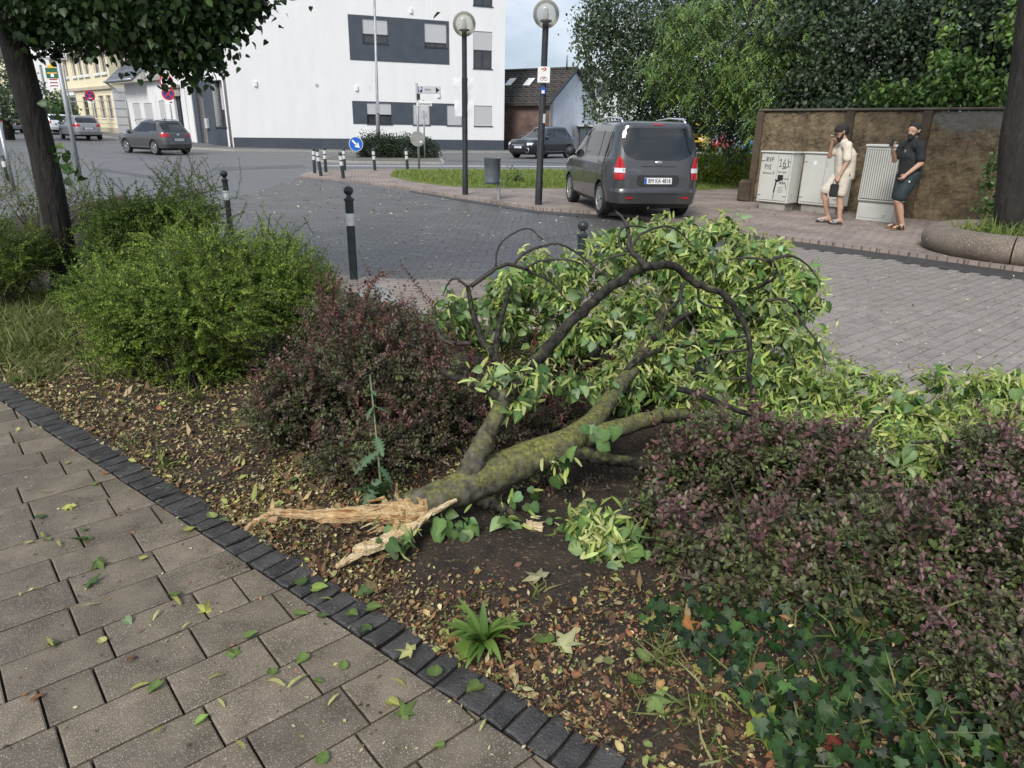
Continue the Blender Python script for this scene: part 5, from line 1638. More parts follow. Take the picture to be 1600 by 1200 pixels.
# no-stopping signs and speed limit on the side street
def disc_sign(name, label, p, discs, top, group=None, board=None, rz=0.0):
    t_ = thing(name, label, 'sign', p, rz, group=group)
    MB().tube([(0, 0, 0), (0, 0, height_at(p, top))], .035, 10).build('post', M['grey_post'], t_, True)
    for cy, r, kind in discs:
        zc = height_at(p, cy)
        MB().lathe([(0, -.06), (r, -.06), (r, -.045), (0, -.045)], 32, c=(0, 0, zc), axis='y').build('disc', M['red'], t_)
        inner = M['white'] if kind == '30' else M['navy']
        MB().lathe([(0, -.0645), (r * .78, -.0645), (r * .78, -.0595)], 32, c=(0, 0, zc), axis='y').build('face', inner, t_)
        if kind == '30':
            text('number', '30', r * 1.05, M['black'], t_, (0, -.068, zc), (R(90), 0, 0), sx=.82)
        else:
            cr_ = MB()
            for s_ in (-1, 1):
                d = np.array([1, s_]) / math.sqrt(2)
                e = np.array([-d[1], d[0]])
                q = [d * r * .8 * i + e * r * .1 * j for i, j in ((-1, -1), (1, -1), (1, 1), (-1, 1))]
                cr_.add([(v[0], -.0675 - .001 * s_, zc + v[1]) for v in q], [(0, 1, 2, 3)])
            cr_.build('cross', M['red'], t_)
            MB().box(-.1, .12, -.0715, -.069, zc + kind * r * .55 - .02, zc + kind * r * .55 + .02).build('arrow', M['white'], t_)
    if board:
        za, zb = height_at(p, board[0]), height_at(p, board[1])
        MB().box(-.22, .22, -.06, -.045, za, zb).build('supplementary_plate', M['white'], t_)
        MB().box(.02, .07, -.0645, -.061, za + .06, zb - .06).box(.12, .17, -.0645, -.061, za + .06, zb - .06).box(.07, .12, -.0645, -.061, (za + zb) / 2 - .03, (za + zb) / 2 + .03).build('pictogram', M['black'], t_)
    return t_
q = at_r(271, 200, 47.2); p30 = np.array([q[0], q[1], hz(q[0], q[1]) + .1])
disc_sign('speed_limit_sign', 'red-ringed 30 sign above a no-stopping disc by the white house', p30, [(128, .40, '30'), (146, .37, .9)], 120, board=(163, 157))
q = at_r(150, 200, 60); pns = np.array([q[0], q[1], hz(q[0], q[1]) + .1])
disc_sign('no_stopping_sign', 'no-stopping disc on a post in front of the yellow house', pns, [(149.5, .36, -.9)], 143, board=(161, 157))
# steel posts at the left edge, disabled parking board behind the leaning tree
p = gz(22, 296)
pp = thing('steel_post', 'leaning steel post at the left picture edge', 'post', p)
q1 = at(-2, 190, p[1]) - p
MB().tube([(0, 0, 0), q1], .045, 12).build('post', M['steel'], pp, True)
p = gz(15, 283)
pp = thing('banded_post', 'short dark post with white band beside the leaning steel post', 'bollard', p)
hh = height_at(p, 243)
MB().tube([(0, 0, 0), (-.05, 0, hh)], .06, 12).build('post', M['bollard'], pp, True)
MB().lathe([(.064, hh - .3), (.064, hh - .15)], 14, c=(-.035, 0, 0)).build('band', M['reflect'], pp, True)
p = at_r(118, 240, 24.0); p[2] = 0
dp = thing('disabled_parking_sign', 'white disabled parking board on a grey post behind the leaning tree', 'sign', p)
zt, zb_ = height_at(p, 60), height_at(p, 93)
kx = depth(p + np.array([0, 0, 2.5])) / FPX
MB().tube([(0, 0, 0), (0, 0, zt)], .06, 12).build('post', M['grey_post'], dp, True)
MB().box(-.62, .30, -.09, -.065, zb_, zt).build('board', M['white'], dp)
MB().box(-.60, .28, -.096, -.091, zb_ + .02, zb_ + .04).box(.26, .28, -.096, -.091, zb_ + .04, zt - .02).build('border', M['black'], dp)
wc = MB()
wc.tube([(.02 + .09 * math.cos(a), -.096, zb_ + .17 + .09 * math.sin(a)) for a in np.linspace(0, 6.283, 18)], .012, 4)
wc.tube([(.0, -.096, zb_ + .42), (.02, -.096, zb_ + .28), (.13, -.096, zb_ + .28), (.2, -.096, zb_ + .12), (.24, -.096, zb_ + .12)], .02, 4)
wc.tube([(-.3, -.096, zb_ + .1), (-.32, -.096, zb_ + .34), (-.18, -.096, zb_ + .22)], .03, 4).tube([(-.22, -.096, zb_ + .1), (-.3, -.096, zb_ + .36)], .025, 4)
wc.build('pictogram', M['black'], dp)

# hedge on the verge and weeds
def bush(name, label, base, blobs, n, colors, size, kind='diam', cat='shrub', m='leaf_matte', group=None, clump=26, cr=.12):
    """far bush: clumps of small leaves around its volume"""
    root = thing(name, label, cat, base, group=group)
    lv = Leaves()
    vol = np.array([b[3] * b[4] * b[5] for b in blobs])
    ids = RNG.choice(len(blobs), n, p=vol / vol.sum())
    B = np.array(blobs)[ids]
    u = rdir(n) * (0.55 + .5 * RNG.random((n, 1)) ** .7)
    P = B[:, :3] + u * B[:, 3:]
    P[:, 2] = np.maximum(P[:, 2], base[2] + .05)
    cc = pal(colors, n, .22)
    Q = np.repeat(P, clump, 0) + RNG.normal(0, cr, (n * clump, 3))
    out = unit(np.repeat(u, clump, 0) + .9 * rdir(n * clump))
    C = np.repeat(cc, clump, 0) * (1 + RNG.normal(0, .12, (n * clump, 1)))
    lv.add(kind, Q, out, unit(rdir(n * clump) + np.array([0, -.3, .8])), size * RNG.uniform(.6, 1.3, n * clump), C, bend=.1)
    st_ = MB()
    for i in range(14):
        st_.tube([(RNG.normal(0, .1), RNG.normal(0, .05), 0), tuple((P[i] - np.array(base)) * np.array([.5, .5, .4])), tuple(P[i] - np.array(base))], [.02, .014, .006], 5, False)
    st_.build('stem', M['stem'], root)
    stuff(lv.build('foliage', M[m], root, base))
    return root
bush('hedge', 'clipped dark green hedge on the verge before the white block', (-5.9, 36.6, .12), [blob(590, 233, 36.4, 34, 20, .9), blob(632, 234, 36.7, 36, 19, .9), blob(664, 236, 37.0, 22, 16, .8)], 620,
     [(0.035, 0.06, 0.03), (0.05, 0.08, 0.035), (0.028, 0.045, 0.025)], .10, cat='hedge', clump=22, cr=.13)
gl = Leaves()
n = 15000
px, py = RNG.uniform(605, 1165, n), RNG.uniform(266, 301, n)
P = np.array([gz(a, b, .085) for a, b in zip(px, py)])
P = P[[inside(p_[:2], lawn_poly) for p_ in P]]
n = len(P)
gl.add('blade', P, unit(np.c_[RNG.normal(0, .5, (n, 2)), np.ones(n)]), np.c_[RNG.normal(size=(n, 2)), np.full(n, .3)], RNG.uniform(.05, .15, n), pal([(0.17, 0.24, 0.035), (0.24, 0.29, 0.06), (0.12, 0.19, 0.03), (0.32, 0.30, 0.1)], n, .15, [3, 2, 2, .6]), bend=.4, width=2.6)
o = gl.build('lawn_grass', M['leaf_matte']); stuff(o); tag(o, 'mown grass blades of the green strip beyond the lamps', 'grass')
bush('weed', 'leafy weed on the lawn right of the bin', (at(797, 283, 21.5)[0], 21.5, .085), [blob(797, 274, 21.5, 7, 12, .15), blob(812, 279, 21.5, 12, 7, .2)], 26, [(0.1, 0.16, 0.05), (0.16, 0.22, 0.07)], .07, cat='weed', clump=10, cr=.06)
# ------------------------------------------------------------------ vehicles: bodies lofted through rounded outlines, real wheel wells
def paint(name, c, c2=None):
    return mat(name, c, c2 or tuple(v * 1.15 for v in c), 3, .32, metal=.35, coat=1.0, spec=.5)
M['paint_grey'] = paint('paint_grey', (0.055, 0.056, 0.058))
M['paint_suv'] = paint('paint_suv', (0.075, 0.072, 0.072))
M['paint_black'] = paint('paint_black', (0.010, 0.012, 0.016))
M['paint_silver'] = paint('paint_silver', (0.26, 0.265, 0.27))
M['paint_white'] = paint('paint_white', (0.72, 0.73, 0.74))
M['paint_red'] = paint('paint_red', (0.5, 0.02, 0.025))
M['paint_yellow'] = paint('paint_yellow', (0.78, 0.46, 0.02))
def wheel_meshes(r, w):
    t_ = MB().lathe([(r * .68, -w / 2 * .9), (r * .72, -w / 2), (r * .93, -w / 2), (r, -w / 2 * .75), (r, w / 2 * .75), (r * .93, w / 2), (r * .72, w / 2), (r * .68, w / 2 * .9)], 30, axis='y')
    tyre = t_.mesh('tyre', 'auto'); tyre.materials.append(M['rubber'])
    d = MB().lathe([(r * .70, w / 2 * .86), (r * .66, w / 2 * .92), (r * .62, w / 2 * .80), (r * .60, w / 2 * .2), (0, w / 2 * .2)], 30, axis='y', m=1)
    d.lathe([(r * .72, w / 2 * .88), (r * .69, w / 2 * .99), (r * .63, w / 2 * .97), (r * .61, w / 2 * .6)], 30, axis='y')
    d.lathe([(r * .16, w / 2 * .9), (r * .13, w / 2 * .98), (0, w / 2 * .98)], 14, axis='y')
    for k in range(5):
        for s in (-.13, .13):
            a = 2 * math.pi * k / 5 + s
            b = 2 * math.pi * k / 5 + s * 2.1
            n1, n2 = np.array([-math.sin(a), math.cos(a)]), np.array([-math.sin(b), math.cos(b)])
            p1, p2 = np.array([math.cos(a), math.sin(a)]) * r * .12, np.array([math.cos(b), math.sin(b)]) * r * .65
            hw = r * .045
            V = []
            for y in (w / 2 * .5, w / 2 * .93):
                V += [(p1[0] - n1[0] * hw, y, p1[1] - n1[1] * hw), (p1[0] + n1[0] * hw, y, p1[1] + n1[1] * hw), (p2[0] + n2[0] * hw * 1.2, y, p2[1] + n2[1] * hw * 1.2), (p2[0] - n2[0] * hw * 1.2, y, p2[1] - n2[1] * hw * 1.2)]
            d.add(V, [(0, 1, 2, 3), (7, 6, 5, 4), (0, 4, 5, 1), (1, 5, 6, 2), (2, 6, 7, 3), (3, 7, 4, 0)])
    rim = d.mesh('rim', 'auto')
    rim.materials.append(M['alloy']); rim.materials.append(M['black'])
    return tyre, rim
_wheels = {}
class Body:
    """stack of super-elliptic outlines: levels are (z, x rear, x front, half width)"""
    def __init__(s, levels, n_lo=7.0, n_hi=5.0, zmid=1.0):
        L = np.array(levels, float)
        s.L = L
        s.n = lambda z: n_lo + (n_hi - n_lo) * min(1, max(0, (z - zmid * .6) / zmid))
    def lev(s, z):
        L = s.L
        return [float(np.interp(z, L[:, 0], L[:, k])) for k in (1, 2, 3)]
    def side(s, x, z, off=.005):
        xr, xf, w = s.lev(z)
        c, a = (xr + xf) / 2, (xf - xr) / 2
        q = min(.9999, abs((x - c) / a))
        return w * (1 - q ** s.n(z)) ** (1 / s.n(z)) + off
    def end(s, y, z, rear=True, off=.005):
        xr, xf, w = s.lev(z)
        c, a = (xr + xf) / 2, (xf - xr) / 2
        q = min(.9999, abs(y) / w)
        k = a * (1 - q ** s.n(z)) ** (1 / s.n(z)) + off
        return c - k if rear else c + k
    def pt(s, t, z, off=0.0):
        xr, xf, w = s.lev(z)
        c, a = (xr + xf) / 2, (xf - xr) / 2
        e = 2 / s.n(z)
        ct, st = math.cos(t), math.sin(t)
        return (c + (a + off) * math.copysign(abs(ct) ** e, ct), (w + off) * math.copysign(abs(st) ** e, st), z)
    def mesh(s, name, nz=34, nt=96, lower=.3):
        z0, z1 = s.L[0, 0], s.L[-1, 0]
        zs = np.unique(np.r_[np.linspace(z0, z1, nz), s.L[:, 0]])
        V, F = [], []
        ts = np.linspace(0, 2 * math.pi, nt, endpoint=False)
        for z in zs:
            V += [s.pt(t, z) for t in ts]
        for i in range(len(zs) - 1):
            for k in range(nt):
                a, b = i * nt + k, i * nt + (k + 1) % nt
                F.append((a, b, b + nt, a + nt))
        V += [((s.L[0, 1] + s.L[0, 2]) / 2, 0, z0), ((s.L[-1, 1] + s.L[-1, 2]) / 2, 0, z1)]
        top = (len(zs) - 1) * nt
        for k in range(nt):
            F.append((len(V) - 2, (k + 1) % nt, k))
            F.append((len(V) - 1, top + k, top + (k + 1) % nt))
        return MB().add(V, F).mesh(name, 'auto')
def cut_wells(me, wells, width, zlow):
    """carve wheel wells, paint them and the sill dark"""
    o = bpy.data.objects.new('tmp', me); COL.objects.link(o)
    cut = MB()
    for x, r, y in wells:
        for s in (-1, 1):
            n = 28
            V = [(x + r * math.cos(a), s * yy, r * .86 + r * math.sin(a)) for yy in (y - .28, y + .3) for a in np.linspace(0, 2 * math.pi, n, endpoint=False)]
            F = [(k, (k + 1) % n, n + (k + 1) % n, n + k) for k in range(n)] + [tuple(range(n - 1, -1, -1)), tuple(range(n, 2 * n))]
            cut.add(V, F)
    c = cut.build('tmpcut', M['black'], fix=True)
    md = o.modifiers.new('b', 'BOOLEAN'); md.object = c; md.operation = 'DIFFERENCE'; md.solver = 'EXACT'
    dg = bpy.context.evaluated_depsgraph_get()
    new = bpy.data.meshes.new_from_object(o.evaluated_get(dg))
    bpy.data.objects.remove(o); bpy.data.objects.remove(c)
    new.materials.clear()
    for p in new.polygons:
        q = p.center
        dark = q.z < zlow
        for x, r, y in wells:
            if math.hypot(q.x - x, q.z - r * .86) < r * 1.004 and abs(q.y) < width - .0 and (abs(abs(q.y) - (y - .28)) < .01 or abs(math.hypot(q.x - x, q.z - r * .86) - r) < r * .02):
                dark = True
        p.material_index = 1 if dark else 0
    new.set_sharp_from_angle(angle=R(35))
    return new
def car(label, p, heading, spec, group=None, name='car', cat='car'):
    """spec: levels, paint, wheel radius, axle positions, and lists of surface patches"""
    root = thing(name, label, cat, p, math.atan2(heading[1], heading[0]), group)
    B = Body(spec['levels'], *spec.get('n', (7.0, 5.0, 1.0)))
    wr = spec['wr']; W = max(l[3] for l in spec['levels'])
    wells = [(x, wr * 1.15, W) for x in spec['axles']]
    me = cut_wells(B.mesh('body'), wells, W + .02, spec.get('sill', .3))
    bo = obj('body', me, [M[spec['paint']], M['plastic']], root)
    key = (round(wr, 3))
    if key not in _wheels:
        _wheels[key] = wheel_meshes(wr, spec.get('ww', .2))
    ty, rm = _wheels[key]
    for x in spec['axles']:
        for s in (1, -1):
            o = bpy.data.objects.new('wheel', ty); link(o, root); o.location = (x, s * (W - .115), wr)
            r_ = bpy.data.objects.new('rim', rm); link(r_, o)
            if s < 0:
                o.rotation_euler = (0, 0, math.pi)
    for pt in spec.get('patch', []):
        kind, nm, mt, rows = pt[:4]
        off = pt[4] if len(pt) > 4 else .006
        sides = pt[5] if len(pt) > 5 else ((1, -1) if kind in ('side', 'wrap') else (1,))
        nn = 14
        for s in sides:
            g = []
            zs = np.array([r[0] for r in rows]); a0 = np.array([r[1] for r in rows]); a1 = np.array([r[2] for r in rows])
            for z in np.linspace(zs[0], zs[-1], max(2, 6 if len(rows) < 4 else 12)):
                lo, hi = np.interp(z, zs, a0), np.interp(z, zs, a1)
                row = []
                for f in np.linspace(0, 1, nn):
                    v = lo + (hi - lo) * f
                    if kind == 'side':
                        row.append((v, s * B.side(v, z, off), z))
                    elif kind == 'rear':
                        row.append((B.end(v, z, True, off), v, z))
                    elif kind == 'front':
                        row.append((B.end(v, z, False, off), v, z))
                    elif kind == 'wrap':
                        q = B.pt(v, z, off); row.append((q[0], s * q[1], q[2]))
                g.append(row)
            MB().grid(g).build(nm, M[mt], root, True)
    for nm, mt, rr, pts in spec.get('line', []):
        for s in (1, -1):
            MB().tube([(x, s * B.side(x, z, .001), z) for x, z in pts], rr, 4).build(nm, M[mt], root)
    for nm, mt, rr, pts in spec.get('rline', []):
        MB().tube([(B.end(y, z, True, .001), y, z) for y, z in pts], rr, 4).build(nm, M[mt], root)
    return root, B
def mirror(root, B, x, z, mt):
    for s in (1, -1):
        y = B.side(x, z)
        mb = MB()
        mb.lathe([(max(.001, .5 * math.sin(a)), -.5 * math.cos(a)) for a in np.linspace(0, math.pi, 9)], 12)
        mb.v = [(x - .02 + v[0] * .16 + (-.03 if v[0] < 0 else 0), s * (y + .12 + v[1] * .22), z + .03 + v[2] * .2) for v in mb.v]
        mb.tube([(x, s * (y - .02), z - .04), (x, s * (y + .1), z)], .025, 6)
        mb.build('mirror', M[mt], root, 'auto', fix=True)
def plate(root, B, z, y, body, front=False, blue=True):
    x = B.end(y, z, not front, .012)
    s = -1 if not front else 1
    pl_ = MB().cbox(x - .006, x + .006, y - .26, y + .26, z - .055, z + .055, .003).build('number_plate', M['white'], root)
    e = s * .0075
    if blue:
        yy = (y + .24) if not front else (y - .24)
        MB().box(x + e - .0015, x + e + .0015, yy - .02, yy + .02, z - .05, z + .05).build('country_strip', M['blue'], pl_)
    if body:
        text('registration', body, .105, M['black'], pl_, (x + e * 1.4, y - .02 * (1 if not front else -1), z), (R(90), 0, R(-90) if not front else R(90)), .001, sx=.78)

# grey high-roof van, parked, seen from behind
van_spec = dict(paint='paint_grey', wr=.315, axles=(-1.235, 1.255), sill=.27, n=(8.0, 7.0, 1.3),
    levels=[(.20, -1.92, 1.90, .76), (.30, -2.06, 2.04, .85), (.50, -2.09, 2.09, .875), (.56, -2.05, 2.08, .88), (.80, -2.04, 2.02, .88), (.95, -2.02, 1.84, .875), (1.02, -2.01, 1.42, .868), (1.07, -2.0, 1.22, .862), (1.2, -1.97, .98, .835),
            (1.45, -1.91, .52, .775), (1.58, -1.87, .26, .74), (1.64, -1.85, .12, .715), (1.69, -1.78, -.05, .66), (1.72, -1.62, -.3, .55), (1.73, -1.3, -.5, .40)],
    patch=[('rear', 'rear_window', 'glass_dark', [(1.06, -.40, .40), (1.10, -.52, .52), (1.17, -.64, .64), (1.3, -.675, .675), (1.5, -.665, .665), (1.58, -.63, .63), (1.605, -.56, .56)], .008),
           ('side', 'side_window', 'glass_dark', [(1.08, -.02, .93), (1.2, -.02, .80), (1.4, -.02, .45), (1.54, -.02, .20)], .006),
           ('side', 'side_window', 'glass_dark', [(1.08, -1.03, -.07), (1.2, -1.05, -.07), (1.4, -1.05, -.07), (1.54, -1.02, -.07)], .006),
           ('side', 'side_window', 'glass_dark', [(1.1, -1.62, -1.10), (1.2, -1.68, -1.10), (1.4, -1.66, -1.10), (1.53, -1.6, -1.10)], .006),
           ('front', 'windscreen', 'glass_dark', [(1.1, -.72, .72), (1.3, -.68, .68), (1.58, -.6, .6)], .006),
           ('wrap', 'tail_light', 'lamp_red', [(.72, R(142), R(165)), (.84, R(140), R(166))], .014), ('wrap', 'tail_light_lens', 'lamp_white', [(.84, R(140), R(166)), (.92, R(140), R(166))], .013),
           ('wrap', 'tail_light', 'lamp_red', [(.92, R(140), R(166)), (1.06, R(144), R(160)), (1.12, R(148), R(154))], .014),
           ('rear', 'reflector', 'lamp_red', [(.385, .47, .60), (.42, .47, .60)], .014), ('rear', 'reflector', 'lamp_red', [(.385, -.60, -.47), (.42, -.60, -.47)], .014),
           ('rear', 'plate_recess', 'plastic', [(.60, -.34, .34), (.66, -.40, .40), (.76, -.40, .40), (.80, -.36, .36)], .004),
           ('rear', 'brake_light', 'lamp_red', [(1.655, -.10, .10), (1.675, -.10, .10)], .012)],
    line=[('door_gap', 'black', .004, [(-.06, .34), (-.05, .7), (-.05, 1.05), (-.045, 1.55)]), ('door_gap', 'black', .004, [(.98, .5), (1.0, .8), (.97, 1.04)]), ('door_gap', 'black', .004, [(-1.07, .72), (-1.08, 1.0), (-1.07, 1.55)]),
          ('slide_rail', 'black', .007, [(-1.85, .98), (-1.5, .985), (-1.07, .985)]), ('crease', 'black', .003, [(-1.07, .72), (-.95, .45), (-.85, .34)])],
    rline=[('tailgate_gap', 'black', .005, [(-.80, .50), (-.4, .475), (0, .47), (.4, .475), (.80, .50)]), ('tailgate_gap', 'black', .004, [(.80, .5), (.765, .8), (.76, 1.1)]), ('tailgate_gap', 'black', .004, [(-.80, .5), (-.765, .8), (-.76, 1.1)]),
           ('trim_line', 'black', .006, [(-.74, .965), (-.3, .95), (0, .948), (.3, .95), (.74, .965)]), ('bumper_edge', 'black', .006, [(-.8, .33), (0, .31), (.8, .33)]), ('wiper', 'black', .008, [(.0, 1.09), (-.2, 1.105), (-.42, 1.12)])])
rl, rr_, fl = gz(947, 340, .06), gz(1066, 337, .06), gz(905, 318, .06)
vh = np.array([-.16, .987])
vmid = (rl[:2] + rr_[:2]) / 2
vpos = vmid + vh * 1.5
van, VB = car('dark grey high-roof van parked on the strip, seen from behind', (vpos[0], vpos[1], .06), vh, van_spec, name='van', cat='van')
mirror(van, VB, .88, 1.08, 'plastic')
plate(van, VB, .70, 0.0, 'BM KA 4818')
for s in (1, -1):
    MB().tube([(-1.62, s * .60, 1.68), (-1.5, s * .60, 1.76), (-.8, s * .60, 1.785), (-.1, s * .59, 1.75), (.05, s * .585, 1.66)], [.024, .022, .022, .022, .02], 8).build('roof_rail', M['chrome'], van, True)
xb = VB.end(0, 1.015, True, .008)
MB().lathe([(0, -.006), (.07, -.006), (.075, 0), (0, .004)], 20, axis='x', c=(0, 0, 0)).build('badge', M['chrome'], van, True, loc=(xb, 0, 1.015)).scale = (1, .95, .5)
text('model_lettering', 'TOURNEO', .06, M['chrome'], van, (VB.end(.50, .885, True, .008), .50, .885), (R(90), 0, R(-90)), .001, sx=1.3)
text('model_lettering', 'COURIER', .035, M['chrome'], van, (VB.end(.42, .84, True, .008), .42, .84), (R(90), 0, R(-90)), .001, sx=1.4)
MB().tube([(-1.9, .12, .30), (-1.98, .12, .20)], .02, 6).build('exhaust', M['steel'], van)
# the dark glass is opaque

def suv_levels(L=4.43, W=.905, H=1.66, hood=1.0, rear_slope=.32):
    h = L / 2
    return [(.22, -h + .22, h - .22, W * .86), (.34, -h + .05, h - .05, W * .96), (.52, -h, h, W * .985), (.75, -h + .02, h - .02, W), (.88, -h + .05, h - .12, W * .995), (hood - .03, -h + .07, h - .35, W * .985), (hood + .02, -h + .09, h - 1.02, W * .96),
            (hood + .08, -h + .12, h - 1.22, W * .94), (1.25, -h + .20 + rear_slope * .3, h - 1.55, W * .87), (1.45, -h + .22 + rear_slope, h - 1.95, W * .79), (H - .09, -h + .25 + rear_slope * 1.2, h - 2.15, W * .745), (H - .03, -h + .35 + rear_slope, h - 2.35, W * .68), (H, -h + .75 + rear_slope, h - 2.7, W * .5)]
def suv_spec(pt_, L=4.43, W=.905, H=1.66, wr=.35, wb=2.6, hood=1.0, rear_slope=.32, tail='wide', front=False):
    h = L / 2
    ra = -wb / 2 - .02
    P = [('side', 'side_window', 'glass_dark', [(hood + .09, -.05, h - 1.40), (1.25, -.05, h - 1.72), (H - .13, -.05, h - 2.18)], .006),
         ('side', 'side_window', 'glass_dark', [(hood + .09, -1.0, -.1), (1.25, -1.02, -.1), (H - .13, -.98, -.1)], .006),
         ('side', 'side_window', 'glass_dark', [(hood + .14, -h + .62, -1.06), (1.25, -h + .66, -1.08), (H - .16, -h + .80, -1.04)], .006),
         ('rear', 'rear_window', 'glass_dark', [(hood + .10, -.60, .60), (1.25, -.63, .63), (H - .18, -.58, .58), (H - .13, -.5, .5)], .008),
         ('front', 'windscreen', 'glass_dark', [(hood + .08, -.74, .74), (1.25, -.70, .70), (H - .12, -.6, .6)], .006),
         ('rear', 'plate_recess', 'plastic', [(.66, -.32, .32), (.80, -.32, .32)], .003)]
    if tail == 'wide':
        P += [('wrap', 'tail_light', 'lamp_red', [(hood - .14, R(132), R(171)), (hood - .02, R(128), R(172)), (hood + .03, R(132), R(168))], .012)]
    else:
        P += [('wrap', 'tail_light', 'lamp_red', [(hood - .14, R(136), R(166)), (hood + .06, R(138), R(164))], .012)]
    P += [('wrap', 'headlight', 'lamp_white', [(.72, R(14), R(42)), (.84, R(12), R(46))], .012), ('front', 'grille', 'plastic', [(.62, -.5, .5), (.84, -.52, .52)], .008), ('front', 'lower_grille', 'plastic', [(.30, -.62, .62), (.48, -.6, .6)], .008),
          ('front', 'grille_bar', 'chrome', [(.70, -.42, .42), (.73, -.42, .42)], .013)]
    ln = [('door_gap', 'black', .005, [(-.075, .36), (-.075, hood), (-.075, H - .16)]), ('door_gap', 'black', .005, [(h - 1.30, .4), (h - 1.28, hood)]), ('door_gap', 'black', .005, [(-.93, .75), (-1.03, hood), (-1.03, H - .18)]),
          ('window_trim', 'chrome', .009, [(-h + .58, hood + .08), (-1, hood + .075), (h - 1.32, hood + .065)]), ('sill_trim', 'steel', .008, [(-.9, .36), (.9, .36)])]
    rl_ = [('tailgate_gap', 'black', .006, [(-.7, .58), (0, .56), (.7, .58)]), ('wiper', 'black', .008, [(.0, hood + .12), (-.35, hood + .16)])]
    return dict(paint=pt_, wr=wr, axles=(ra, ra + wb), sill=.33, levels=suv_levels(L, W, H, hood, rear_slope), patch=P, line=ln, rline=rl_, n=(6.5, 5.0, 1.0))
def rails(root, H, x0, x1, y):
    for s in (1, -1):
        MB().tube([(x0, s * y, H - .06), (x0 + .12, s * y, H + .01), ((x0 + x1) / 2, s * y, H + .03), (x1 - .12, s * y * .98, H), (x1, s * y * .97, H - .07)], .02, 6).build('roof_rail', M['chrome'], root, True)
# grey SUV turning into the side street
r1, r2, f1 = gz(244.6, 241), gz(292, 242.5), gz(196.5, 238.5)
hd = np.array([-.83, .56])
mid = (r1[:2] + r2[:2]) / 2
pos = mid + hd * 1.32
sv = suv_spec('paint_suv', 4.43, .905, 1.66, .35, 2.6)
suv, SB = car('dark grey SUV driving into the side street with its tail lights lit', (pos[0], pos[1], hz(*pos)), hd, sv)
mirror(suv, SB, .82, 1.06, 'paint_suv')
rails(suv, 1.66, -1.35, .55, .62)
plate(suv, SB, .73, 0.0, 'BM VU 703')
MB().lathe([(0, -.01), (.06, -.006), (.065, 0)], 16, axis='x').build('badge', M['chrome'], suv, True, loc=(SB.end(0, .96, True, .008), 0, .96))
MB().tube([(-1.1, 0, 1.64), (-1.2, 0, 1.74), (-1.22, 0, 1.74)], [.03, .012, .01], 6).build('antenna', M['black'], suv)
# parked cars up the side street
def parked(label, px, py, r, hd, spec, grp='cars parked up the side street', rail=True, pl_='K AB 27'):
    q = at_r(px, py, r)
    z = hz(q[0], q[1])
    root, B = car(label, (q[0], q[1], z + .02), hd, spec, group=grp)
    plate(root, B, .73, 0, pl_)
    mirror(root, B, .8, 1.02, spec['paint'])
    return root, B
hd2 = SD
c1, C1 = parked('silver estate-like SUV parked in front of the yellow house', 124, 200, 59.0, hd2, suv_spec('paint_silver', 4.45, .90, 1.54, .34, 2.76, hood=.98, rear_slope=.4))
rails(c1, 1.54, -1.4, .5, .6)
parked('white hatchback parked beyond the silver car', 84, 196, 69.0, hd2, suv_spec('paint_white', 4.05, .86, 1.47, .31, 2.5, hood=.93, rear_slope=.15, tail='tall'))
parked('light silver car at the far left, half hidden by the leaning tree', 6, 190, 70.0, hd2 * np.array([1, .9]), suv_spec('paint_silver', 4.3, .88, 1.45, .31, 2.6, hood=.92, rear_slope=.3))
# black SUV waiting across the road, facing left
fw_, rw_ = gz(826, 249), gz(864, 248.5)
hd3 = np.array([-.62, -.785])
pos = gz(848, 248)[:2]
ks = suv_spec('paint_black', 4.52, .92, 1.69, .36, 2.69, hood=1.02, rear_slope=.35)
kuga, KB = car('black SUV standing across the road, facing left', (pos[0], pos[1] + 1.3, 0), hd3, ks)
mirror(kuga, KB, .82, 1.08, 'paint_black'); plate(kuga, KB, .60, 0, 'BM LK 19', True)
MB().lathe([(.12, .0), (.15, .03), (.12, .05)], 16, axis='x').build('fog_lamp_ring', M['chrome'], kuga, True, loc=(KB.end(.62, .45, False, .0), .62, .45))
# dark pick-up behind it, mostly hidden
q = at(806, 215, 57)
dk, DB = car('dark pick-up with a yellow stripe, half hidden behind the black SUV', (q[0], 57, 0), np.array([-.9, -.43]), suv_spec('paint_black', 4.9, .93, 1.85, .37, 3.0, hood=1.12, rear_slope=.1))
for s in (.94, -.94):
    MB().box(1.0, 2.3, s - .005, s + .005, .95, 1.12).build('yellow_stripe', M['paint_yellow'], dk)
# traffic on the right: yellow flatbed truck, red car, white car, blue car
q = gz(1098, 240)
trk = dict(paint='paint_yellow', wr=.36, axles=(-1.9, 1.5), sill=.5, n=(8, 7, 1.4),
    levels=[(.40, .6, 2.3, .85), (.55, .55, 2.5, .92), (.9, .55, 2.55, .93), (1.08, .55, 2.5, .93), (1.2, .55, 2.3, .92), (1.3, .55, 1.75, .91), (1.7, .6, 1.45, .85), (2.05, .65, 1.2, .8), (2.15, .75, 1.0, .7)],
    patch=[('front', 'windscreen', 'glass_dark', [(1.34, -.74, .74), (1.7, -.72, .72), (1.98, -.66, .66)], .01), ('side', 'side_window', 'glass_dark', [(1.32, .85, 1.55), (1.6, .85, 1.42), (1.95, .88, 1.12)], .008),
           ('front', 'bumper', 'plastic', [(.45, -.85, .85), (.8, -.88, .88)], .02), ('front', 'grille', 'plastic', [(.92, -.5, .5), (1.06, -.5, .5)], .012), ('wrap', 'headlight', 'lamp_white', [(.92, R(14), R(38)), (1.06, R(14), R(40))], .014)])
tk, TB = car('yellow flatbed truck coming towards the camera beyond the van', (q[0] + .6, q[1] + 2.6, 0), np.array([-.55, -.835]), trk, name='truck', cat='truck')
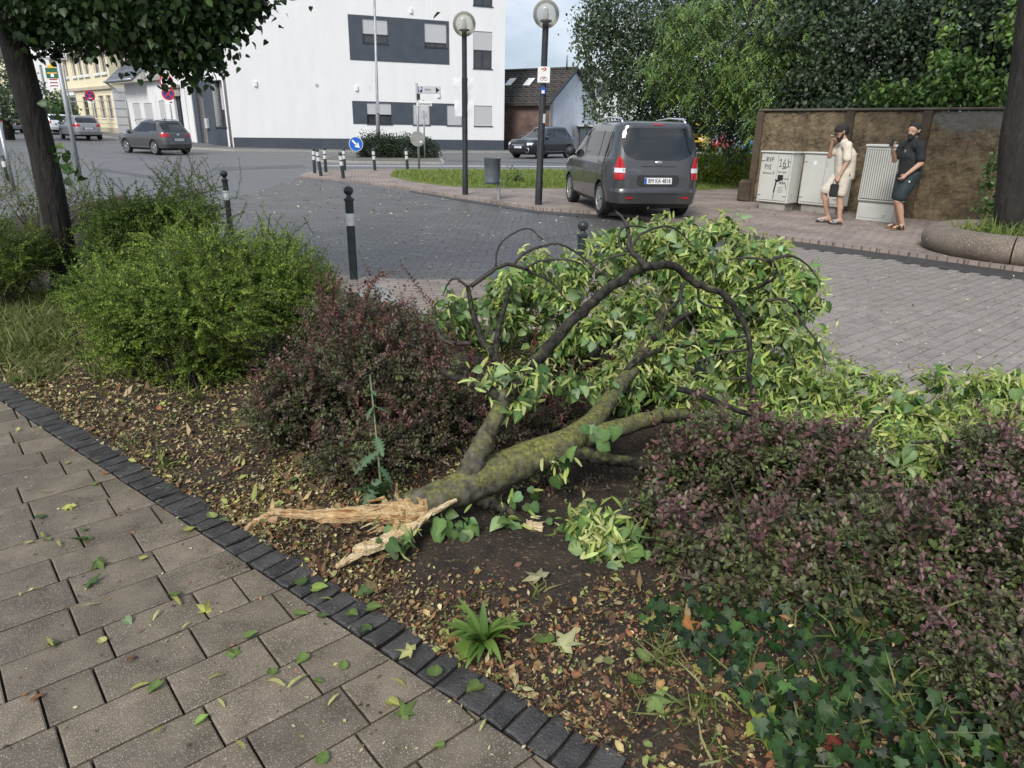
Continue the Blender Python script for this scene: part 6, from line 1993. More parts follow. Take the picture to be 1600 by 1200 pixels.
mirror(tk, TB, 1.25, 1.45, 'plastic')
MB().box(-3.0, .5, -.95, .95, .82, .92).box(-3.0, .45, -.95, -.92, .92, 1.3).box(-3.0, .45, .92, .95, .92, 1.3).box(-3.0, -2.97, -.92, .92, .92, 1.3).build('load_bed', M['steel'], tk)
MB().box(-2.9, .6, -.35, .35, .5, .82).build('chassis', M['plastic'], tk)
MB().tube([(.42, -.85, .92), (.42, -.85, 2.2), (.42, .85, 2.2), (.42, .85, .92)], .03, 6).build('rack', M['steel'], tk)
for lab, x, y, dy, pt_, H_, hd_ in (('red car with white plate behind the yellow truck', 1128, 239.5, 1.8, 'paint_red', 1.5, (-.62, -.785)), ('white car partly hidden by hanging leaves, right of the red car', 1148, 240, 5.0, 'paint_white', 1.5, (-.5, -.86)),
                            ('white car at the far right of the traffic, behind the leaves', 1182, 238, 9.0, 'paint_white', 1.6, (-.5, -.86))):
    q = gz(x, y)
    c_, B_ = car(lab, (q[0], q[1] + dy, 0), np.array(hd_), suv_spec(pt_, 4.1, .87, H_, .31, 2.5, hood=.95), group='cars in the road on the right')
    plate(c_, B_, .55, 0, 'BM T 55', True)
q = gz(1170, 245)
cn = thing('blue_tarpaulin_bin', 'bright blue covered container behind the hanging leaves', 'container', (q[0], q[1], 0))
tb = mat('tarp', (0.02, 0.2, 0.55), (0.05, 0.28, 0.65), 3, .5, .3, 10)
MB().cbox(-.5, .5, -.5, .5, .1, .8, .06).build('container_body', tb, cn)
MB().grid([[(-.55 + .11 * i, y_, .82 + .12 * math.sin(i * 1.3) * (1 if abs(y_) < .4 else .3) + (.15 if abs(y_) < .3 else 0)) for i in range(11)] for y_ in (-.55, -.25, 0, .25, .55)]).build('cover', tb, cn, True)
# ------------------------------------------------------------------ buildings
M['render_white'] = mat('render_white', (0.775, 0.77, 0.76), (0.82, 0.815, 0.805), 1.2, .85, .2, 60, c3=(0.66, 0.66, 0.65), s3=3.5, t3=.70, stretch=(1.3, 1.3, .35))
M['render_old'] = mat('render_old', (0.66, 0.66, 0.66), (0.78, 0.78, 0.77), 1.2, .9, .2, 30, stretch=(1, 1, .35))
M['cream'] = mat('cream', (0.74, 0.66, 0.45), (0.80, 0.73, 0.53), .8, .85, .15, 30, c3=(0.55, 0.46, 0.33), s3=2.0, t3=.68)
M['cream_dark'] = mat('cream_dark', (0.42, 0.37, 0.29), (0.52, 0.46, 0.36), 2, .85)
M['anthracite'] = mat('anthracite', (0.052, 0.064, 0.082), (0.066, 0.08, 0.10), 1.5, .6, .1, 50)
M['anthracite_dark'] = mat('anthracite_dark', (0.018, 0.023, 0.032), (0.026, 0.032, 0.042), 2, .5)
M['shutter'] = stripes('shutter', (0.55, 0.55, 0.56), (0.36, 0.36, 0.37), .075, duty=.22, rough=.5)
M['frame_dark'] = mat('frame_dark', (0.03, 0.035, 0.042), rough=.5)
M['frame_white'] = mat('frame_white', (0.7, 0.7, 0.69), rough=.5)
M['pane'] = mat('pane', (0.03, 0.034, 0.038), (0.06, 0.064, 0.07), .9, .06, spec=.7)
M['curtain'] = mat('curtain', (0.4, 0.4, 0.39), (0.62, 0.62, 0.6), 3, .8, stretch=(6, 1, .4))
M['roof_tile'] = bricks('roof_tile', (0.060, 0.054, 0.048), (0.085, 0.075, 0.066), (0.022, 0.02, 0.019), .30, .30, .035, rough=.8, bump=1.0)
M['slate'] = bricks('slate', (0.10, 0.11, 0.13), (0.16, 0.17, 0.19), (0.04, 0.04, 0.05), .6, .35, .03, rough=.55, bump=.8)
M['barn_brick'] = bricks('barn_brick', (0.10, 0.055, 0.045), (0.16, 0.085, 0.065), (0.2, 0.17, 0.15), .25, .075, .012, rough=.9, vert=True, dirt=(.5, .5, .5))
M['barn_render'] = mat('barn_render', (0.46, 0.50, 0.55), (0.58, 0.62, 0.67), .9, .9, .2, 20, c3=(0.36, 0.38, 0.41), s3=2.5, t3=.66, stretch=(1, 1, .6))
M['concrete'] = mat('concrete', (0.26, 0.245, 0.22), (0.36, 0.34, 0.31), 3, .9, .3, 30)
M['timber'] = mat('timber', (0.6, 0.6, 0.58), (0.68, 0.68, 0.66), 4, .7, stretch=(1, 1, 8))

class Facade:
    """vertical wall plane: local x along the wall, y into the building, z up"""
    def __init__(s, A, d, root=None):
        s.A, s.d = np.array(A, float), np.array(d, float) / np.linalg.norm(d)
        s.n = np.array([-s.d[1], s.d[0]])
    def uv(s, px, py):
        r = _ray(px, py)
        t = (s.A @ s.n) / (r[:2] @ s.n)
        q = _c + r * t
        return float((q[:2] - s.A) @ s.d), float(q[2])
    def rect(s, xc, yc, w, yt, yb):
        u0, u1 = s.uv(xc - w / 2, yc)[0], s.uv(xc + w / 2, yc)[0]
        return u0, u1, s.uv(xc, yb)[1], s.uv(xc, yt)[1]
    def rz(s):
        return math.atan2(s.d[1], s.d[0])
def wall_mesh(u0, u1, z0, z1, openings, depth=.16, back=None, m=0):
    """front of a wall with real openings and reveals; back = total building depth for a solid block"""
    us = sorted(set([u0, u1] + [v for o in openings for v in o[:2] if u0 < v < u1]))
    zs = sorted(set([z0, z1] + [v for o in openings for v in o[2:4] if z0 < v < z1]))
    mb = MB()
    for i in range(len(us) - 1):
        for j in range(len(zs) - 1):
            cu, cz = (us[i] + us[i + 1]) / 2, (zs[j] + zs[j + 1]) / 2
            if any(o[0] < cu < o[1] and o[2] < cz < o[3] for o in openings):
                continue
            mb.add([(us[i], 0, zs[j]), (us[i + 1], 0, zs[j]), (us[i + 1], 0, zs[j + 1]), (us[i], 0, zs[j + 1])], [(0, 1, 2, 3)], m)
    for o in openings:
        a, b, c, d = o[:4]
        mb.add([(a, 0, c), (b, 0, c), (b, 0, d), (a, 0, d), (a, depth, c), (b, depth, c), (b, depth, d), (a, depth, d)], [(0, 4, 5, 1), (1, 5, 6, 2), (2, 6, 7, 3), (3, 7, 4, 0)], m)
    if back:
        mb.add([(u0, 0, z0), (u1, 0, z0), (u1, 0, z1), (u0, 0, z1), (u0, back, z0), (u1, back, z0), (u1, back, z1), (u0, back, z1)], [(1, 5, 6, 2), (5, 4, 7, 6), (4, 0, 3, 7), (3, 2, 6, 7)], m)
    return mb
def window(root, r, shut=0.0, depth=.14, fr='frame_dark', sill=True, mull=True, curtain=False, fw=.06, name='window', shmat='shutter'):
    """frame > pane, shutter, sill; shut = how far the roller shutter is down"""
    a, b, c, d = r
    mb = MB()
    y0, y1 = depth - .05, depth
    mb.box(a, a + fw, y0, y1, c, d).box(b - fw, b, y0, y1, c, d).box(a + fw, b - fw, y0, y1, d - fw, d).box(a + fw, b - fw, y0, y1, c, c + fw)
    if mull:
        mb.box((a + b) / 2 - fw / 2, (a + b) / 2 + fw / 2, y0, y1, c + fw, d - fw)
    w = mb.build(name, M[fr], root)
    if shut < .98:
        MB().add([(a + fw, y1 - .02, c + fw), (b - fw, y1 - .02, c + fw), (b - fw, y1 - .02, d - fw), (a + fw, y1 - .02, d - fw)], [(0, 1, 2, 3)]).build('pane', M['pane'], w)
        if curtain:
            MB().add([(a + fw, y1 + .06, c + fw), (b - fw, y1 + .06, c + fw), (b - fw, y1 + .06, c + (d - c) * .35), (a + fw, y1 + .06, c + (d - c) * .35)], [(0, 1, 2, 3)]).build('curtain', M['curtain'], w)
    MB().box(a, b, y1 + .2, y1 + .22, c, d).build('room_dark', M['black'], w)
    if shut > 0:
        MB().box(a + .02, b - .02, y0 - .05, y0 - .025, d - (d - c) * shut, d).build('shutter', M[shmat], w)
    if sill:
        MB().box(a - .04, b + .04, -.05, depth - .05, c - .06, c - .004).build('sill', M[fr], w)
    return w

# --- white apartment block at the corner
F1 = Facade(A0, FD)
LEN1 = float(np.linalg.norm(B0 - A0)) + .1
block = thing('apartment_block', 'white rendered apartment block with dark grey window bands', 'building', (A0[0], A0[1], 0), F1.rz())
up1 = F1.uv(543, 22); up2 = F1.uv(702, 101)
lp1 = F1.uv(550, 157.5); lp2 = F1.uv(727, 195)
def wr(x0, y0, x1, y1):
    a, b = F1.uv(x0, (y0 + y1) / 2)[0], F1.uv(x1, (y0 + y1) / 2)[0]
    return a, b, F1.uv((x0 + x1) / 2, y1)[1], F1.uv((x0 + x1) / 2, y0)[1]
WIN = [(wr(566, 27, 606, 66), .62, True), (wr(663, 39, 698, 75), .80, True), (wr(573, 160, 612, 194.5), .55, False), (wr(645, 163, 671, 194.5), 1.0, False), (wr(698, 164, 722, 195.5), 1.0, False),
       (wr(741, 165, 769, 196), 1.0, False), (wr(739.5, 49, 769, 107), .5, True), (wr(739.5, -45, 770, 9), .3, True)]
# keep the storey lines level across each row
for grp in ((0, 1), (2, 3, 4, 5)):
    top = np.mean([WIN[g][0][3] for g in grp]); bot = np.mean([WIN[g][0][2] for g in grp]) if grp[0] == 2 else None
    for g in grp:
        r = WIN[g][0]
        WIN[g] = ((r[0], r[1], bot if bot is not None else np.mean([WIN[k][0][2] for k in (0, 1)]), top), WIN[g][1], WIN[g][2])
HB = 11.8
wall_mesh(0, LEN1, .75, HB, [w[0] for w in WIN], .18, 12.0).build('wall', M['render_white'], block)
MB().box(-.0, LEN1, -.02, .3, 0, .75).build('plinth', M['anthracite'], block)
MB().box(-.3, LEN1 + .3, -.3, 12.3, HB, HB + .35).build('roof', M['anthracite'], block)
for (q1, q2, ws) in ((up1, up2, (0, 1)), (lp1, lp2, (2, 3, 4))):
    u0, u1, z0, z1 = q1[0], q2[0], min(q1[1], q2[1]), max(q1[1], q2[1])
    ops = [WIN[k][0] for k in ws]
    z0, z1 = min([z0] + [o[2] - .02 for o in ops]), max([z1] + [o[3] + .02 for o in ops])
    mb = wall_mesh(u0, u1, z0, z1, ops, .15)
    mb.add([(u0, 0, z0), (u1, 0, z0), (u1, 0, z1), (u0, 0, z1), (u0, .03, z0), (u1, .03, z0), (u1, .03, z1), (u0, .03, z1)], [(0, 4, 5, 1), (1, 5, 6, 2), (2, 6, 7, 3), (3, 7, 4, 0)])
    mb.v = [(x, y - .025, z) for x, y, z in mb.v]
    mb.build('window_band', M['anthracite'], block)
for r, s_, cu in WIN:
    window(block, r, s_, curtain=cu)
for px, py in ((642, 17), (557, 138), (399, 131), (685, 149)):
    u, z = F1.uv(px, py)
    MB().cbox(u - .09, u + .09, -.09, 0, z - .15, z + .15, .015).build('vent_cover', M['white'], block)
u, z = F1.uv(495, 133)
MB().lathe([(0, -.03), (.1, -.03), (.11, 0)], 16, axis='y', c=(u, 0, z)).build('round_vent', M['sign_grey'], block)
# the block's side towards the side street
side_len = 5.6
F2o = A0 + SD * side_len
F2 = Facade(F2o, -SD)
blk2 = Matrix.Translation((F2o[0], F2o[1], 0)) @ Matrix.Rotation(F2.rz(), 4, 'Z')
inv = block.matrix_basis.inverted() if False else (Matrix.Translation((A0[0], A0[1], 0)) @ Matrix.Rotation(F1.rz(), 4, 'Z')).inverted()
def side_part(o):
    o.matrix_basis = inv @ blk2
    return o
e_ = bpy.data.objects.new('side_wing', None); link(e_, block); e_.matrix_basis = inv @ blk2; e_.empty_display_size = .1
def r2(x0, y0, x1, y1):
    xm, ym = (x0 + x1) / 2, (y0 + y1) / 2
    return F2.uv(x0, ym)[0], F2.uv(x1, ym)[0], F2.uv(xm, y1)[1], F2.uv(xm, y0)[1]
g_u0, g_u1 = F2.uv(297, 175)[0], F2.uv(351, 175)[0]
g_top = F2.uv(320, 126.5)[1]
door1, door2 = r2(294, 142, 303.5, 224), r2(311, 141, 321, 225)
wbig = r2(334, 126, 350, 198)
upw = r2(296, 46, 338, 83)
gz0 = hz(F2o[0], F2o[1]) * .5
ops = [door1, door2, wbig, upw]
mb = wall_mesh(0, side_len, 0, HB, ops, .5)
sw = mb.build('side_wall', M['render_white'], e_)
mb = wall_mesh(max(.05, g_u0), g_u1, .02, g_top, [door1, door2, wbig], .5)
mb.v = [(x, y - .02, z) for x, y, z in mb.v]
mb.build('entrance_panel', M['anthracite'], e_)
for d_ in (door1, door2):
    MB().box(d_[0], d_[1], .42, .48, d_[2], d_[3]).build('door', M['anthracite_dark'], e_)
MB().box(wbig[0], wbig[1], .42, .46, wbig[2], wbig[3]).build('window', M['pane'], e_)
MB().box(wbig[0] + .3, wbig[1], .36, .40, wbig[2] + (wbig[3] - wbig[2]) * .38, wbig[3]).build('shutter', M['shutter'], e_)
MB().box(wbig[0] - .05, wbig[1] + .05, -.08, .4, wbig[2] - .08, wbig[2] - .003).build('sill', M['anthracite_dark'], e_)
MB().box(upw[0], upw[1], .42, .46, upw[2], upw[3]).build('window', M['anthracite'], e_)
ub, zb2 = F2.uv(326, 193)
MB().cbox(ub - .18, ub + .18, -.2, -.02, zb2 - .3, zb2 + .3, .02).build('letter_box', M['sign_grey'], e_)
d0, d1 = F2.uv(365, 232)[0], F2.uv(346, 50)[0]
MB().tube([(side_len - .18, -.09, .1), (side_len - .18, -.09, HB - .2)], .06, 10).build('drainpipe', M['steel'], e_, True)

# --- narrow house with the dark double door, then the small white house with slate roof
S = Facade(A0 + SD * 40, -SD)
def sr(xc, yc, w, yt, yb):
    return S.rect(xc, yc, w, yt, yb)
def srel(F_, o0):
    return F_
nh0, nh1 = S.uv(275, 190)[0], 40 - side_len - .03
def house(label, u0, u1, H, dep=9.0, name='house'):
    q = S.A + S.d * u0
    return thing(name, label, 'building', (q[0], q[1], 0), S.rz())
def loc(r, u0):
    return (r[0] - u0, r[1] - u0, r[2], r[3])
nh = house('narrow white house with dark double door beside the entrance panel', nh0, nh1, 8)
dr = loc(sr(281, 185, 11, 150, 222), nh0)
wall_mesh(0, nh1 - nh0, 0, 8.5, [dr], .25, 9).build('wall', M['render_old'], nh)
MB().box(dr[0], (dr[0] + dr[1]) / 2 - .06, .15, .22, dr[2], dr[3]).build('door', M['anthracite_dark'], nh)
MB().box((dr[0] + dr[1]) / 2 + .06, dr[1], .15, .22, dr[2], dr[3]).build('door', M['anthracite_dark'], nh)
MB().box(dr[0] - .1, dr[1] + .1, -.12, 0, dr[3], dr[3] + .5).box(dr[0] - .2, dr[1] + .2, -.25, 0, dr[3] + .5, dr[3] + .7).build('door_canopy', M['concrete'], nh)
MB().box(-.1, nh1 - nh0, -.2, 9, 8.5, 8.8).build('roof', M['slate'], nh)
sh0, sh1 = S.uv(203, 190)[0], nh0 - .03
sh = house('small white house with slate roof and shuttered windows beside the yellow house', sh0, sh1, 6)
zt_ = S.uv(210, 128)[1]
o3 = [loc(sr(214.5, 174, 11, 161, 196), sh0), loc(sr(232.5, 174, 12.5, 161, 196), sh0), loc(sr(255, 178, 9, 157, 205), sh0)]
ubal = S.uv(232, 150)[0] - sh0
wall_mesh(0, sh1 - sh0, 0, zt_, o3, .12, 8).build('wall', M['render_old'], sh)
wall_mesh(ubal, sh1 - sh0, zt_, zt_ + 4.5, [(ubal + .8, sh1 - sh0 - .9, zt_ + .4, zt_ + 2.6)], .12, 8).build('upper_wall', M['render_old'], sh)
for i, r in enumerate(o3):
    window(sh, r, 1.0, sill=False, fr='frame_white')
window(sh, (ubal + .8, sh1 - sh0 - .9, zt_ + .4, zt_ + 2.6), 0, fr='frame_white')
MB().box(ubal, sh1 - sh0, -.35, 0, zt_ - .05, zt_ + .2).build('cornice', M['concrete'], sh)
rail_ = MB()
for k in range(9):
    x = ubal + .2 + k * (sh1 - sh0 - ubal - .4) / 8
    rail_.box(x - .02, x + .02, -.32, -.28, zt_ + .2, zt_ + 1.0)
rail_.box(ubal, sh1 - sh0, -.33, -.27, zt_ + 1.0, zt_ + 1.06)
rail_.build('balcony_rail', M['steel'], sh)
# slate roof wing over the left part, gable boards towards the camera
rw0, rw1 = -1.1, ubal + .1
rz0, rz1 = zt_ + .1, zt_ + 3.2
rf = MB().add([(rw0, -1.0, rz0), (rw1, -1.0, rz0), (rw1, 2.6, rz1), (rw0, 2.6, rz1), (rw0, -1.0, rz0 - .18), (rw1, -1.0, rz0 - .18), (rw1, 2.6, rz1 - .18), (rw0, 2.6, rz1 - .18)], [(0, 1, 2, 3), (7, 6, 5, 4), (0, 4, 5, 1), (1, 5, 6, 2), (3, 7, 4, 0), (2, 6, 7, 3)]).build('roof', M['slate'], sh)
MB().add([(rw1 + .01, -.9, rz0 - .2), (rw1 + .01, 2.6, rz1 - .2), (rw1 + .01, 2.6, rz0 - .2)], [(0, 1, 2)]).add([(rw0 + .2, -.9, rz0 - .2), (rw1, -.9, rz0 - .2), (rw1, 0, rz0 - .2), (rw0 + .2, 0, rz0 - .2)], [(0, 1, 2, 3)]).build('gable_boards', M['timber'], sh)
MB().tube([(rw0, -1.05, rz0 - .05), (rw1, -1.05, rz0 - .05)], .08, 8).build('gutter', M['steel'], sh, True)
MB().tube([(-.9, -1.0, rz0 - .1), (-.6, -.6, rz0 - .5), (.05, -.1, rz0 - 1.4), (.15, -.08, rz0 - 2.0), (.15, -.08, .3)], .07, 8).build('drainpipe', M['steel'], sh, True)

# --- yellow house
yc0, yc1 = S.uv(97, 190)[0], S.uv(184, 196)[0]
Sy = S
yh = house('two-storey cream yellow house with tall narrow windows up the side street', yc0, yc1, 8)
H_y = S.uv(167, 68)[1]
yw = []
for xc, w, yt, yb in ((93.5, 4.6, 92, 122), (102.3, 5, 90, 121), (114.3, 6, 87, 120), (123.5, 6.6, 84, 118.5), (133.2, 7, 81.5, 117), (148.7, 8, 78, 114.5), (159.8, 8.2, 75.5, 113)):
    r = S.rect(xc, (yt + yb) / 2, w, yt, yb)
    yw.append(loc((r[0], r[1], r[2], r[3]), yc0))
zt1, zb1_ = np.mean([r[3] for r in yw]), np.mean([r[2] for r in yw])
yw = [(max(.15, r[0]), max(.9, r[1]), zb1_, zt1) for r in yw]
yg = []
for xc, w, yt, yb in ((113, 17, 150, 186), (136, 7, 151, 196), (147.5, 6, 151, 186), (160, 7.4, 150, 185.5), (171.5, 7.2, 149, 184.5)):
    r = S.rect(xc, (yt + yb) / 2, w, yt, yb)
    yg.append(loc(r, yc0))
ztg = np.mean([r[3] for r in yg])
yg = [(r[0], r[1], (.45 if i == 1 else np.mean([q[2] for q in yg[2:]])), ztg) for i, r in enumerate(yg)]
YL = yc1 - yc0
wall_mesh(0, YL, 0, H_y, yw + yg, .2, 10).build('wall', M['cream'], yh)
for r in yw:
    w_ = window(yh, r, 0, depth=.16, fr='frame_white', fw=.05)
    MB().box(r[0] - .1, r[1] + .1, -.14, 0, r[2] - .2, r[2] - .07).build('sill_stone', M['render_old'], w_)
for i, r in enumerate(yg):
    window(yh, r, 0, depth=.16, fr='frame_dark' if i < 2 else 'frame_white', fw=.06, sill=i != 1)
zc_ = S.uv(184, 135)[1]
MB().box(-.1, YL + .12, -.18, 0, zc_ - .12, zc_ + .12).build('cornice', M['cream_dark'], yh)
MB().box(-.3, YL + .35, -.5, 0, H_y - .3, H_y).box(-.3, YL + .35, -.55, 10.3, H_y, H_y + .25).build('eave', M['concrete'], yh)
MB().add([(-.3, -.5, H_y + .25), (YL + .3, -.5, H_y + .25), (YL + .3, 10.2, H_y + .25), (-.3, 10.2, H_y + .25), (-.3, 4.8, H_y + 3.2), (YL + .3, 4.8, H_y + 3.2)], [(0, 1, 5, 4), (2, 3, 4, 5), (1, 2, 5), (3, 0, 4)]).build('roof', M['roof_tile'], yh)
MB().box(-.02, YL + .02, -.07, 0, .05, 1.0).build('plinth', M['cream_dark'], yh)
MB().box(YL, YL + .06, -.02, 7.0, .05, zc_).build('side_render', M['render_old'], yh)
rs = MB()
for k in range(7):
    rs.box(YL + .06, YL + .075, 0, 7, .6 + k * .62, .64 + k * .62)
rs.build('rustication', M['concrete'], yh)
for k in range(5):
    rr2 = .5 + k * .9
    MB().box(0, YL, -.012, -.001, 1.3 + k * .6, 1.34 + k * .6).build('groove', M['cream_dark'], yh)
MB().box(yg[0][0], yg[0][1], -.12, -.02, ztg + .15, ztg + .6).build('shop_sign', M['white'], yh)
q = S.uv(190, 185)
MB().box(YL + .08, YL + .16, 1.0, 2.3, .3, 3.1).build('gate', M['sign_grey'], yh)
# brewery board hanging out over the pavement, white board below
q = at_r(83.5, 120, 68.0)
bs_ = thing('brewery_sign', 'green hanging brewery board with yellow crown, white board below', 'sign', (q[0], q[1], 0), R(-8))
zt, zm, z2, z3 = at_r(82, 106, 68)[2], at_r(83, 122.5, 68)[2], at_r(84, 125, 68)[2], at_r(85, 138, 68)[2]
MB().box(-.52, .52, -.08, .08, zm, zt).build('board', mat('brew_green', (0.012, 0.11, 0.05), rough=.4), bs_)
MB().box(-.5, .5, -.07, .07, z3, z2).build('lower_board', M['white'], bs_)
MB().add([(-.28, -.09, zt - .02), (.28, -.09, zt - .02), (.34, -.09, zt + .25), (.17, -.09, zt + .12), (0, -.09, zt + .3), (-.17, -.09, zt + .12), (-.34, -.09, zt + .25)], [(0, 1, 2, 3, 4, 5, 6)]).build('crown', M['paint_yellow'], bs_)
MB().box(-.42, .42, -.088, -.082, zt - .42, zt - .32).build('lettering', M['paint_yellow'], bs_)
MB().box(-.14, .14, -.088, -.082, zm + .1, zm + .4).build('emblem', M['white'], bs_)
for k in range(3):
    MB().box(-.34, .34, -.078, -.072, z3 + .14 + k * .22, z3 + .22 + k * .22).build('lettering', M['dark_red'], bs_)
MB().tube([(.0, 0, z3), (.3, 0, z3 - .3), (.6, .3, z3 - .3)], .03, 6).tube([(.0, .1, zt), (.75, .35, zt)], .03, 6).build('bracket', M['steel'], bs_)
MB().tube([(.7, .35, 0.3), (.7, .35, zt + .2)], .05, 6).build('pole', M['steel'], bs_)
# white house further up, with a grey window
wq = S.uv(58, 190)[0]
wh = house('plain white house wall beyond the yellow house', yc0 - 12, yc0 - .1, 9)
wz = [( 7.2, 8.4, 4.0, 6.6)]
wall_mesh(0, 11.8, 0, 9.4, wz, .15, 9).build('wall', M['render_old'], wh)
window(wh, wz[0], 0, fr='sign_grey')
MB().box(-.2, 11.9, -.4, 9.2, 9.4, 9.7).build('roof', M['roof_tile'], wh)
fq = at_r(20, 190, 118)
fh = thing('far_house', 'cream house at the end of the side street, far left', 'building', (fq[0] - 6, fq[1], .5), R(-25))
wall_mesh(0, 12, 0, 8, [(8.8, 9.8, 1.5, 3.6), (10.4, 11.2, 1.5, 3.6), (3, 4.4, 1.2, 3)], .15, 9).build('wall', M['cream'], fh)
window(fh, (8.8, 9.8, 1.5, 3.6), 0); window(fh, (10.4, 11.2, 1.5, 3.6), 0); window(fh, (3, 4.4, 1.2, 3), 0)
MB().add([(-.3, -.4, 8), (12.3, -.4, 8), (12.3, 9.4, 8), (-.3, 9.4, 8), (-.3, 4.5, 11), (12.3, 4.5, 11)], [(0, 1, 5, 4), (2, 3, 4, 5), (1, 2, 5), (3, 0, 4)]).build('roof', M['roof_tile'], fh)

# --- barn: brick long side, rendered gable, dark tiled roof with two skylights
K = gz(857, 238.0)[:2]
ld, gd = np.array([-.80, .60]), np.array([.60, .80])
Fg = Facade(K, gd); Fl = Facade(K + ld * 14, -ld)
GW = Fg.uv(930, 175)[0]
eh = Fg.uv(857.5, 157)[1]
ap = Fg.uv(896.5, 108.5)
au, az = GW * .5, ap[1]
barn = thing('barn', 'old barn with brick side wall, pale gable and dark tiled roof', 'building', (K[0], K[1], 0), Fg.rz())
# local: x along the gable (right), y = away-left along the long side
LB = 14.0
MB().add([(0, 0, 0), (GW, 0, 0), (GW, 0, eh), (au, 0, az), (0, 0, eh)], [(0, 1, 2, 3, 4)]).add([(GW, 0, 0), (GW, LB, 0), (GW, LB, eh), (GW, 0, eh)], [(0, 1, 2, 3)]).build('gable_wall', M['barn_render'], barn)
bw = wall_mesh(0, LB, 0, eh, [(1.6, 4.2, .3, 1.9)], .2)
bw_o = bw.build('side_wall', M['barn_brick'], barn, loc=(0, LB, 0), rot=(0, 0, R(-90)))
gt = MB()
for k in range(9):
    gt.box(LB - 0 - 4.2 + 0, 0, 0, 0, 0, 0) if False else None
    gt.box(1.62 + k * .31, 1.66 + k * .31, .05, .08, .3, 1.9)
gt.build('gate_bars', M['grey_post'], barn, loc=(0, LB, 0), rot=(0, 0, R(-90)))
MB().box(.0, .34, -.03, .05, 0, eh).build('corner_strip', M['concrete'], barn)
ov = .35
sl_ = (az - eh) / au
def rp(x, y):
    return (x, y, (eh + x * sl_ if x <= au else az - (x - au) * sl_) + .06)
rfm = MB()
for (xa, xb) in ((-ov, au), (au, GW + ov)):
    V = [rp(xa, -ov * .6), rp(xb, -ov * .6), rp(xb, LB + .3), rp(xa, LB + .3)]
    rfm.add(V + [(a, b, c - .14) for a, b, c in V], [(0, 1, 2, 3), (7, 6, 5, 4), (0, 4, 5, 1), (1, 5, 6, 2), (2, 6, 7, 3), (3, 7, 4, 0)])
ro = rfm.build('roof', M['roof_tile'], barn, fix=True)
# real tile courses: raised rows down the visible slope
tc_ = MB()
for k in range(15):
    xa = -ov + (au + ov) * k / 15
    p0, p1 = rp(xa, -ov * .6), rp(xa, LB + .3)
    tc_.tube([(p0[0], p0[1], p0[2] + .012), (p1[0], p1[1], p1[2] + .012)], .035, 5)
tc_.tube([(au, -ov * .6, az + .1), (au, LB + .3, az + .1)], .11, 8)
tc_.build('tile_courses', M['roof_tile'], barn)
Fr_n = None
for px, py, w in ((797.5, 129, 6.5), (826.5, 129, 6.5)):
    # point on the roof slope
    r = _ray(px, py)
    ex = np.array([gd[0], gd[1], sl_]); ey = np.array([ld[0], ld[1], 0])
    nn = np.cross(ex, ey)
    P0 = np.array([K[0], K[1], eh + .06])
    t_ = ((P0 - _c) @ nn) / (r @ nn)
    q = _c + r * t_ - P0
    u = float(q[:2] @ gd); v = float(q[:2] @ ld)
    MB().cbox(u - .35, u + .35, v - .3, v + .3, 0, .05, .01).build('skylight', M['white'], barn)
    o = COL.objects[-1]
    o.location = (0, 0, 0)
    me = o.data
    for vv in me.vertices:
        vv.co.z = vv.co.z + eh + vv.co.x * sl_ + .09
MB().add([(-.05, -.2, eh + .0), (au, -.2, az), (GW + .05, -.2, eh)], []).tube([(-ov, -.22, eh - ov * sl_ + .06), (au, -.22, az + .06), (GW + ov, -.22, eh - ov * sl_ + .06)], .07, 6).build('verge_board', M['anthracite_dark'], barn)
MB().lathe([(0, 0), (.38, .02), (.42, .1)], 20, axis='y').build('satellite_dish', M['grey_post'], barn, loc=(au - .1, .6, az + .55), rot=(0, 0, R(30)))
# --- white gabled house behind the barn
q = at(934, 200, 66)
gh = thing('gabled_house', 'white house with steep gable and dark roof behind the barn', 'building', (q[0] - 3.9, 66, 0), R(28))
zap = at(912, 104, 66)[2]; zev = at(950, 150, 66)[2]
GWb = 9.0
wo = [(3.1, 5.5, zev + .1, zev + 1.5)]
MB().add([(0, 0, 0), (GWb, 0, 0), (GWb, 0, zev), (GWb * .42, 0, zap), (0, 0, zev + .2)], [(0, 1, 2, 3, 4)]).add([(GWb, 0, 0), (GWb, 10, 0), (GWb, 10, zev), (GWb, 0, zev)], [(0, 1, 2, 3)]).build('wall', M['render_white'], gh)
w_ = MB().box(3.05, 5.4, -.05, .0, zev - .1, zev + 1.3).build('window', M['frame_white'], gh)
MB().box(3.15, 4.15, -.07, -.052, zev + .0, zev + 1.2).build('pane', M['pane'], w_)
MB().box(4.28, 5.3, -.07, -.052, zev + .0, zev + 1.2).build('pane', M['pane'], w_)
mb = MB()
for xa, za, xb, zb_ in ((-.5, zev - .2, GWb * .42, zap + .1), (GWb * .42, zap + .1, GWb + .5, zev - .35)):
    V = [(xa, -.4, za), (xb, -.4, zb_), (xb, 10, zb_), (xa, 10, za)]
    mb.add(V + [(a, b, c - .2) for a, b, c in V], [(0, 1, 2, 3), (7, 6, 5, 4), (0, 4, 5, 1), (1, 5, 6, 2), (2, 6, 7, 3), (3, 7, 4, 0)])
mb.build('roof', M['roof_tile'], gh, fix=True)
MB().box(GWb - 1.0, GWb + 6, -1.5, 4, 0, zev - 2.6).build('annex_wall', M['barn_render'], gh)
MB().box(GWb - 1.2, GWb + 6.2, -1.8, 4.2, zev - 2.6, zev - 2.3).build('annex_roof', M['anthracite'], gh)
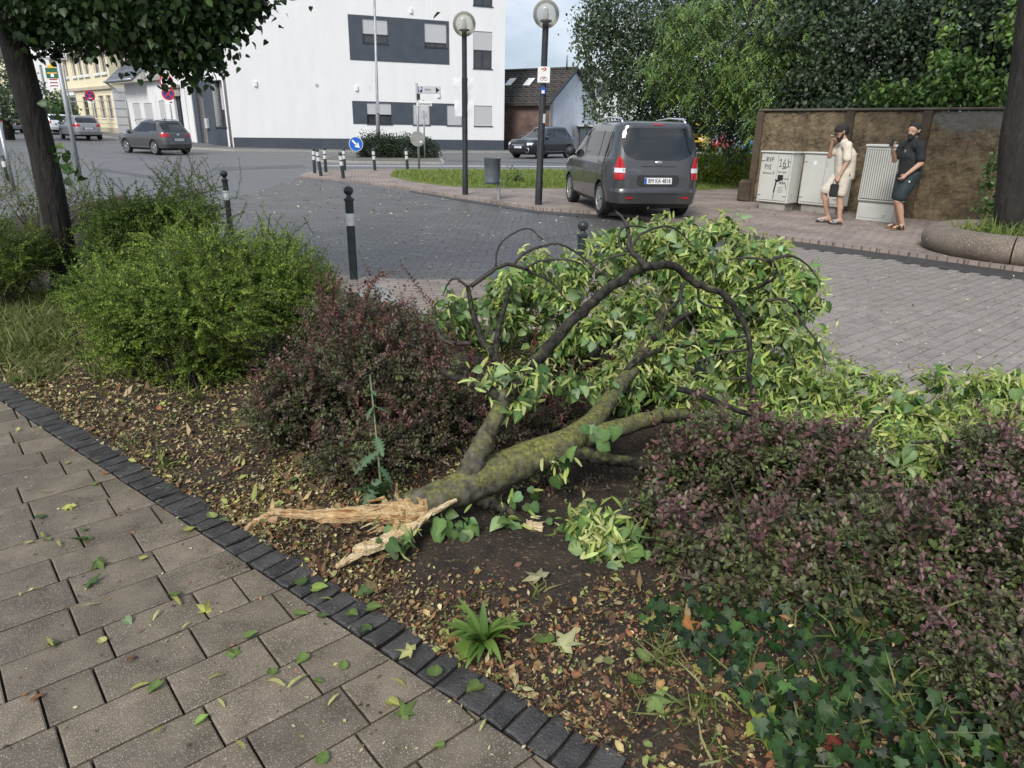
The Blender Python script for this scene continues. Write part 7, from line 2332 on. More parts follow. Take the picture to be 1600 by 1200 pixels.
# --- old gate post, mesh fence and small shed
q = gz(889, 236)
gp = thing('gate_post', 'weathered concrete gate post by the mesh fence', 'post', (q[0], q[1], 0))
MB().cbox(-.17, .17, -.17, .17, 0, height_at(q, 191), .03).build('post', M['concrete'], gp)
MB().box(-.0, .14, -.19, -.172, 1.5, 1.75).build('notice', M['paint_yellow'], gp)
fq0, fq1 = gz(893, 237), gz(935, 238)
fe = thing('mesh_fence', 'low wire mesh fence in front of a small shed', 'fence', (fq0[0], fq0[1], 0), math.atan2(fq1[1] - fq0[1], fq1[0] - fq0[0]))
fl_ = float(np.linalg.norm(fq1[:2] - fq0[:2]))
for k in range(4):
    MB().tube([(k * fl_ / 3, 0, 0), (k * fl_ / 3, 0, 1.75)], .035, 6).build('fence_post', M['grey_post'], fe)
wm = MB()
for k in range(int(fl_ / .12)):
    wm.tube([(k * .12, 0, .1), (k * .12, 0, 1.7)], .008, 3, False)
for k in range(9):
    wm.tube([(0, .01, .1 + k * .2), (fl_, .01, .1 + k * .2)], .009, 3, False)
stuff(wm.build('wire_mesh', M['grey_post'], fe))
q = at(925, 236, 53)
sd = thing('shed', 'small dark shed with flat metal roof behind the fence', 'shed', (q[0] - .9, 53, 0))
MB().box(0, 2.6, 0, 2, 0, 1.75).build('wall', M['anthracite'], sd)
MB().box(-.2, 2.8, -.2, 2.2, 1.75, 1.85).build('roof', M['sign_grey'], sd)
MB().box(1.7, 2.4, -.03, 0, .1, 1.6).build('door', M['frame_dark'], sd)
# ------------------------------------------------------------------ the roughcast wall with its pilasters
def roughcast():
    m, N, L, B = _nt('roughcast')
    tc = N.new('ShaderNodeTexCoord')
    n1 = N.new('ShaderNodeTexNoise'); n1.inputs['Scale'].default_value = 3.2; n1.inputs['Detail'].default_value = 12; n1.inputs['Roughness'].default_value = .75
    L.new(tc.outputs['Object'], n1.inputs['Vector'])
    r1 = N.new('ShaderNodeValToRGB')
    r1.color_ramp.elements[0].position, r1.color_ramp.elements[1].position = .36, .64
    r1.color_ramp.elements[0].color, r1.color_ramp.elements[1].color = (.09, .066, .038, 1), (.42, .32, .19, 1)
    L.new(n1.outputs['Fac'], r1.inputs['Fac'])
    v = N.new('ShaderNodeTexVoronoi'); v.inputs['Scale'].default_value = 85
    L.new(tc.outputs['Object'], v.inputs['Vector'])
    sc = N.new('ShaderNodeSeparateColor'); L.new(v.outputs['Color'], sc.inputs[0])
    gt = N.new('ShaderNodeMath'); gt.operation = 'GREATER_THAN'; gt.inputs[1].default_value = .955; L.new(sc.outputs[0], gt.inputs[0])
    mx = N.new('ShaderNodeMix'); mx.data_type = 'RGBA'; mx.inputs['B'].default_value = (.42, .34, .22, 1)
    L.new(gt.outputs[0], mx.inputs['Factor']); L.new(r1.outputs['Color'], mx.inputs['A'])
    n2 = N.new('ShaderNodeTexNoise'); n2.inputs['Scale'].default_value = .8; n2.inputs['Detail'].default_value = 6
    L.new(tc.outputs['Object'], n2.inputs['Vector'])
    sp = N.new('ShaderNodeSeparateXYZ'); L.new(tc.outputs['Object'], sp.inputs[0])
    mr = N.new('ShaderNodeMapRange'); mr.inputs['From Min'].default_value, mr.inputs['From Max'].default_value = 1.3, 2.0
    L.new(sp.outputs['Z'], mr.inputs['Value'])
    mx2 = N.new('ShaderNodeMapRange'); mx2.inputs['From Min'].default_value, mx2.inputs['From Max'].default_value = 2.0, 4.0
    L.new(sp.outputs['X'], mx2.inputs['Value'])
    ml = N.new('ShaderNodeMath'); ml.operation = 'MULTIPLY'; L.new(mr.outputs['Result'], ml.inputs[0]); L.new(mx2.outputs['Result'], ml.inputs[1])
    ad = N.new('ShaderNodeMath'); ad.operation = 'MULTIPLY_ADD'; ad.inputs[1].default_value = .42; L.new(ml.outputs[0], ad.inputs[0]); L.new(n2.outputs['Fac'], ad.inputs[2])
    r2_ = N.new('ShaderNodeValToRGB'); r2_.color_ramp.elements[0].position, r2_.color_ramp.elements[1].position = .72, .80
    L.new(ad.outputs[0], r2_.inputs['Fac'])
    m3 = N.new('ShaderNodeMix'); m3.data_type = 'RGBA'; m3.inputs['B'].default_value = (.27, .25, .22, 1)    # bared grey plaster
    L.new(r2_.outputs['Color'], m3.inputs['Factor']); L.new(mx.outputs['Result'], m3.inputs['A'])
    L.new(m3.outputs['Result'], B.inputs['Base Color'])
    B.inputs['Roughness'].default_value = .95
    bp = N.new('ShaderNodeBump'); bp.inputs['Strength'].default_value = 1.0; bp.inputs['Distance'].default_value = .03
    L.new(v.outputs['Distance'], bp.inputs['Height']); L.new(bp.outputs['Normal'], B.inputs['Normal'])
    return m
M['roughcast'] = roughcast()
M['pilaster'] = mat('pilaster', (0.05, 0.036, 0.024), (0.105, 0.078, 0.05), 3, .9, .6, 30)
W0, WD = np.array([5.62, 17.2]), unit(np.array([.62, -.785]))
wall = thing('roughcast_wall', 'tall brown roughcast garden wall behind the cabinets and men', 'wall', (W0[0], W0[1], .05), math.atan2(WD[1], WD[0]))
WH = 2.0
FW_ = Facade(W0, WD)
joints = [0.0, FW_.uv(1318, 250)[0], FW_.uv(1436, 250)[0], FW_.uv(1436, 250)[0] + 2.6, FW_.uv(1436, 250)[0] + 5.4]
for i in range(4):
    a, b = joints[i] + .09, joints[i + 1] - .09
    nu, nz = int((b - a) / .05), 40
    rows = []
    for k in range(nz + 1):
        z = WH * k / nz
        rows.append([(a + (b - a) * j / nu, .03 * mnoise.noise((j * .6, k * .6, i * 9)) + .035 * mnoise.noise((j * .06, k * .09, i)), z) for j in range(nu + 1)])
    MB().grid(rows).box(a, b, .06, .35, 0, WH).build('panel', M['roughcast'], wall, False)
for j in joints:
    MB().cbox(j - .085, j + .085, -.05, .36, -.02, WH + .015, .012).build('pilaster', M['pilaster'], wall)
MB().cbox(-.3, .02, -.16, .4, -.02, .5, .06).build('buttress', M['pilaster'], wall)
MB().cbox(-.05, joints[-1], -.06, .40, WH + .02, WH + .07, .015).build('coping', mat('coping', (0.07, 0.06, 0.045), (0.13, 0.115, 0.09), 4, .95, .4, 30), wall)

# ------------------------------------------------------------------ utility cabinets
M['cabinet'] = mat('cabinet', (0.50, 0.51, 0.47), (0.58, 0.585, 0.54), 1.4, .55, .05, 40, c3=(0.42, 0.42, 0.38), s3=3, t3=.68)
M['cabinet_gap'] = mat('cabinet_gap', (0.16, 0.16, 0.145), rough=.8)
M['ink'] = mat('ink', (0.012, 0.012, 0.012), rough=.7)
def cabinet(label, px0, px1, zb, yt, ped=True, dep=.42):
    p, q = gz(px0[0], px0[1], zb), gz(px1[0], px1[1], zb)
    d = unit(q[:2] - p[:2])
    d = unit(d * .4 + WD * .6)
    w = float(np.linalg.norm(q[:2] - p[:2]))
    root = thing('utility_cabinet', label, 'cabinet', (p[0], p[1], .06), math.atan2(d[1], d[0]), group='grey utility cabinets along the wall')
    h = height_at(np.array([p[0], p[1], .06]), yt)
    return root, w, h, dep
def stroke(mb, pts, w=.007, y=-.014):
    """pen stroke on a cabinet door"""
    for i in range(len(pts) - 1):
        a, b = np.array(pts[i], float), np.array(pts[i + 1], float)
        t_ = unit(b - a); n_ = np.array([-t_[1], t_[0]]) * w
        q = [a - n_ - t_ * w * .6, b - n_ + t_ * w * .6, b + n_ + t_ * w * .6, a + n_ - t_ * w * .6]
        mb.add([(v[0], y, v[1]) for v in q], [(0, 1, 2, 3)])
def two_door(root, w, h, dep, zb):
    MB().cbox(.06, w - .06, .05, dep - .02, 0, zb + .01, .005).build('pedestal', M['concrete'], root)
    MB().cbox(0, w, 0, dep, zb, h - .03, .012).build('case', M['cabinet'], root)
    MB().cbox(-.025, w + .025, -.03, dep + .02, h - .032, h, .01).build('lid', M['cabinet'], root)
    m_ = w * .56
    for a, b in ((.035, m_ - .004), (m_ + .004, w - .035)):
        d_ = MB().cbox(a, b, -.011, .002, zb + .05, h - .06, .003).build('door', M['cabinet'], root)
        MB().box(a - .004, b + .004, -.003, .0005, zb + .045, h - .055).build('door_gap', M['cabinet_gap'], d_)
        hx = a + .03 if a < .1 else b - .03
        for z in (zb + .16, h - .18):
            MB().cbox(hx - .035, hx + .035, -.03, -.011, z - .012, z + .012, .004).build('hinge', M['sign_grey'], d_)
c_l = [('graffitied grey utility cabinet at the left end of the wall', (1181, 314), (1230, 318.5), .22, 235.5), ('plain grey utility cabinet behind the man in beige', (1246, 318), (1309, 324), .22, 237)]
roots = []
for lab, a, b, zb, yt in c_l:
    root, w, h, dep = cabinet(lab, a, b, zb, yt)
    two_door(root, w, h, dep, zb - .06)
    roots.append((root, w, h))
# writing on the first cabinet, as strokes on the doors
root, w, h = roots[0]
zb = .16
U = lambda u, v: (w * u, zb + (h - zb) * v)
ink = MB()
def wr_(segs, ox, oz, sx, sz, wd=.006):
    for s in segs:
        stroke(ink, [U(ox + sx * a, oz + sz * b) for a, b in s], wd)
wr_([[(0, 0), (0, 1), (.5, .95), (.5, .6), (0, .5), (.55, 0)], [(.9, 1), (1.15, 0), (1.4, 1)], [(1.75, 0), (1.8, 1), (2.3, 1)], [(1.78, .5), (2.2, .55)]], .19, .80, .10, .075)
wr_([[(0, 0), (.05, 1)], [(-.15, .95), (.5, 1), (.6, .6), (.3, .45)], [(.95, 0), (1.0, 1)], [(1.5, 0), (1.5, 1), (2.0, 1)], [(1.5, .5), (1.9, .5)], [(1.5, 0), (2.0, 0)]], .17, .655, .10, .08)
wr_([[(0, .8), (.1, 0), (.3, .6), (.5, 0), (.6, .8)], [(.8, .2), (1, .6), (1.1, .1), (.8, .2)], [(1.3, 0), (1.4, .6), (1.6, .1), (1.8, .6), (1.9, 0)], [(2.1, .6), (2.3, .1), (2.5, .6)], [(2.8, 0), (2.9, .5), (3.1, 1.2), (3.1, 0)]], .12, .555, .115, .05, .004)
wr_([[(-.2, .8), (.1, 1), (.1, 0)], [(-.15, 0), (.35, 0)], [(.95, 1), (.6, .45), (.65, 0), (1.05, .0), (1.05, .42), (.65, .45)], [(1.35, .8), (1.6, 1), (1.6, 0)], [(1.4, 0), (1.85, 0)]], .64, .715, .16, .14, .0065)
wr_([[(0, .4), (.4, .8), (1, 1)], [(.1, .1), (.9, .5)]], .72, .665, .15, .04, .005)
wr_([[(0, 0), (.2, .8), (.4, 0), (.7, .7), (.9, 0)], [(1.2, .4), (1.5, .7), (1.4, 0), (1.2, .3)], [(1.8, .8), (1.7, .4), (2.0, .2), (1.7, 0)]], .60, .59, .13, .045, .004)
stroke(ink, [U(.66, .50), U(.74, .50)], .055); stroke(ink, [U(.56, .45), U(.62, .43), U(.70, .45)], .016)
stroke(ink, [U(.59, .44), U(.565, .30), U(.55, .22)], .016); stroke(ink, [U(.55, .22), U(.54, .08)], .005)
wr_([[(0, .4), (.6, .8), (1.2, .2), (1.8, .9), (2.2, .3)]], .78, .46, .08, .04, .005)
wr_([[(0, 0), (.3, .9), (.5, 0), (.9, .9), (1.0, 0), (1.4, .6), (1.7, -.6), (1.9, -1.8)]], .68, .38, .13, .05, .006)
for k in range(4):
    stroke(ink, [U(.66, .31 - k * .03), U(.84 - .05 * (k % 2), .305 - k * .03)], .0025)
stuff(ink.build('graffiti', M['ink'], root))
for k, (u, v) in enumerate(((.30, .80), (.60, .78))):
    MB().box(roots[1][1] * u - .03, roots[1][1] * u + .03, -.0145, -.0122, .16 + (roots[1][2] - .16) * v - .04, .16 + (roots[1][2] - .16) * v + .04).build('sticker', M['white'] if k == 0 else M['sign_grey'], roots[1][0])
# tall ribbed cabinet
root, w, h, dep = cabinet('tall ribbed grey cabinet between the two men', (1334, 342), (1394, 348), .06, 225)
hb_ = h * .24
MB().cbox(.02, w - .02, .02, dep, -.02, hb_, .008).build('base', M['cabinet'], root)
MB().cbox(.07, w - .07, .012, .022, .05, hb_ - .06, .003).build('base_cover', M['cabinet'], root)
MB().cbox(0, w, 0, dep + .02, hb_ + .02, h - .05, .012).build('case', M['cabinet'], root)
MB().box(.015, w - .015, .01, dep, hb_, hb_ + .022).build('shadow_gap', M['cabinet_gap'], root)
MB().cbox(-.02, w + .02, -.03, dep + .03, h - .05, h, .015).build('lid', M['cabinet'], root)
n_r = 15
MB().box(.03, w - .03, -.004, .002, hb_ + .06, h - .09).build('rib_gap_shade', M['cabinet_gap'], root)  # dark sheet that paints the shade into the gaps between ribs
for k in range(n_r):
    a = .04 + (w - .08) * k / n_r
    MB().cbox(a + .006, a + (w - .08) / n_r - .008, -.022, .004, hb_ + .07, h - .10, .005).build('rib', M['cabinet'], root)
MB().lathe([(0, -.022), (.014, -.022), (.016, -.01)], 12, axis='y', c=(w * .42, 0, hb_ + (h - hb_) * .72)).build('lock', M['steel'], root)

# ------------------------------------------------------------------ planter ring with the second tree
pc = np.array([7.25, 10.05])
pl2 = thing('planter', 'large round exposed-aggregate concrete planter ring at the right edge', 'planter', (pc[0], pc[1], .06))
M['aggregate'] = mat('aggregate', (0.13, 0.105, 0.082), (0.21, 0.17, 0.135), 3, .9, .5, 120, c3=(0.42, 0.36, 0.29), s3=70, t3=.60)
Rr, tr_, nseg = 1.04, .24, 6
prof = [(Rr + tr_ * math.cos(a) * (1.0), .15 + .20 * math.sin(a)) for a in np.linspace(R(-75), R(255), 22)]
for k in range(nseg):
    a0_, a1_ = 2 * math.pi * k / nseg + .008 + R(170), 2 * math.pi * (k + 1) / nseg - .008 + R(170)
    rows = [[(r * math.cos(a), r * math.sin(a), max(-.03, z)) for r, z in prof] for a in np.linspace(a0_, a1_, 14)]
    mb = MB().grid(rows)
    mb.add(rows[0], [tuple(range(len(prof)))]).add(rows[-1], [tuple(range(len(prof) - 1, -1, -1))])
    mb.build('ring_segment', M['aggregate'], pl2, 'auto', fix=True)
MB().lathe([(0, .24), (.5, .23), (.9, .18)], 24).build('soil', M['soil'], pl2, True)
gp_ = Leaves()
for _ in range(120):
    a, r = RNG.uniform(0, 6.28), RNG.uniform(.1, .95)
    tuft(gp_, (pc[0] + r * math.cos(a), pc[1] + r * math.sin(a), .24), 12, RNG.uniform(.12, .32), [(0.2, 0.26, 0.06), (0.13, 0.19, 0.04), (0.26, 0.3, 0.1)], .6, 1.4)
o = gp_.build('planter_weeds', M['leaf_matte']); stuff(o); tag(o, 'grass and weeds growing inside the planter ring', 'weeds')
def bark_trunk(mb_pts, rad, name, parent, origin, seg=26, n=60, rid=.07):
    """trunk with lengthwise ridges"""
    S_ = spline([tuple(p_) + (r_,) for p_, r_ in zip(mb_pts, rad)], n)
    V, F = [], []
    for i in range(n):
        t_ = unit(S_[min(i + 1, n - 1), :3] - S_[max(i - 1, 0), :3])
        u = unit(np.cross(t_, np.array([0, 1.0, .01]))); w_ = np.cross(t_, u)
        for k in range(seg):
            a = 2 * math.pi * k / seg
            rr = S_[i, 3] * (1 + rid * mnoise.noise((math.cos(a) * 4.5, math.sin(a) * 4.5, i * .09)) + rid * .6 * mnoise.noise((math.cos(a) * 11, math.sin(a) * 11, i * .22)) + .05 * mnoise.noise((i * .12, 3, 5)))
            V.append(S_[i, :3] + rr * (math.cos(a) * u + math.sin(a) * w_) - origin)
    F = [(i * seg + k, i * seg + (k + 1) % seg, (i + 1) * seg + (k + 1) % seg, (i + 1) * seg + k) for i in range(n - 1) for k in range(seg)]
    F += [tuple(range(seg - 1, -1, -1)), tuple(range((n - 1) * seg, n * seg))]
    return MB().add(V, F).build(name, M['bark_dark'], parent, True)
def leafy(lv, blobs, n, colors, size, kind='diam', clump=14, cr=.16, shell=.5, sag=0.0, weights=None, face=(0, -.3, .8), width=1.0):
    vol = np.array([b[3] * b[4] * b[5] for b in blobs]) ** .75
    ids = RNG.choice(len(blobs), n, p=vol / vol.sum())
    Bb = np.array(blobs)[ids]
    u = rdir(n) * (shell + (1.02 - shell) * RNG.random((n, 1)) ** .6)
    P = Bb[:, :3] + u * Bb[:, 3:]
    Q = np.repeat(P, clump, 0) + RNG.normal(0, 1, (n * clump, 3)) * np.array([cr, cr, cr * .8])
    C = np.repeat(pal(colors, n, .2, weights), clump, 0) * (1 + RNG.normal(0, .13, (n * clump, 1)))
    D = unit(rdir(n * clump) + np.array([0, 0, -sag]))
    lv.add(kind, Q, D, unit(rdir(n * clump) * .7 + np.array(face)), size * RNG.uniform(.6, 1.25, n * clump), C, bend=RNG.normal(.1, .15, n * clump), width=width)
    return P
# tree standing in the planter; its crown is above the picture
tb_ = np.array([7.36, 10.5, .22])
tr = thing('street_tree', 'dark rough-barked tree trunk standing in the round planter', 'tree', tb_)
tp_ = [tb_, at(1582, 250, 10.55), at(1597, 130, 10.6), at(1618, -40, 10.7), at(1640, -200, 10.8)]
bark_trunk([np.array(p_) for p_ in tp_], [.215, .18, .165, .155, .14], 'trunk', tr, tb_)
cw = tp_[-1]
lv = Leaves()
P = leafy(lv, [(cw[0], cw[1], 5.6, 1.8, 1.8, 1.2), (cw[0] + 1.2, cw[1] - .4, 5.2, 1.2, 1.2, .9), (cw[0] - .8, cw[1] + .6, 5.3, 1.0, 1.0, .8)], 420, [(0.04, 0.08, 0.02), (0.06, 0.11, 0.025)], .09, 'oval', 14, .18)
stuff(lv.build('crown', M['leaf'], tr, tb_))
bb = MB()
for i in range(12):
    bb.tube([cw - tb_, (cw + P[i]) / 2 - tb_ + np.array([0, 0, .2]), P[i] - tb_], [.07, .04, .012], 6, False)
bb.build('limb', M['bark_dark'], tr)

# leaning lime tree on the left
tb_ = gz(112, 470); tb_[2] = bed_z(tb_[0], tb_[1]) - .03
tl = thing('lime_tree', 'leaning lime tree with dark trunk and overhanging leaves at the upper left', 'tree', tb_)
Yt = tb_[1]
tp_ = [tb_, at(98, 395, Yt), at(80, 300, Yt), at(62, 220, Yt), at(28, 90, Yt - .05), at(-5, -60, Yt - .1), at(-30, -220, Yt - .1)]
bark_trunk([np.array(p_) for p_ in tp_], [.15, .118, .112, .108, .104, .095, .08], 'trunk', tl, tb_)
cw = np.array(tp_[-1])
lv = Leaves()
FR = [blob(50, 15, 6.6, 60, 55, .5), blob(130, 10, 6.5, 80, 52, .5), blob(220, 20, 6.3, 70, 75, .5), blob(270, 50, 6.2, 40, 46, .35), blob(300, 15, 6.2, 60, 72, .45), blob(340, -12, 6.2, 40, 55, .4), blob(385, -40, 6.1, 26, 45, .3), blob(300, 92, 6.2, 14, 24, .12)]
LC = [(0.024, 0.045, 0.014), (0.034, 0.062, 0.018), (0.05, 0.09, 0.024)]  # dark leaf colours paint in the backlit shade of the crown
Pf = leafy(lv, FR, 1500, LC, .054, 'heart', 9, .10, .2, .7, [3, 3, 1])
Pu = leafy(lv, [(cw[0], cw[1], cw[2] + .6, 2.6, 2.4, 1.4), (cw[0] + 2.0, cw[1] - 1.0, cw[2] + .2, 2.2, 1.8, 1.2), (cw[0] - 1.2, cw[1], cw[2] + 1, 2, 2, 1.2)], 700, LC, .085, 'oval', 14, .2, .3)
stuff(lv.build('crown', M['leaf'], tl, tb_))
for i in range(22):
    tgt = Pf[i]
    MB().tube([np.array(tp_[5]) - tb_, (np.array(tp_[5]) + tgt) / 2 - tb_ + np.array([0, 0, .5]), tgt - tb_], [.045, .02, .004], 6, False).build('limb', M['bark_dark'], tl, True)
for px, py, s in ((92, 235, 5), (97, 247, 5), (104, 262, 6), (108, 275, 5), (88, 165, 3)):
    lv = Leaves()
    p_ = at(px, py, Yt - .2)
    q = p_ + RNG.normal(0, .04, (s, 3))
    lv.add('heart', q, unit(RNG.normal(0, .5, (s, 3)) + np.array([.3, 0, -.6])), unit(RNG.normal(0, .4, (s, 3)) + np.array([0, -.5, .6])), .075, pal([(0.04, 0.08, 0.02)], s))
    stuff(lv.build('shoot', M['leaf'], tl, tb_))

# ------------------------------------------------------------------ trees over and behind the wall
def pinnate(lv, P, colors, L=.26, n=9, leaf=.085):
    """feathery hanging leaves"""
    m_ = len(P)
    dr_ = unit(np.c_[RNG.normal(0, .7, (m_, 2)), np.full(m_, -.7)])
    sd_ = unit(np.cross(dr_, np.array([0, 0, 1.0])) + 1e-3)
    C = pal(colors, m_, .2)
    for k in range(n):
        f = (k // 2 + 1) / (n // 2 + 1)
        s = 1 if k % 2 else -1
        q = P + dr_ * (L * f) + np.array([0, 0, -.06]) * f * f
        d = unit(sd_ * s * .8 + dr_ * .7) if k < n - 1 else dr_
        lv.add('diam', q, d, unit(np.array([0, -.5, .8]) + .35 * rdir(m_)), leaf * RNG.uniform(.8, 1.2, m_), C * (1 + RNG.normal(0, .1, (m_, 1))), bend=.25, width=.85)
def strands(lv, tops, n, L0, L1, colors, size, dx=.03):
    """hanging leafy cords of a weeping crown"""
    for t_ in tops:
        L = RNG.uniform(L0, L1)
        m_ = int(L / .05)
        z = np.linspace(0, L, m_)
        sw = np.cumsum(RNG.normal(0, dx, (m_, 2)), 0)
        q = t_ + np.c_[sw, -z]
        q = np.repeat(q, 3, 0) + RNG.normal(0, .045, (m_ * 3, 3))
        lv.add('diam', q, unit(rdir(m_ * 3) + np.array([0, 0, -.7])), unit(rdir(m_ * 3) * .7 + np.array([0, -.6, .6])), size * RNG.uniform(.7, 1.3, m_ * 3), pal(colors, m_ * 3, .15) * RNG.uniform(.75, 1.25), width=1.3)
DKG = [(0.038, 0.062, 0.03), (0.062, 0.098, 0.042), (0.085, 0.125, 0.058), (0.12, 0.155, 0.095)]
LTG = [(0.095, 0.165, 0.04), (0.13, 0.215, 0.05), (0.07, 0.125, 0.036), (0.18, 0.26, 0.065)]
def far_tree(name, label, base, top, rad=.3, nl=10, P=None, cat='tree'):
    root = thing(name, label, cat, base)
    base = np.array(base)
    bark_trunk([base, base + (np.array(top) - base) * .5 + np.array([.2, 0, 0]), np.array(top)], [rad, rad * .8, rad * .6], 'trunk', root, base, 12, 20)
    return root
# weeping beech
bs = np.array([8.2, 23.0, .05])
wb = far_tree('weeping_beech', 'dark weeping beech hanging over the van roof and the road', bs, (7.6, 23.0, 6.5), .38)
lv = Leaves()
BL = [blob(955, 70, 22, 45, 75, 1.2), blob(1000, 120, 22, 55, 70, 1.2), blob(1000, 20, 22, 90, 60, 1.4), blob(1090, 60, 23, 110, 90, 1.6), blob(1100, 150, 22.5, 90, 60, 1.4), blob(1050, 180, 21.5, 60, 35, 1.0), blob(1150, 180, 22, 60, 40, 1.2), blob(1000, 200, 22, 50, 20, .8),
      blob(1200, 60, 24, 110, 110, 1.6), blob(930, 30, 22, 30, 45, .8)]
P = leafy(lv, BL, 2500, DKG, .10, 'diam', 15, .20, .25, .5, width=1.3)
tops = [at(x + RNG.normal(0, 6), y, 21.6 + RNG.normal(0, .3)) for x, y in ((905, 30), (912, 50), (920, 70), (935, 100), (945, 110), (960, 120), (975, 150), (930, 110), (985, 140), (950, 130), (1000, 160), (1020, 190), (1150, 205), (1165, 210), (1160, 200), (1140, 200), (1172, 205), (1060, 190), (1085, 195), (1110, 200), (925, 120), (918, 100), (1180, 200))]
strands(lv, tops, 0, .5, 1.5, DKG, .10)
tops2 = [at(x, y, 21.2 + RNG.normal(0, .3)) for x, y in zip(RNG.uniform(900, 1180, 70), RNG.uniform(10, 170, 70)) if not (x < 925 and y > 60)]
strands(lv, tops2, 0, .6, 1.6, DKG, .10)
stuff(lv.build('crown', M['leaf'], wb, bs))
lb = MB()
for i in range(26):
    lb.tube([np.array((7.6, 23.0, 5.5)) - bs, (np.array((7.6, 23, 7.5)) + P[i]) / 2 - bs, P[i] - bs], [.12, .06, .02], 6, False)
lb.build('limb', M['bark_dark'], wb)
# feathery light green tree
bs = np.array([9.6, 20.5, .05])
ft = far_tree('feathery_tree', 'lighter green tree with feathery drooping leaves above the left end of the wall', bs, (8.4, 20.3, 5.5), .22)
lv = Leaves()
FB = [blob(1045, 85, 20, 45, 75, .8), blob(1100, 130, 19.6, 50, 80, .8), blob(1150, 90, 19.4, 60, 85, .8), blob(1205, 130, 18.8, 45, 75, .7), blob(1250, 70, 18.6, 50, 70, .8), blob(1180, 30, 19.4, 120, 50, .9), blob(1190, 190, 18.6, 28, 30, .4), blob(1290, 110, 18.2, 30, 40, .5), blob(1080, 40, 20, 60, 45, .8)]
vol = np.array([b[3] * b[5] for b in FB]); ids = RNG.choice(len(FB), 3600, p=vol / vol.sum()); Bb = np.array(FB)[ids]
u = rdir(3600) * (.35 + .65 * RNG.random((3600, 1)) ** .6)
PP = Bb[:, :3] + u * Bb[:, 3:]
clm = np.array([mnoise.noise((p_[0] * .9, p_[1] * .9, p_[2] * .9)) for p_ in PP])
PP = PP[clm > -.12]
pinnate(lv, PP, LTG)
stuff(lv.build('crown', M['leaf'], ft, bs))
lb = MB()
for i in range(24):
    lb.tube([np.array((8.4, 20.3, 4.5)) - bs, (np.array((8.4, 20.3, 6.5)) + PP[i]) / 2 - bs, PP[i] - bs], [.07, .04, .01], 6, False)
lb.build('limb', M['bark_dark'], ft)
# dark trees behind the wall on the right
bs = np.array([11.5, 18.5, .05])
dt = far_tree('ivy_clad_tree', 'dense dark tree mass rising behind the brown wall', bs, (11.6, 18.5, 6.5), .34)
lv = Leaves()
DB_ = [blob(1290, 50, 18.4, 90, 90, 1.0), blob(1390, 60, 17.6, 100, 100, 1.0), blob(1490, 40, 17.0, 100, 90, 1.0), blob(1580, 60, 16.4, 80, 110, 1.0), blob(1300, 140, 18.0, 90, 50, .8), blob(1410, 140, 17.2, 90, 50, .8), blob(1510, 130, 16.6, 80, 60, .8), blob(1650, 60, 16, 80, 120, 1), blob(1260, 160, 18.6, 50, 30, .6), blob(1340, 165, 17.0, 60, 18, .4), blob(1450, 168, 15.6, 60, 14, .3)]
P = leafy(lv, DB_, 2500, [(0.03, 0.05, 0.025), (0.046, 0.072, 0.034), (0.066, 0.095, 0.048), (0.095, 0.12, 0.08)], .11, 'diam', 15, .18, .2, .5, width=1.4)
stuff(lv.build('crown', M['leaf'], dt, bs))
lb = MB()
for i in range(26):
    lb.tube([np.array((11.6, 18.5, 4.5)) - bs, (np.array((11.6, 18.5, 6.0)) + P[i]) / 2 - bs, P[i] - bs], [.1, .05, .015], 6, False)
lb.build('limb', M['bark_dark'], dt)
# laurel leaning over the wall top, a light creeper above
bs = np.array([9.6, 15.0, .05])
la = thing('laurel', 'fresh green laurel leaning over the top of the wall', 'shrub', bs)
lv = Leaves()
LB_ = [blob(1420, 155, 15.4, 60, 22, .3), blob(1370, 150, 15.8, 30, 16, .25), blob(1490, 145, 15.0, 60, 30, .35), blob(1510, 115, 15.0, 35, 28, .3), blob(1560, 140, 14.7, 40, 30, .3)]
P = leafy(lv, LB_, 260, [(0.05, 0.10, 0.022), (0.08, 0.15, 0.03), (0.11, 0.19, 0.04)], .12, 'oval', 9, .10, .4, .3)
leafy(lv, [blob(1480, 55, 15.6, 16, 55, .2), blob(1470, 90, 15.4, 14, 20, .2), blob(1590, 30, 15, 25, 40, .3)], 60, LTG[:2], .12, 'oval', 8, .09, .4, .5)
stuff(lv.build('foliage', M['leaf'], la, bs))
lb = MB()
for i in range(16):
    lb.tube([np.zeros(3), (P[i] - bs) * np.array([.5, .5, .8]), P[i] - bs], [.04, .025, .008], 5, False)
lb.build('stem', M['bark_dark'], la)
# creeper on the wall near the planter tree
bs = np.array([8.5, 12.95, .06])
crp = thing('wall_creeper', 'thin creeper climbing the wall beside the planter tree', 'climber', bs)
lv = Leaves()
leafy(lv, [blob(1555, 262, 12.6, 12, 30, .06), blob(1550, 320, 12.6, 18, 18, .1), blob(1540, 290, 12.7, 8, 10, .05)], 60, [(0.06, 0.11, 0.03), (0.1, 0.15, 0.05)], .07, 'heart', 6, .06, .3, .5)
lv.build('foliage', M['leaf'], crp, bs)
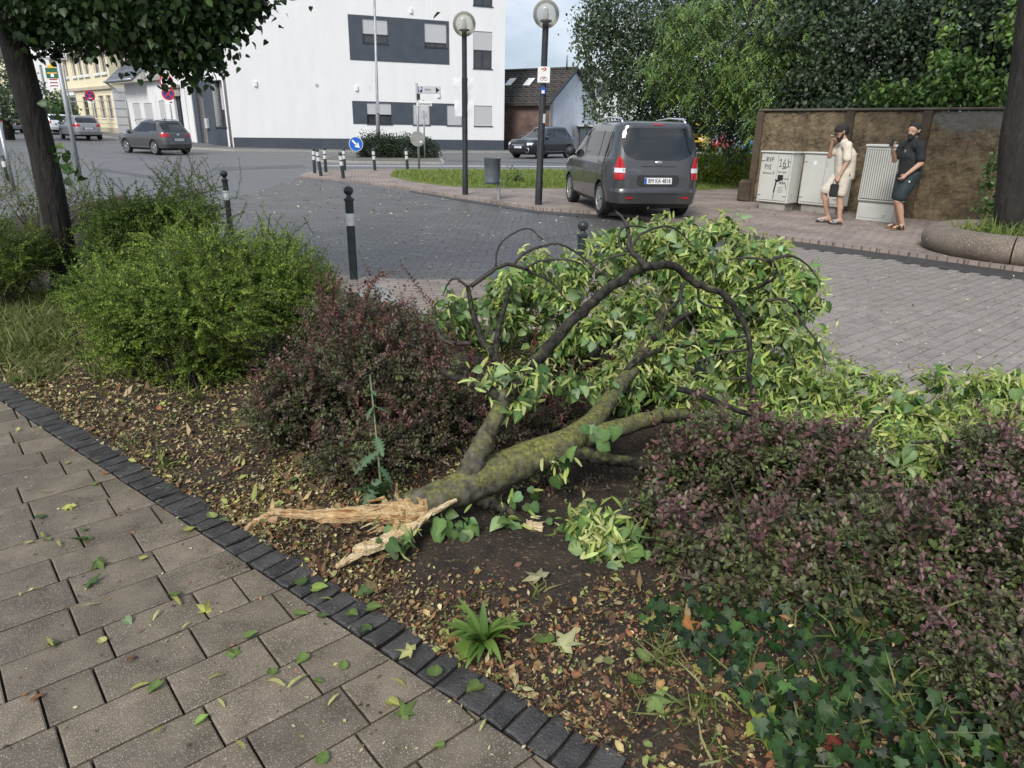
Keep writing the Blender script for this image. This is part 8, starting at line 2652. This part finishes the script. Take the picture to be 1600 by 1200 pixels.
# bright bush and path behind the van, far greenery beyond the traffic
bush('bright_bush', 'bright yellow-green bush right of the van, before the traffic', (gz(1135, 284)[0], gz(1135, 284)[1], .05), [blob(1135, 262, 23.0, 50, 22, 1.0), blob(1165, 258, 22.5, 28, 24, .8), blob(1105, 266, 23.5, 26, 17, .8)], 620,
     [(0.34, 0.43, 0.06), (0.44, 0.50, 0.10), (0.24, 0.33, 0.06)], .085, 'diam', clump=16, cr=.13)  # leaf colours raised to paint in sunlight that the trees block
sheet('gravel_path', pxw([(1085, 281), (1180, 293), (1200, 300), (1180, 290), (1120, 281), (1090, 277)]), .075, M['kerbstone'])
for lab, x, Y, top, w_, c in (('far tree directly behind the yellow truck', 1105, 84, 192, 2.6, DKG[1:]), ('far light green tree behind the red car', 1132, 88, 205, 2.4, LTG[:3]), ('far tree right of the light green one', 1165, 92, 188, 3.2, DKG[1:]), ('far tree at the end of the road, above the van roof', 1065, 80, 185, 3.0, DKG[1:]),
                         ('far tree behind the gabled house annex', 1010, 95, 180, 4.0, DKG[1:]), ('far tree hidden by the wall end', 1210, 90, 185, 4, DKG[1:])):
    q = at(x, 236, Y); zt_ = at(x, top, Y)[2]
    root = thing('far_tree', lab, 'tree', (q[0], Y, 0), group='trees far beyond the traffic')
    MB().tube([(0, 0, 0), (.1, 0, zt_ * .5), (0, 0, zt_ * .8)], [.2, .15, .08], 8).build('trunk', M['bark_dark'], root, True)
    lv = Leaves()
    leafy(lv, [(q[0], Y, zt_ * .62, w_, w_, zt_ * .42), (q[0] + w_ * .6, Y, zt_ * .45, w_ * .7, w_, zt_ * .35), (q[0] - w_ * .6, Y, zt_ * .4, w_ * .7, w_, zt_ * .33)], 170, c, .30, 'diam', 10, .4, .4, width=1.4)
    stuff(lv.build('crown', M['leaf'], root, (q[0], Y, 0)))
for lab, x, r_, top, w_, c in (('dark street tree at the far left behind the leaning trunk', 12, 58, 95, 2.4, DKG[1:]), ('small bushy tree beside the white house wall', 88, 73, 147, 1.3, LTG[:3]), ('tree at the top of the side street', 60, 110, 120, 5, DKG[1:])):
    q = at_r(x, 200, r_); z0_ = hz(q[0], q[1]); zt_ = at_r(x, top, r_)[2] - z0_
    root = thing('street_tree', lab, 'tree', (q[0], q[1], z0_))
    MB().tube([(0, 0, 0), (.1, 0, zt_ * .5), (0, 0, zt_ * .8)], [.3, .2, .1], 8).build('trunk', M['bark_dark'], root, True)
    lv = Leaves()
    leafy(lv, [(q[0], q[1], z0_ + zt_ * .65, w_, w_, zt_ * .38), (q[0] + w_ * .5, q[1], z0_ + zt_ * .5, w_ * .7, w_, zt_ * .3)], 200, c, .26, 'diam', 10, .3, .4, width=1.3)
    stuff(lv.build('crown', M['leaf'], root, (q[0], q[1], z0_)))
q = at(1140, 205, 100)
fb = thing('far_white_building', 'pale building far behind the traffic on the right', 'building', (q[0] + 2, 100, 0))
wall_mesh(0, 14, 0, 4.6, [(1, 3, 1.2, 2.6), (5, 7, 1.2, 2.6), (9, 11, 1.2, 2.6)], .2, 8).build('wall', M['render_white'], fb)
for k in (1, 5, 9):
    window(fb, (k, k + 2, 1.2, 2.6))
MB().box(-.3, 14.3, -.3, 8.3, 4.6, 4.9).build('roof', M['anthracite'], fb)
# ------------------------------------------------------------------ two men: bodies grown as one smooth surface each
def organic(name, caps, voxel, m, parent, cuts=(), smooth=6):
    """union of tapered limbs remeshed into one continuous skin"""
    mb = MB()
    for a, b, ra, rb in caps:
        a, b = np.array(a, float), np.array(b, float)
        d = b - a
        L = np.linalg.norm(d)
        t_ = d / L if L > 1e-6 else np.array([0, 0, 1.0])
        ref = np.array([1.0, 0, 0]) if abs(t_[0]) < .8 else np.array([0, 1.0, 0])
        u = unit(np.cross(t_, ref)); w = np.cross(t_, u)
        seg, V, F, rings = 14, [], [], []
        for ang in np.linspace(R(-85), 0, 5):
            rings.append((a + t_ * ra * math.sin(ang), ra * math.cos(ang)))
        for ang in np.linspace(0, R(85), 5):
            rings.append((b + t_ * rb * math.sin(ang), rb * math.cos(ang)))
        for c_, r_ in rings:
            for k in range(seg):
                th = 2 * math.pi * k / seg
                V.append(c_ + r_ * (math.cos(th) * u + math.sin(th) * w))
        for i in range(len(rings) - 1):
            F += [(i * seg + k, i * seg + (k + 1) % seg, (i + 1) * seg + (k + 1) % seg, (i + 1) * seg + k) for k in range(seg)]
        F += [tuple(range(seg - 1, -1, -1)), tuple(range((len(rings) - 1) * seg, len(rings) * seg))]
        mb.add(V, F)
    me = mb.mesh(name)
    o = bpy.data.objects.new('tmp', me); COL.objects.link(o)
    rm = o.modifiers.new('r', 'REMESH'); rm.mode = 'VOXEL'; rm.voxel_size = voxel
    sm = o.modifiers.new('s', 'SMOOTH'); sm.factor = .5; sm.iterations = smooth
    dg = bpy.context.evaluated_depsgraph_get()
    new = bpy.data.meshes.new_from_object(o.evaluated_get(dg))
    bpy.data.objects.remove(o)
    if cuts:
        bm = bmesh.new(); bm.from_mesh(new)
        for co, no in cuts:
            bmesh.ops.bisect_plane(bm, geom=bm.verts[:] + bm.edges[:] + bm.faces[:], plane_co=co, plane_no=no, clear_outer=True)
        bm.to_mesh(new); bm.free()
    new.materials.clear()
    new.polygons.foreach_set('use_smooth', [True] * len(new.polygons))
    new.name = name
    return obj(name, new, m, parent)
M['skin'] = mat('skin', (0.46, 0.28, 0.195), (0.52, 0.325, 0.23), 12, .55)
M['hair'] = mat('hair', (0.010, 0.008, 0.007), (0.02, 0.016, 0.013), 60, .55, .6, 200)
M['beige'] = mat('beige', (0.60, 0.54, 0.43), (0.68, 0.62, 0.51), 8, .9, .5, 14, bdist=.04)
M['beige_shorts'] = mat('beige_shorts', (0.56, 0.51, 0.42), (0.64, 0.59, 0.49), 8, .9, .5, 14, bdist=.04)
M['tee'] = mat('tee', (0.011, 0.012, 0.013), (0.02, 0.021, 0.022), 8, .85, .5, 12, bdist=.04)
M['dark_shorts'] = mat('dark_shorts', (0.014, 0.024, 0.028), (0.024, 0.036, 0.04), 8, .8, .5, 14, bdist=.04)
def hand_caps(wr, dirn, side, curl=.5, s=1.0):
    """palm, four fingers and a thumb; dirn from wrist to knuckles, side towards the thumb"""
    d, t_ = unit(np.array(dirn, float)), unit(np.array(side, float))
    n_ = np.cross(d, t_)
    wr = np.array(wr, float)
    C = [(wr, wr + d * .08 * s, .026, .032)]
    kn = wr + d * .09 * s
    for i, (o_, L) in enumerate(((.028, .072), (.010, .08), (-.009, .075), (-.027, .06))):
        p0 = kn + t_ * o_
        p1 = p0 + (d * math.cos(curl) + n_ * math.sin(curl)) * L * .5 * s
        p2 = p1 + (d * math.cos(curl * 2.2) + n_ * math.sin(curl * 2.2)) * L * .5 * s
        C += [(p0 - d * .02, p1, .0105, .0095), (p1, p2, .0095, .008)]
    th0 = wr + d * .03 + t_ * .03
    th1 = th0 + (d * .7 + t_ * .6 + n_ * .3) * .035
    C += [(th0, th1, .013, .011), (th1, th1 + (d * .9 + n_ * .5) * .03, .011, .009)]
    return C
def head_caps(c, f, up=(0, 0, 1)):
    """c = centre of the skull; f = facing direction"""
    c, f = np.array(c, float), unit(np.array(f, float))
    up = np.array(up, float); up = unit(up - f * (up @ f))
    s = np.cross(up, f)
    P = lambda a, b, d: c + f * a + s * b + up * d
    skin = [(P(-.02, 0, .02), P(.02, 0, .025), .088, .084), (P(.03, 0, -.02), P(.045, 0, -.06), .066, .056), (P(.05, 0, -.075), P(.062, 0, -.095), .045, .036), (P(.098, 0, -.005), P(.118, 0, -.035), .010, .016),
            (P(.075, .03, .015), P(.075, -.03, .015), .022, .022), (P(.082, .0, -.068), P(.088, 0, -.068), .022, .020)]
    for q in (1, -1):
        skin.append((P(-.005, q * .078, -.025), P(-.012, q * .09, .01), .014, .018))
    hair = [(P(-.03, 0, .035), P(.02, 0, .055), .102, .090), (P(-.055, 0, -.02), P(-.05, 0, .03), .08, .09)]
    beard = [(P(.058, 0, -.088), P(.070, 0, -.112), .056, .046), (P(.03, .052, -.06), P(.06, .03, -.09), .028, .032), (P(.03, -.052, -.06), P(.06, -.03, -.09), .028, .032), (P(.096, .016, -.052), P(.096, -.016, -.052), .012, .012), (P(.012, .07, -.03), P(.03, .056, -.06), .016, .024), (P(.012, -.07, -.03), P(.03, -.056, -.06), .016, .024)]
    eyes = [P(.088, q * .03, .006) for q in (1, -1)]
    brows = [(P(.092, q * .017, .026), P(.084, q * .048, .024)) for q in (1, -1)]
    return skin, hair, beard, eyes, brows, P
def sandal(parent, heel, toe, m, strap_m, straps):
    heel, toe = np.array(heel, float), np.array(toe, float)
    d = unit(toe - heel); s = np.array([-d[1], d[0], 0])
    L = float(np.linalg.norm(toe - heel))
    o_ = []
    for f, w in ((-.03, .028), (.15, .036), (.5, .038), (.8, .048), (1.0, .042), (1.1, .02)):
        o_.append((f, w))
    poly = [heel + d * L * f + s * w for f, w in o_] + [heel + d * L * f - s * w for f, w in o_[::-1]]
    poly = [(p_[0], p_[1]) for p_ in poly][::-1]
    so = MB().prism(poly, .004, .026, inset=.004).build('sandal', m, parent, fix=True)
    for f, h_, w in straps:
        c = heel + d * L * f
        MB().tube([c + s * .047 + np.array([0, 0, .015]), c + s * .036 + np.array([0, 0, h_ * .8]), c + np.array([0, 0, h_]), c - s * .036 + np.array([0, 0, h_ * .8]), c - s * .047 + np.array([0, 0, .015])], w, 6).build('strap', strap_m, so, True)
def foot_caps(an, toe):
    an, toe = np.array(an, float), np.array(toe, float)
    d = unit((toe - an) * np.array([1, 1, 0]))
    he = an - d * .035; he[2] = .052
    C = [(an, he, .042, .032), (an - np.array([0, 0, .02]), toe + np.array([0, 0, .008]), .038, .022), (he, toe, .030, .02)]
    s = np.array([-d[1], d[0], 0])
    for k in (-.028, -.014, 0, .014, .028):
        C.append((toe + s * k - d * .03, toe + s * k + d * (.022 - abs(k) * .3), .012, .010))
    return C

# man in beige, head bowed, smoking, pouch in his hand
def frame(px, py, top, hd, label, lead):
    b = gz(px, py, .066)
    b[2] = .066
    h = height_at(b, top)
    root = thing('person', label, 'person', b, math.atan2(hd[1], hd[0]))
    return root, h
m1, h = frame(1309, 349, 197, np.array([-.93, .20]), 'man in beige short-sleeved shirt and shorts holding a black pouch, head bowed', 0)
k1 = h / 1.70
m1.scale = (k1, k1, k1)
Lh, Lk, La, Lt = (.05, .10, .90), (.07, .115, .48), (.005, .115, .085), (.15, .13, .035)
Rh, Rk, Ra, Rt = (.06, -.09, .90), (.31, -.10, .52), (.17, -.10, .10), (.33, -.11, .045)
Lsh, Lel, Lwr = (.10, .195, 1.38), (.08, .245, 1.10), (.16, .235, .86)
Rsh, Rel, Rwr = (.12, -.185, 1.38), (.30, -.20, 1.17), (.32, -.07, 1.38)
hc = (.20, .0, 1.595)
sk, hr, bd, ey, br, HP = head_caps(hc, (.85, .12, -.45))
body = sk + [((.04, 0, .96), (.09, 0, 1.25), .12, .13), ((.09, .0, 1.25), (.12, 0, 1.38), .13, .09), ((.12, 0, 1.40), (.17, 0, 1.53), .058, .052), ((.11, -.15, 1.38), (.11, .15, 1.38), .06, .06),
        (Lh, Lk, .085, .058), (Lk, La, .056, .034), (Rh, Rk, .085, .058), (Rk, Ra, .056, .034), (Lsh, Lel, .05, .04), (Lel, Lwr, .04, .026), (Rsh, Rel, .05, .04), (Rel, Rwr, .04, .026), ((.03, -.08, .93), (.03, .08, .93), .1, .1),
        ((.055, .115, .40), (.02, .115, .28), .054, .045), ((.255, -.10, .42), (.22, -.10, .30), .054, .045)]
body += hand_caps(Lwr, (.25, -.05, -.95), (.95, .0, .25), .9) + hand_caps(Rwr, (-.12, .35, .9), (.8, .3, .2), .7) + foot_caps(La, Lt) + foot_caps(Ra, Rt)
organic('body', body, .0075, M['skin'], m1, smooth=3)
organic('hair', hr, .012, M['hair'], m1, cuts=[(HP(-.0, 0, -.035), tuple(HP(.6, 0, -.75) - np.array(hc)))])
organic('beard', bd, .008, M['hair'], m1, smooth=3)
cp = MB().lathe([(max(.001, .098 * math.sin(a)), .098 * math.cos(a)) for a in np.linspace(0.02, R(95), 10)], 22)
fdir = unit(np.array([.85, .12, -.45]))
co = cp.build('cap', M['tee'], m1, True, loc=tuple(np.array(HP(-.005, 0, .025))), rot=(0, R(28), 0))
br_ = MB().grid([[(.085 + .07 * r_ * math.cos(a), .08 * math.sin(a), .0 - .02 * r_) for a in np.linspace(R(-75), R(75), 11)] for r_ in (0, .5, 1.0)]).build('cap_brim', M['tee'], m1, True, loc=tuple(np.array(HP(-.005, 0, .025))), rot=(0, R(28), R(8)))
organic('shirt', [((.03, 0, .86), (.08, 0, 1.22), .170, .165), ((.08, 0, 1.22), (.11, 0, 1.36), .165, .10), ((.0, .06, .84), (.04, .07, 1.2), .13, .14), ((.06, -.06, .84), (.1, -.06, 1.2), .13, .14), ((.11, -.16, 1.36), (.11, .165, 1.36), .085, .085),
                  (Lsh, (.085, .24, 1.16), .074, .076), (Rsh, (.22, -.205, 1.25), .074, .074), ((.12, 0, 1.38), (.135, 0, 1.43), .085, .075)], .013, M['beige'], m1,
        cuts=[((0, 0, .80), (0, 0, -1)), (HP(-.03, 0, -.125), (0.35, 0, 1))], smooth=5)
organic('shorts', [((.04, -.06, .92), (.04, .06, .92), .135, .135), (Lh, (.07, .115, .56), .125, .108), (Rh, (.27, -.10, .58), .125, .108), ((.04, 0, .88), (.05, .0, .84), .12, .1)], .013, M['beige_shorts'], m1, cuts=[((0, 0, .50), (.1, 0, -1))], smooth=4)
p0 = np.array(Lwr) + np.array([.05, 0, -.10])
MB().cbox(p0[0] - .07, p0[0] + .075, p0[1] - .03, p0[1] + .03, p0[2] - .27, p0[2] - .04, .022).tube([p0 + np.array([-.03, 0, -.05]), p0 + np.array([-.02, 0, .03]), p0 + np.array([.03, 0, .03]), p0 + np.array([.04, 0, -.05])], .007, 6).build('pouch', M['tee'], m1)
del_me = COL.objects[-1]
slip = mat('slip', (0.02, 0.024, 0.035), (0.6, 0.6, 0.6), 60, .7, lo=.48, hi=.52)
sandal(m1, (-.03, .115, 0), (.17, .13, 0), M['plastic'], slip, ((.55, .075, .018), (.68, .068, .018), (.8, .06, .016)))
sandal(m1, (.135, -.10, 0), (.35, -.11, 0), M['plastic'], slip, ((.55, .075, .018), (.68, .068, .018), (.8, .06, .016)))
tip = np.array(Rwr) + np.array([-.02, .05, .16])
MB().tube([tip, tip + np.array([.07, .0, -.01])], .005, 6).build('cigarette', M['white'], m1)
MB().box(-.02, .025, .205, .21, .86, .90).build('shirt_label', M['ink'], m1)

# man in black, standing with a phone
m2, h = frame(1404, 357.5, 194, np.array([-.93, -.10]), 'bearded man in black T-shirt and dark shorts looking up from his phone', 0)
k2 = h / 1.775
m2.scale = (k2, k2, k2)
Lh, Lk, La, Lt = (.03, .11, .92), (.20, .12, .50), (.03, .125, .09), (.19, .15, .04)
Rh, Rk, Ra, Rt = (.02, -.10, .92), (.07, -.10, .49), (-.03, -.09, .09), (.13, -.10, .04)
Lsh, Lel, Lwr = (.05, .215, 1.43), (.03, .275, 1.14), (.20, .215, .96)
Rsh, Rel, Rwr = (.09, -.205, 1.43), (.17, -.25, 1.17), (.33, -.13, 1.36)
hc = (.10, .02, 1.665)
sk, hr, bd, ey, br, HP = head_caps(hc, (.90, .42, -.06))
body = sk + [((.03, 0, .98), (.05, 0, 1.28), .15, .15), ((.05, 0, 1.28), (.06, 0, 1.42), .15, .10), ((.065, 0, 1.44), (.085, .01, 1.58), .066, .06), ((.06, -.16, 1.43), (.05, .17, 1.43), .07, .07),
        (Lh, Lk, .10, .067), (Lk, La, .062, .037), (Rh, Rk, .10, .067), (Rk, Ra, .062, .037), (Lsh, Lel, .058, .046), (Lel, Lwr, .046, .03), (Rsh, Rel, .058, .046), (Rel, Rwr, .046, .03), ((.02, -.08, .95), (.02, .08, .95), .115, .115),
        ((.155, .12, .41), (.10, .12, .29), .062, .052), ((.045, -.10, .40), (.01, -.095, .28), .062, .052)]
body += hand_caps(Lwr, (.55, -.25, -.75), (.75, .2, .5), .5) + hand_caps(Rwr, (.25, .1, .95), (.2, .9, -.1), .9) + foot_caps(La, Lt) + foot_caps(Ra, Rt)
organic('body', body, .0075, M['skin'], m2, smooth=3)
organic('hair', hr, .011, M['hair'], m2, cuts=[(HP(.06, 0, .045), tuple(HP(.8, 0, -.6) - np.array(hc))), (HP(-.03, 0, -.075), (0, 0, -1))])
organic('beard', bd, .008, M['hair'], m2, smooth=3)
for a, b in br:
    MB().tube([a, b], [.007, .005], 5).build('eyebrow', M['hair'], m2)
for e in ey:
    MB().lathe([(max(.0005, .012 * math.sin(a)), .012 * math.cos(a)) for a in np.linspace(0, math.pi, 7)], 10).build('eye', M['hair'], m2, True, loc=tuple(np.array(e) - np.array([.004, 0, 0])))
organic('t_shirt', [((.04, 0, .93), (.06, 0, 1.25), .165, .165), ((.06, 0, 1.02), (.07, 0, 1.25), .15, .14), ((.06, 0, 1.25), (.065, 0, 1.42), .175, .11), ((.06, -.17, 1.42), (.05, .175, 1.42), .097, .097), ((.02, .08, .9), (.03, .08, 1.2), .13, .13), ((.02, -.08, .9), (.03, -.08, 1.2), .13, .13),
                    (Lsh, (.035, .265, 1.22), .078, .076), (Rsh, (.14, -.235, 1.25), .078, .074), ((.065, 0, 1.43), (.085, .01, 1.53), .10, .078), ((.06, .08, 1.44), (.06, -.08, 1.44), .08, .08)], .013, M['tee'], m2, cuts=[((0, 0, .84), (0, 0, -1)), (HP(-.03, 0, -.112), (.1, 0, 1))], smooth=5)
organic('shorts', [((.02, -.07, .95), (.02, .07, .95), .15, .15), (Lh, (.17, .12, .58), .14, .118), (Rh, (.06, -.10, .57), .14, .115), ((.02, 0, .90), (.04, .0, .86), .13, .11)], .013, M['dark_shorts'], m2, cuts=[((0, 0, .50), (0, 0, -1))], smooth=4)
star = [(.012 * (2 if i % 2 == 0 else .9) * math.cos(i * math.pi / 5 + .3), .012 * (2 if i % 2 == 0 else .9) * math.sin(i * math.pi / 5 + .3)) for i in range(10)]
MB().add([(.16 + a, .262, .84 + b) for a, b in star], [tuple(range(10))]).build('shorts_emblem', M['white'], m2)
ph = np.array(Rwr) + np.array([.06, .05, .11])
MB().cbox(-.005, .005, -.037, .037, -.07, .07, .003).build('phone', M['black'], m2, loc=tuple(ph), rot=(0, R(-20), R(25)))
sandal(m2, (-.01, .12, 0), (.22, .155, 0), mat('tan_sole', (0.22, 0.13, 0.07), rough=.8), M['plastic'], ((.2, .10, .01), (.5, .085, .012), (.62, .075, .012), (.78, .06, .012)))
sandal(m2, (-.07, -.09, 0), (.16, -.10, 0), bpy.data.materials['tan_sole'], M['plastic'], ((.2, .10, .01), (.5, .085, .012), (.62, .075, .012), (.78, .06, .012)))
text('shirt_print', '11', .07, M['white'], m2, (.215, .06, 1.33), (R(80), 0, R(80)), .001)
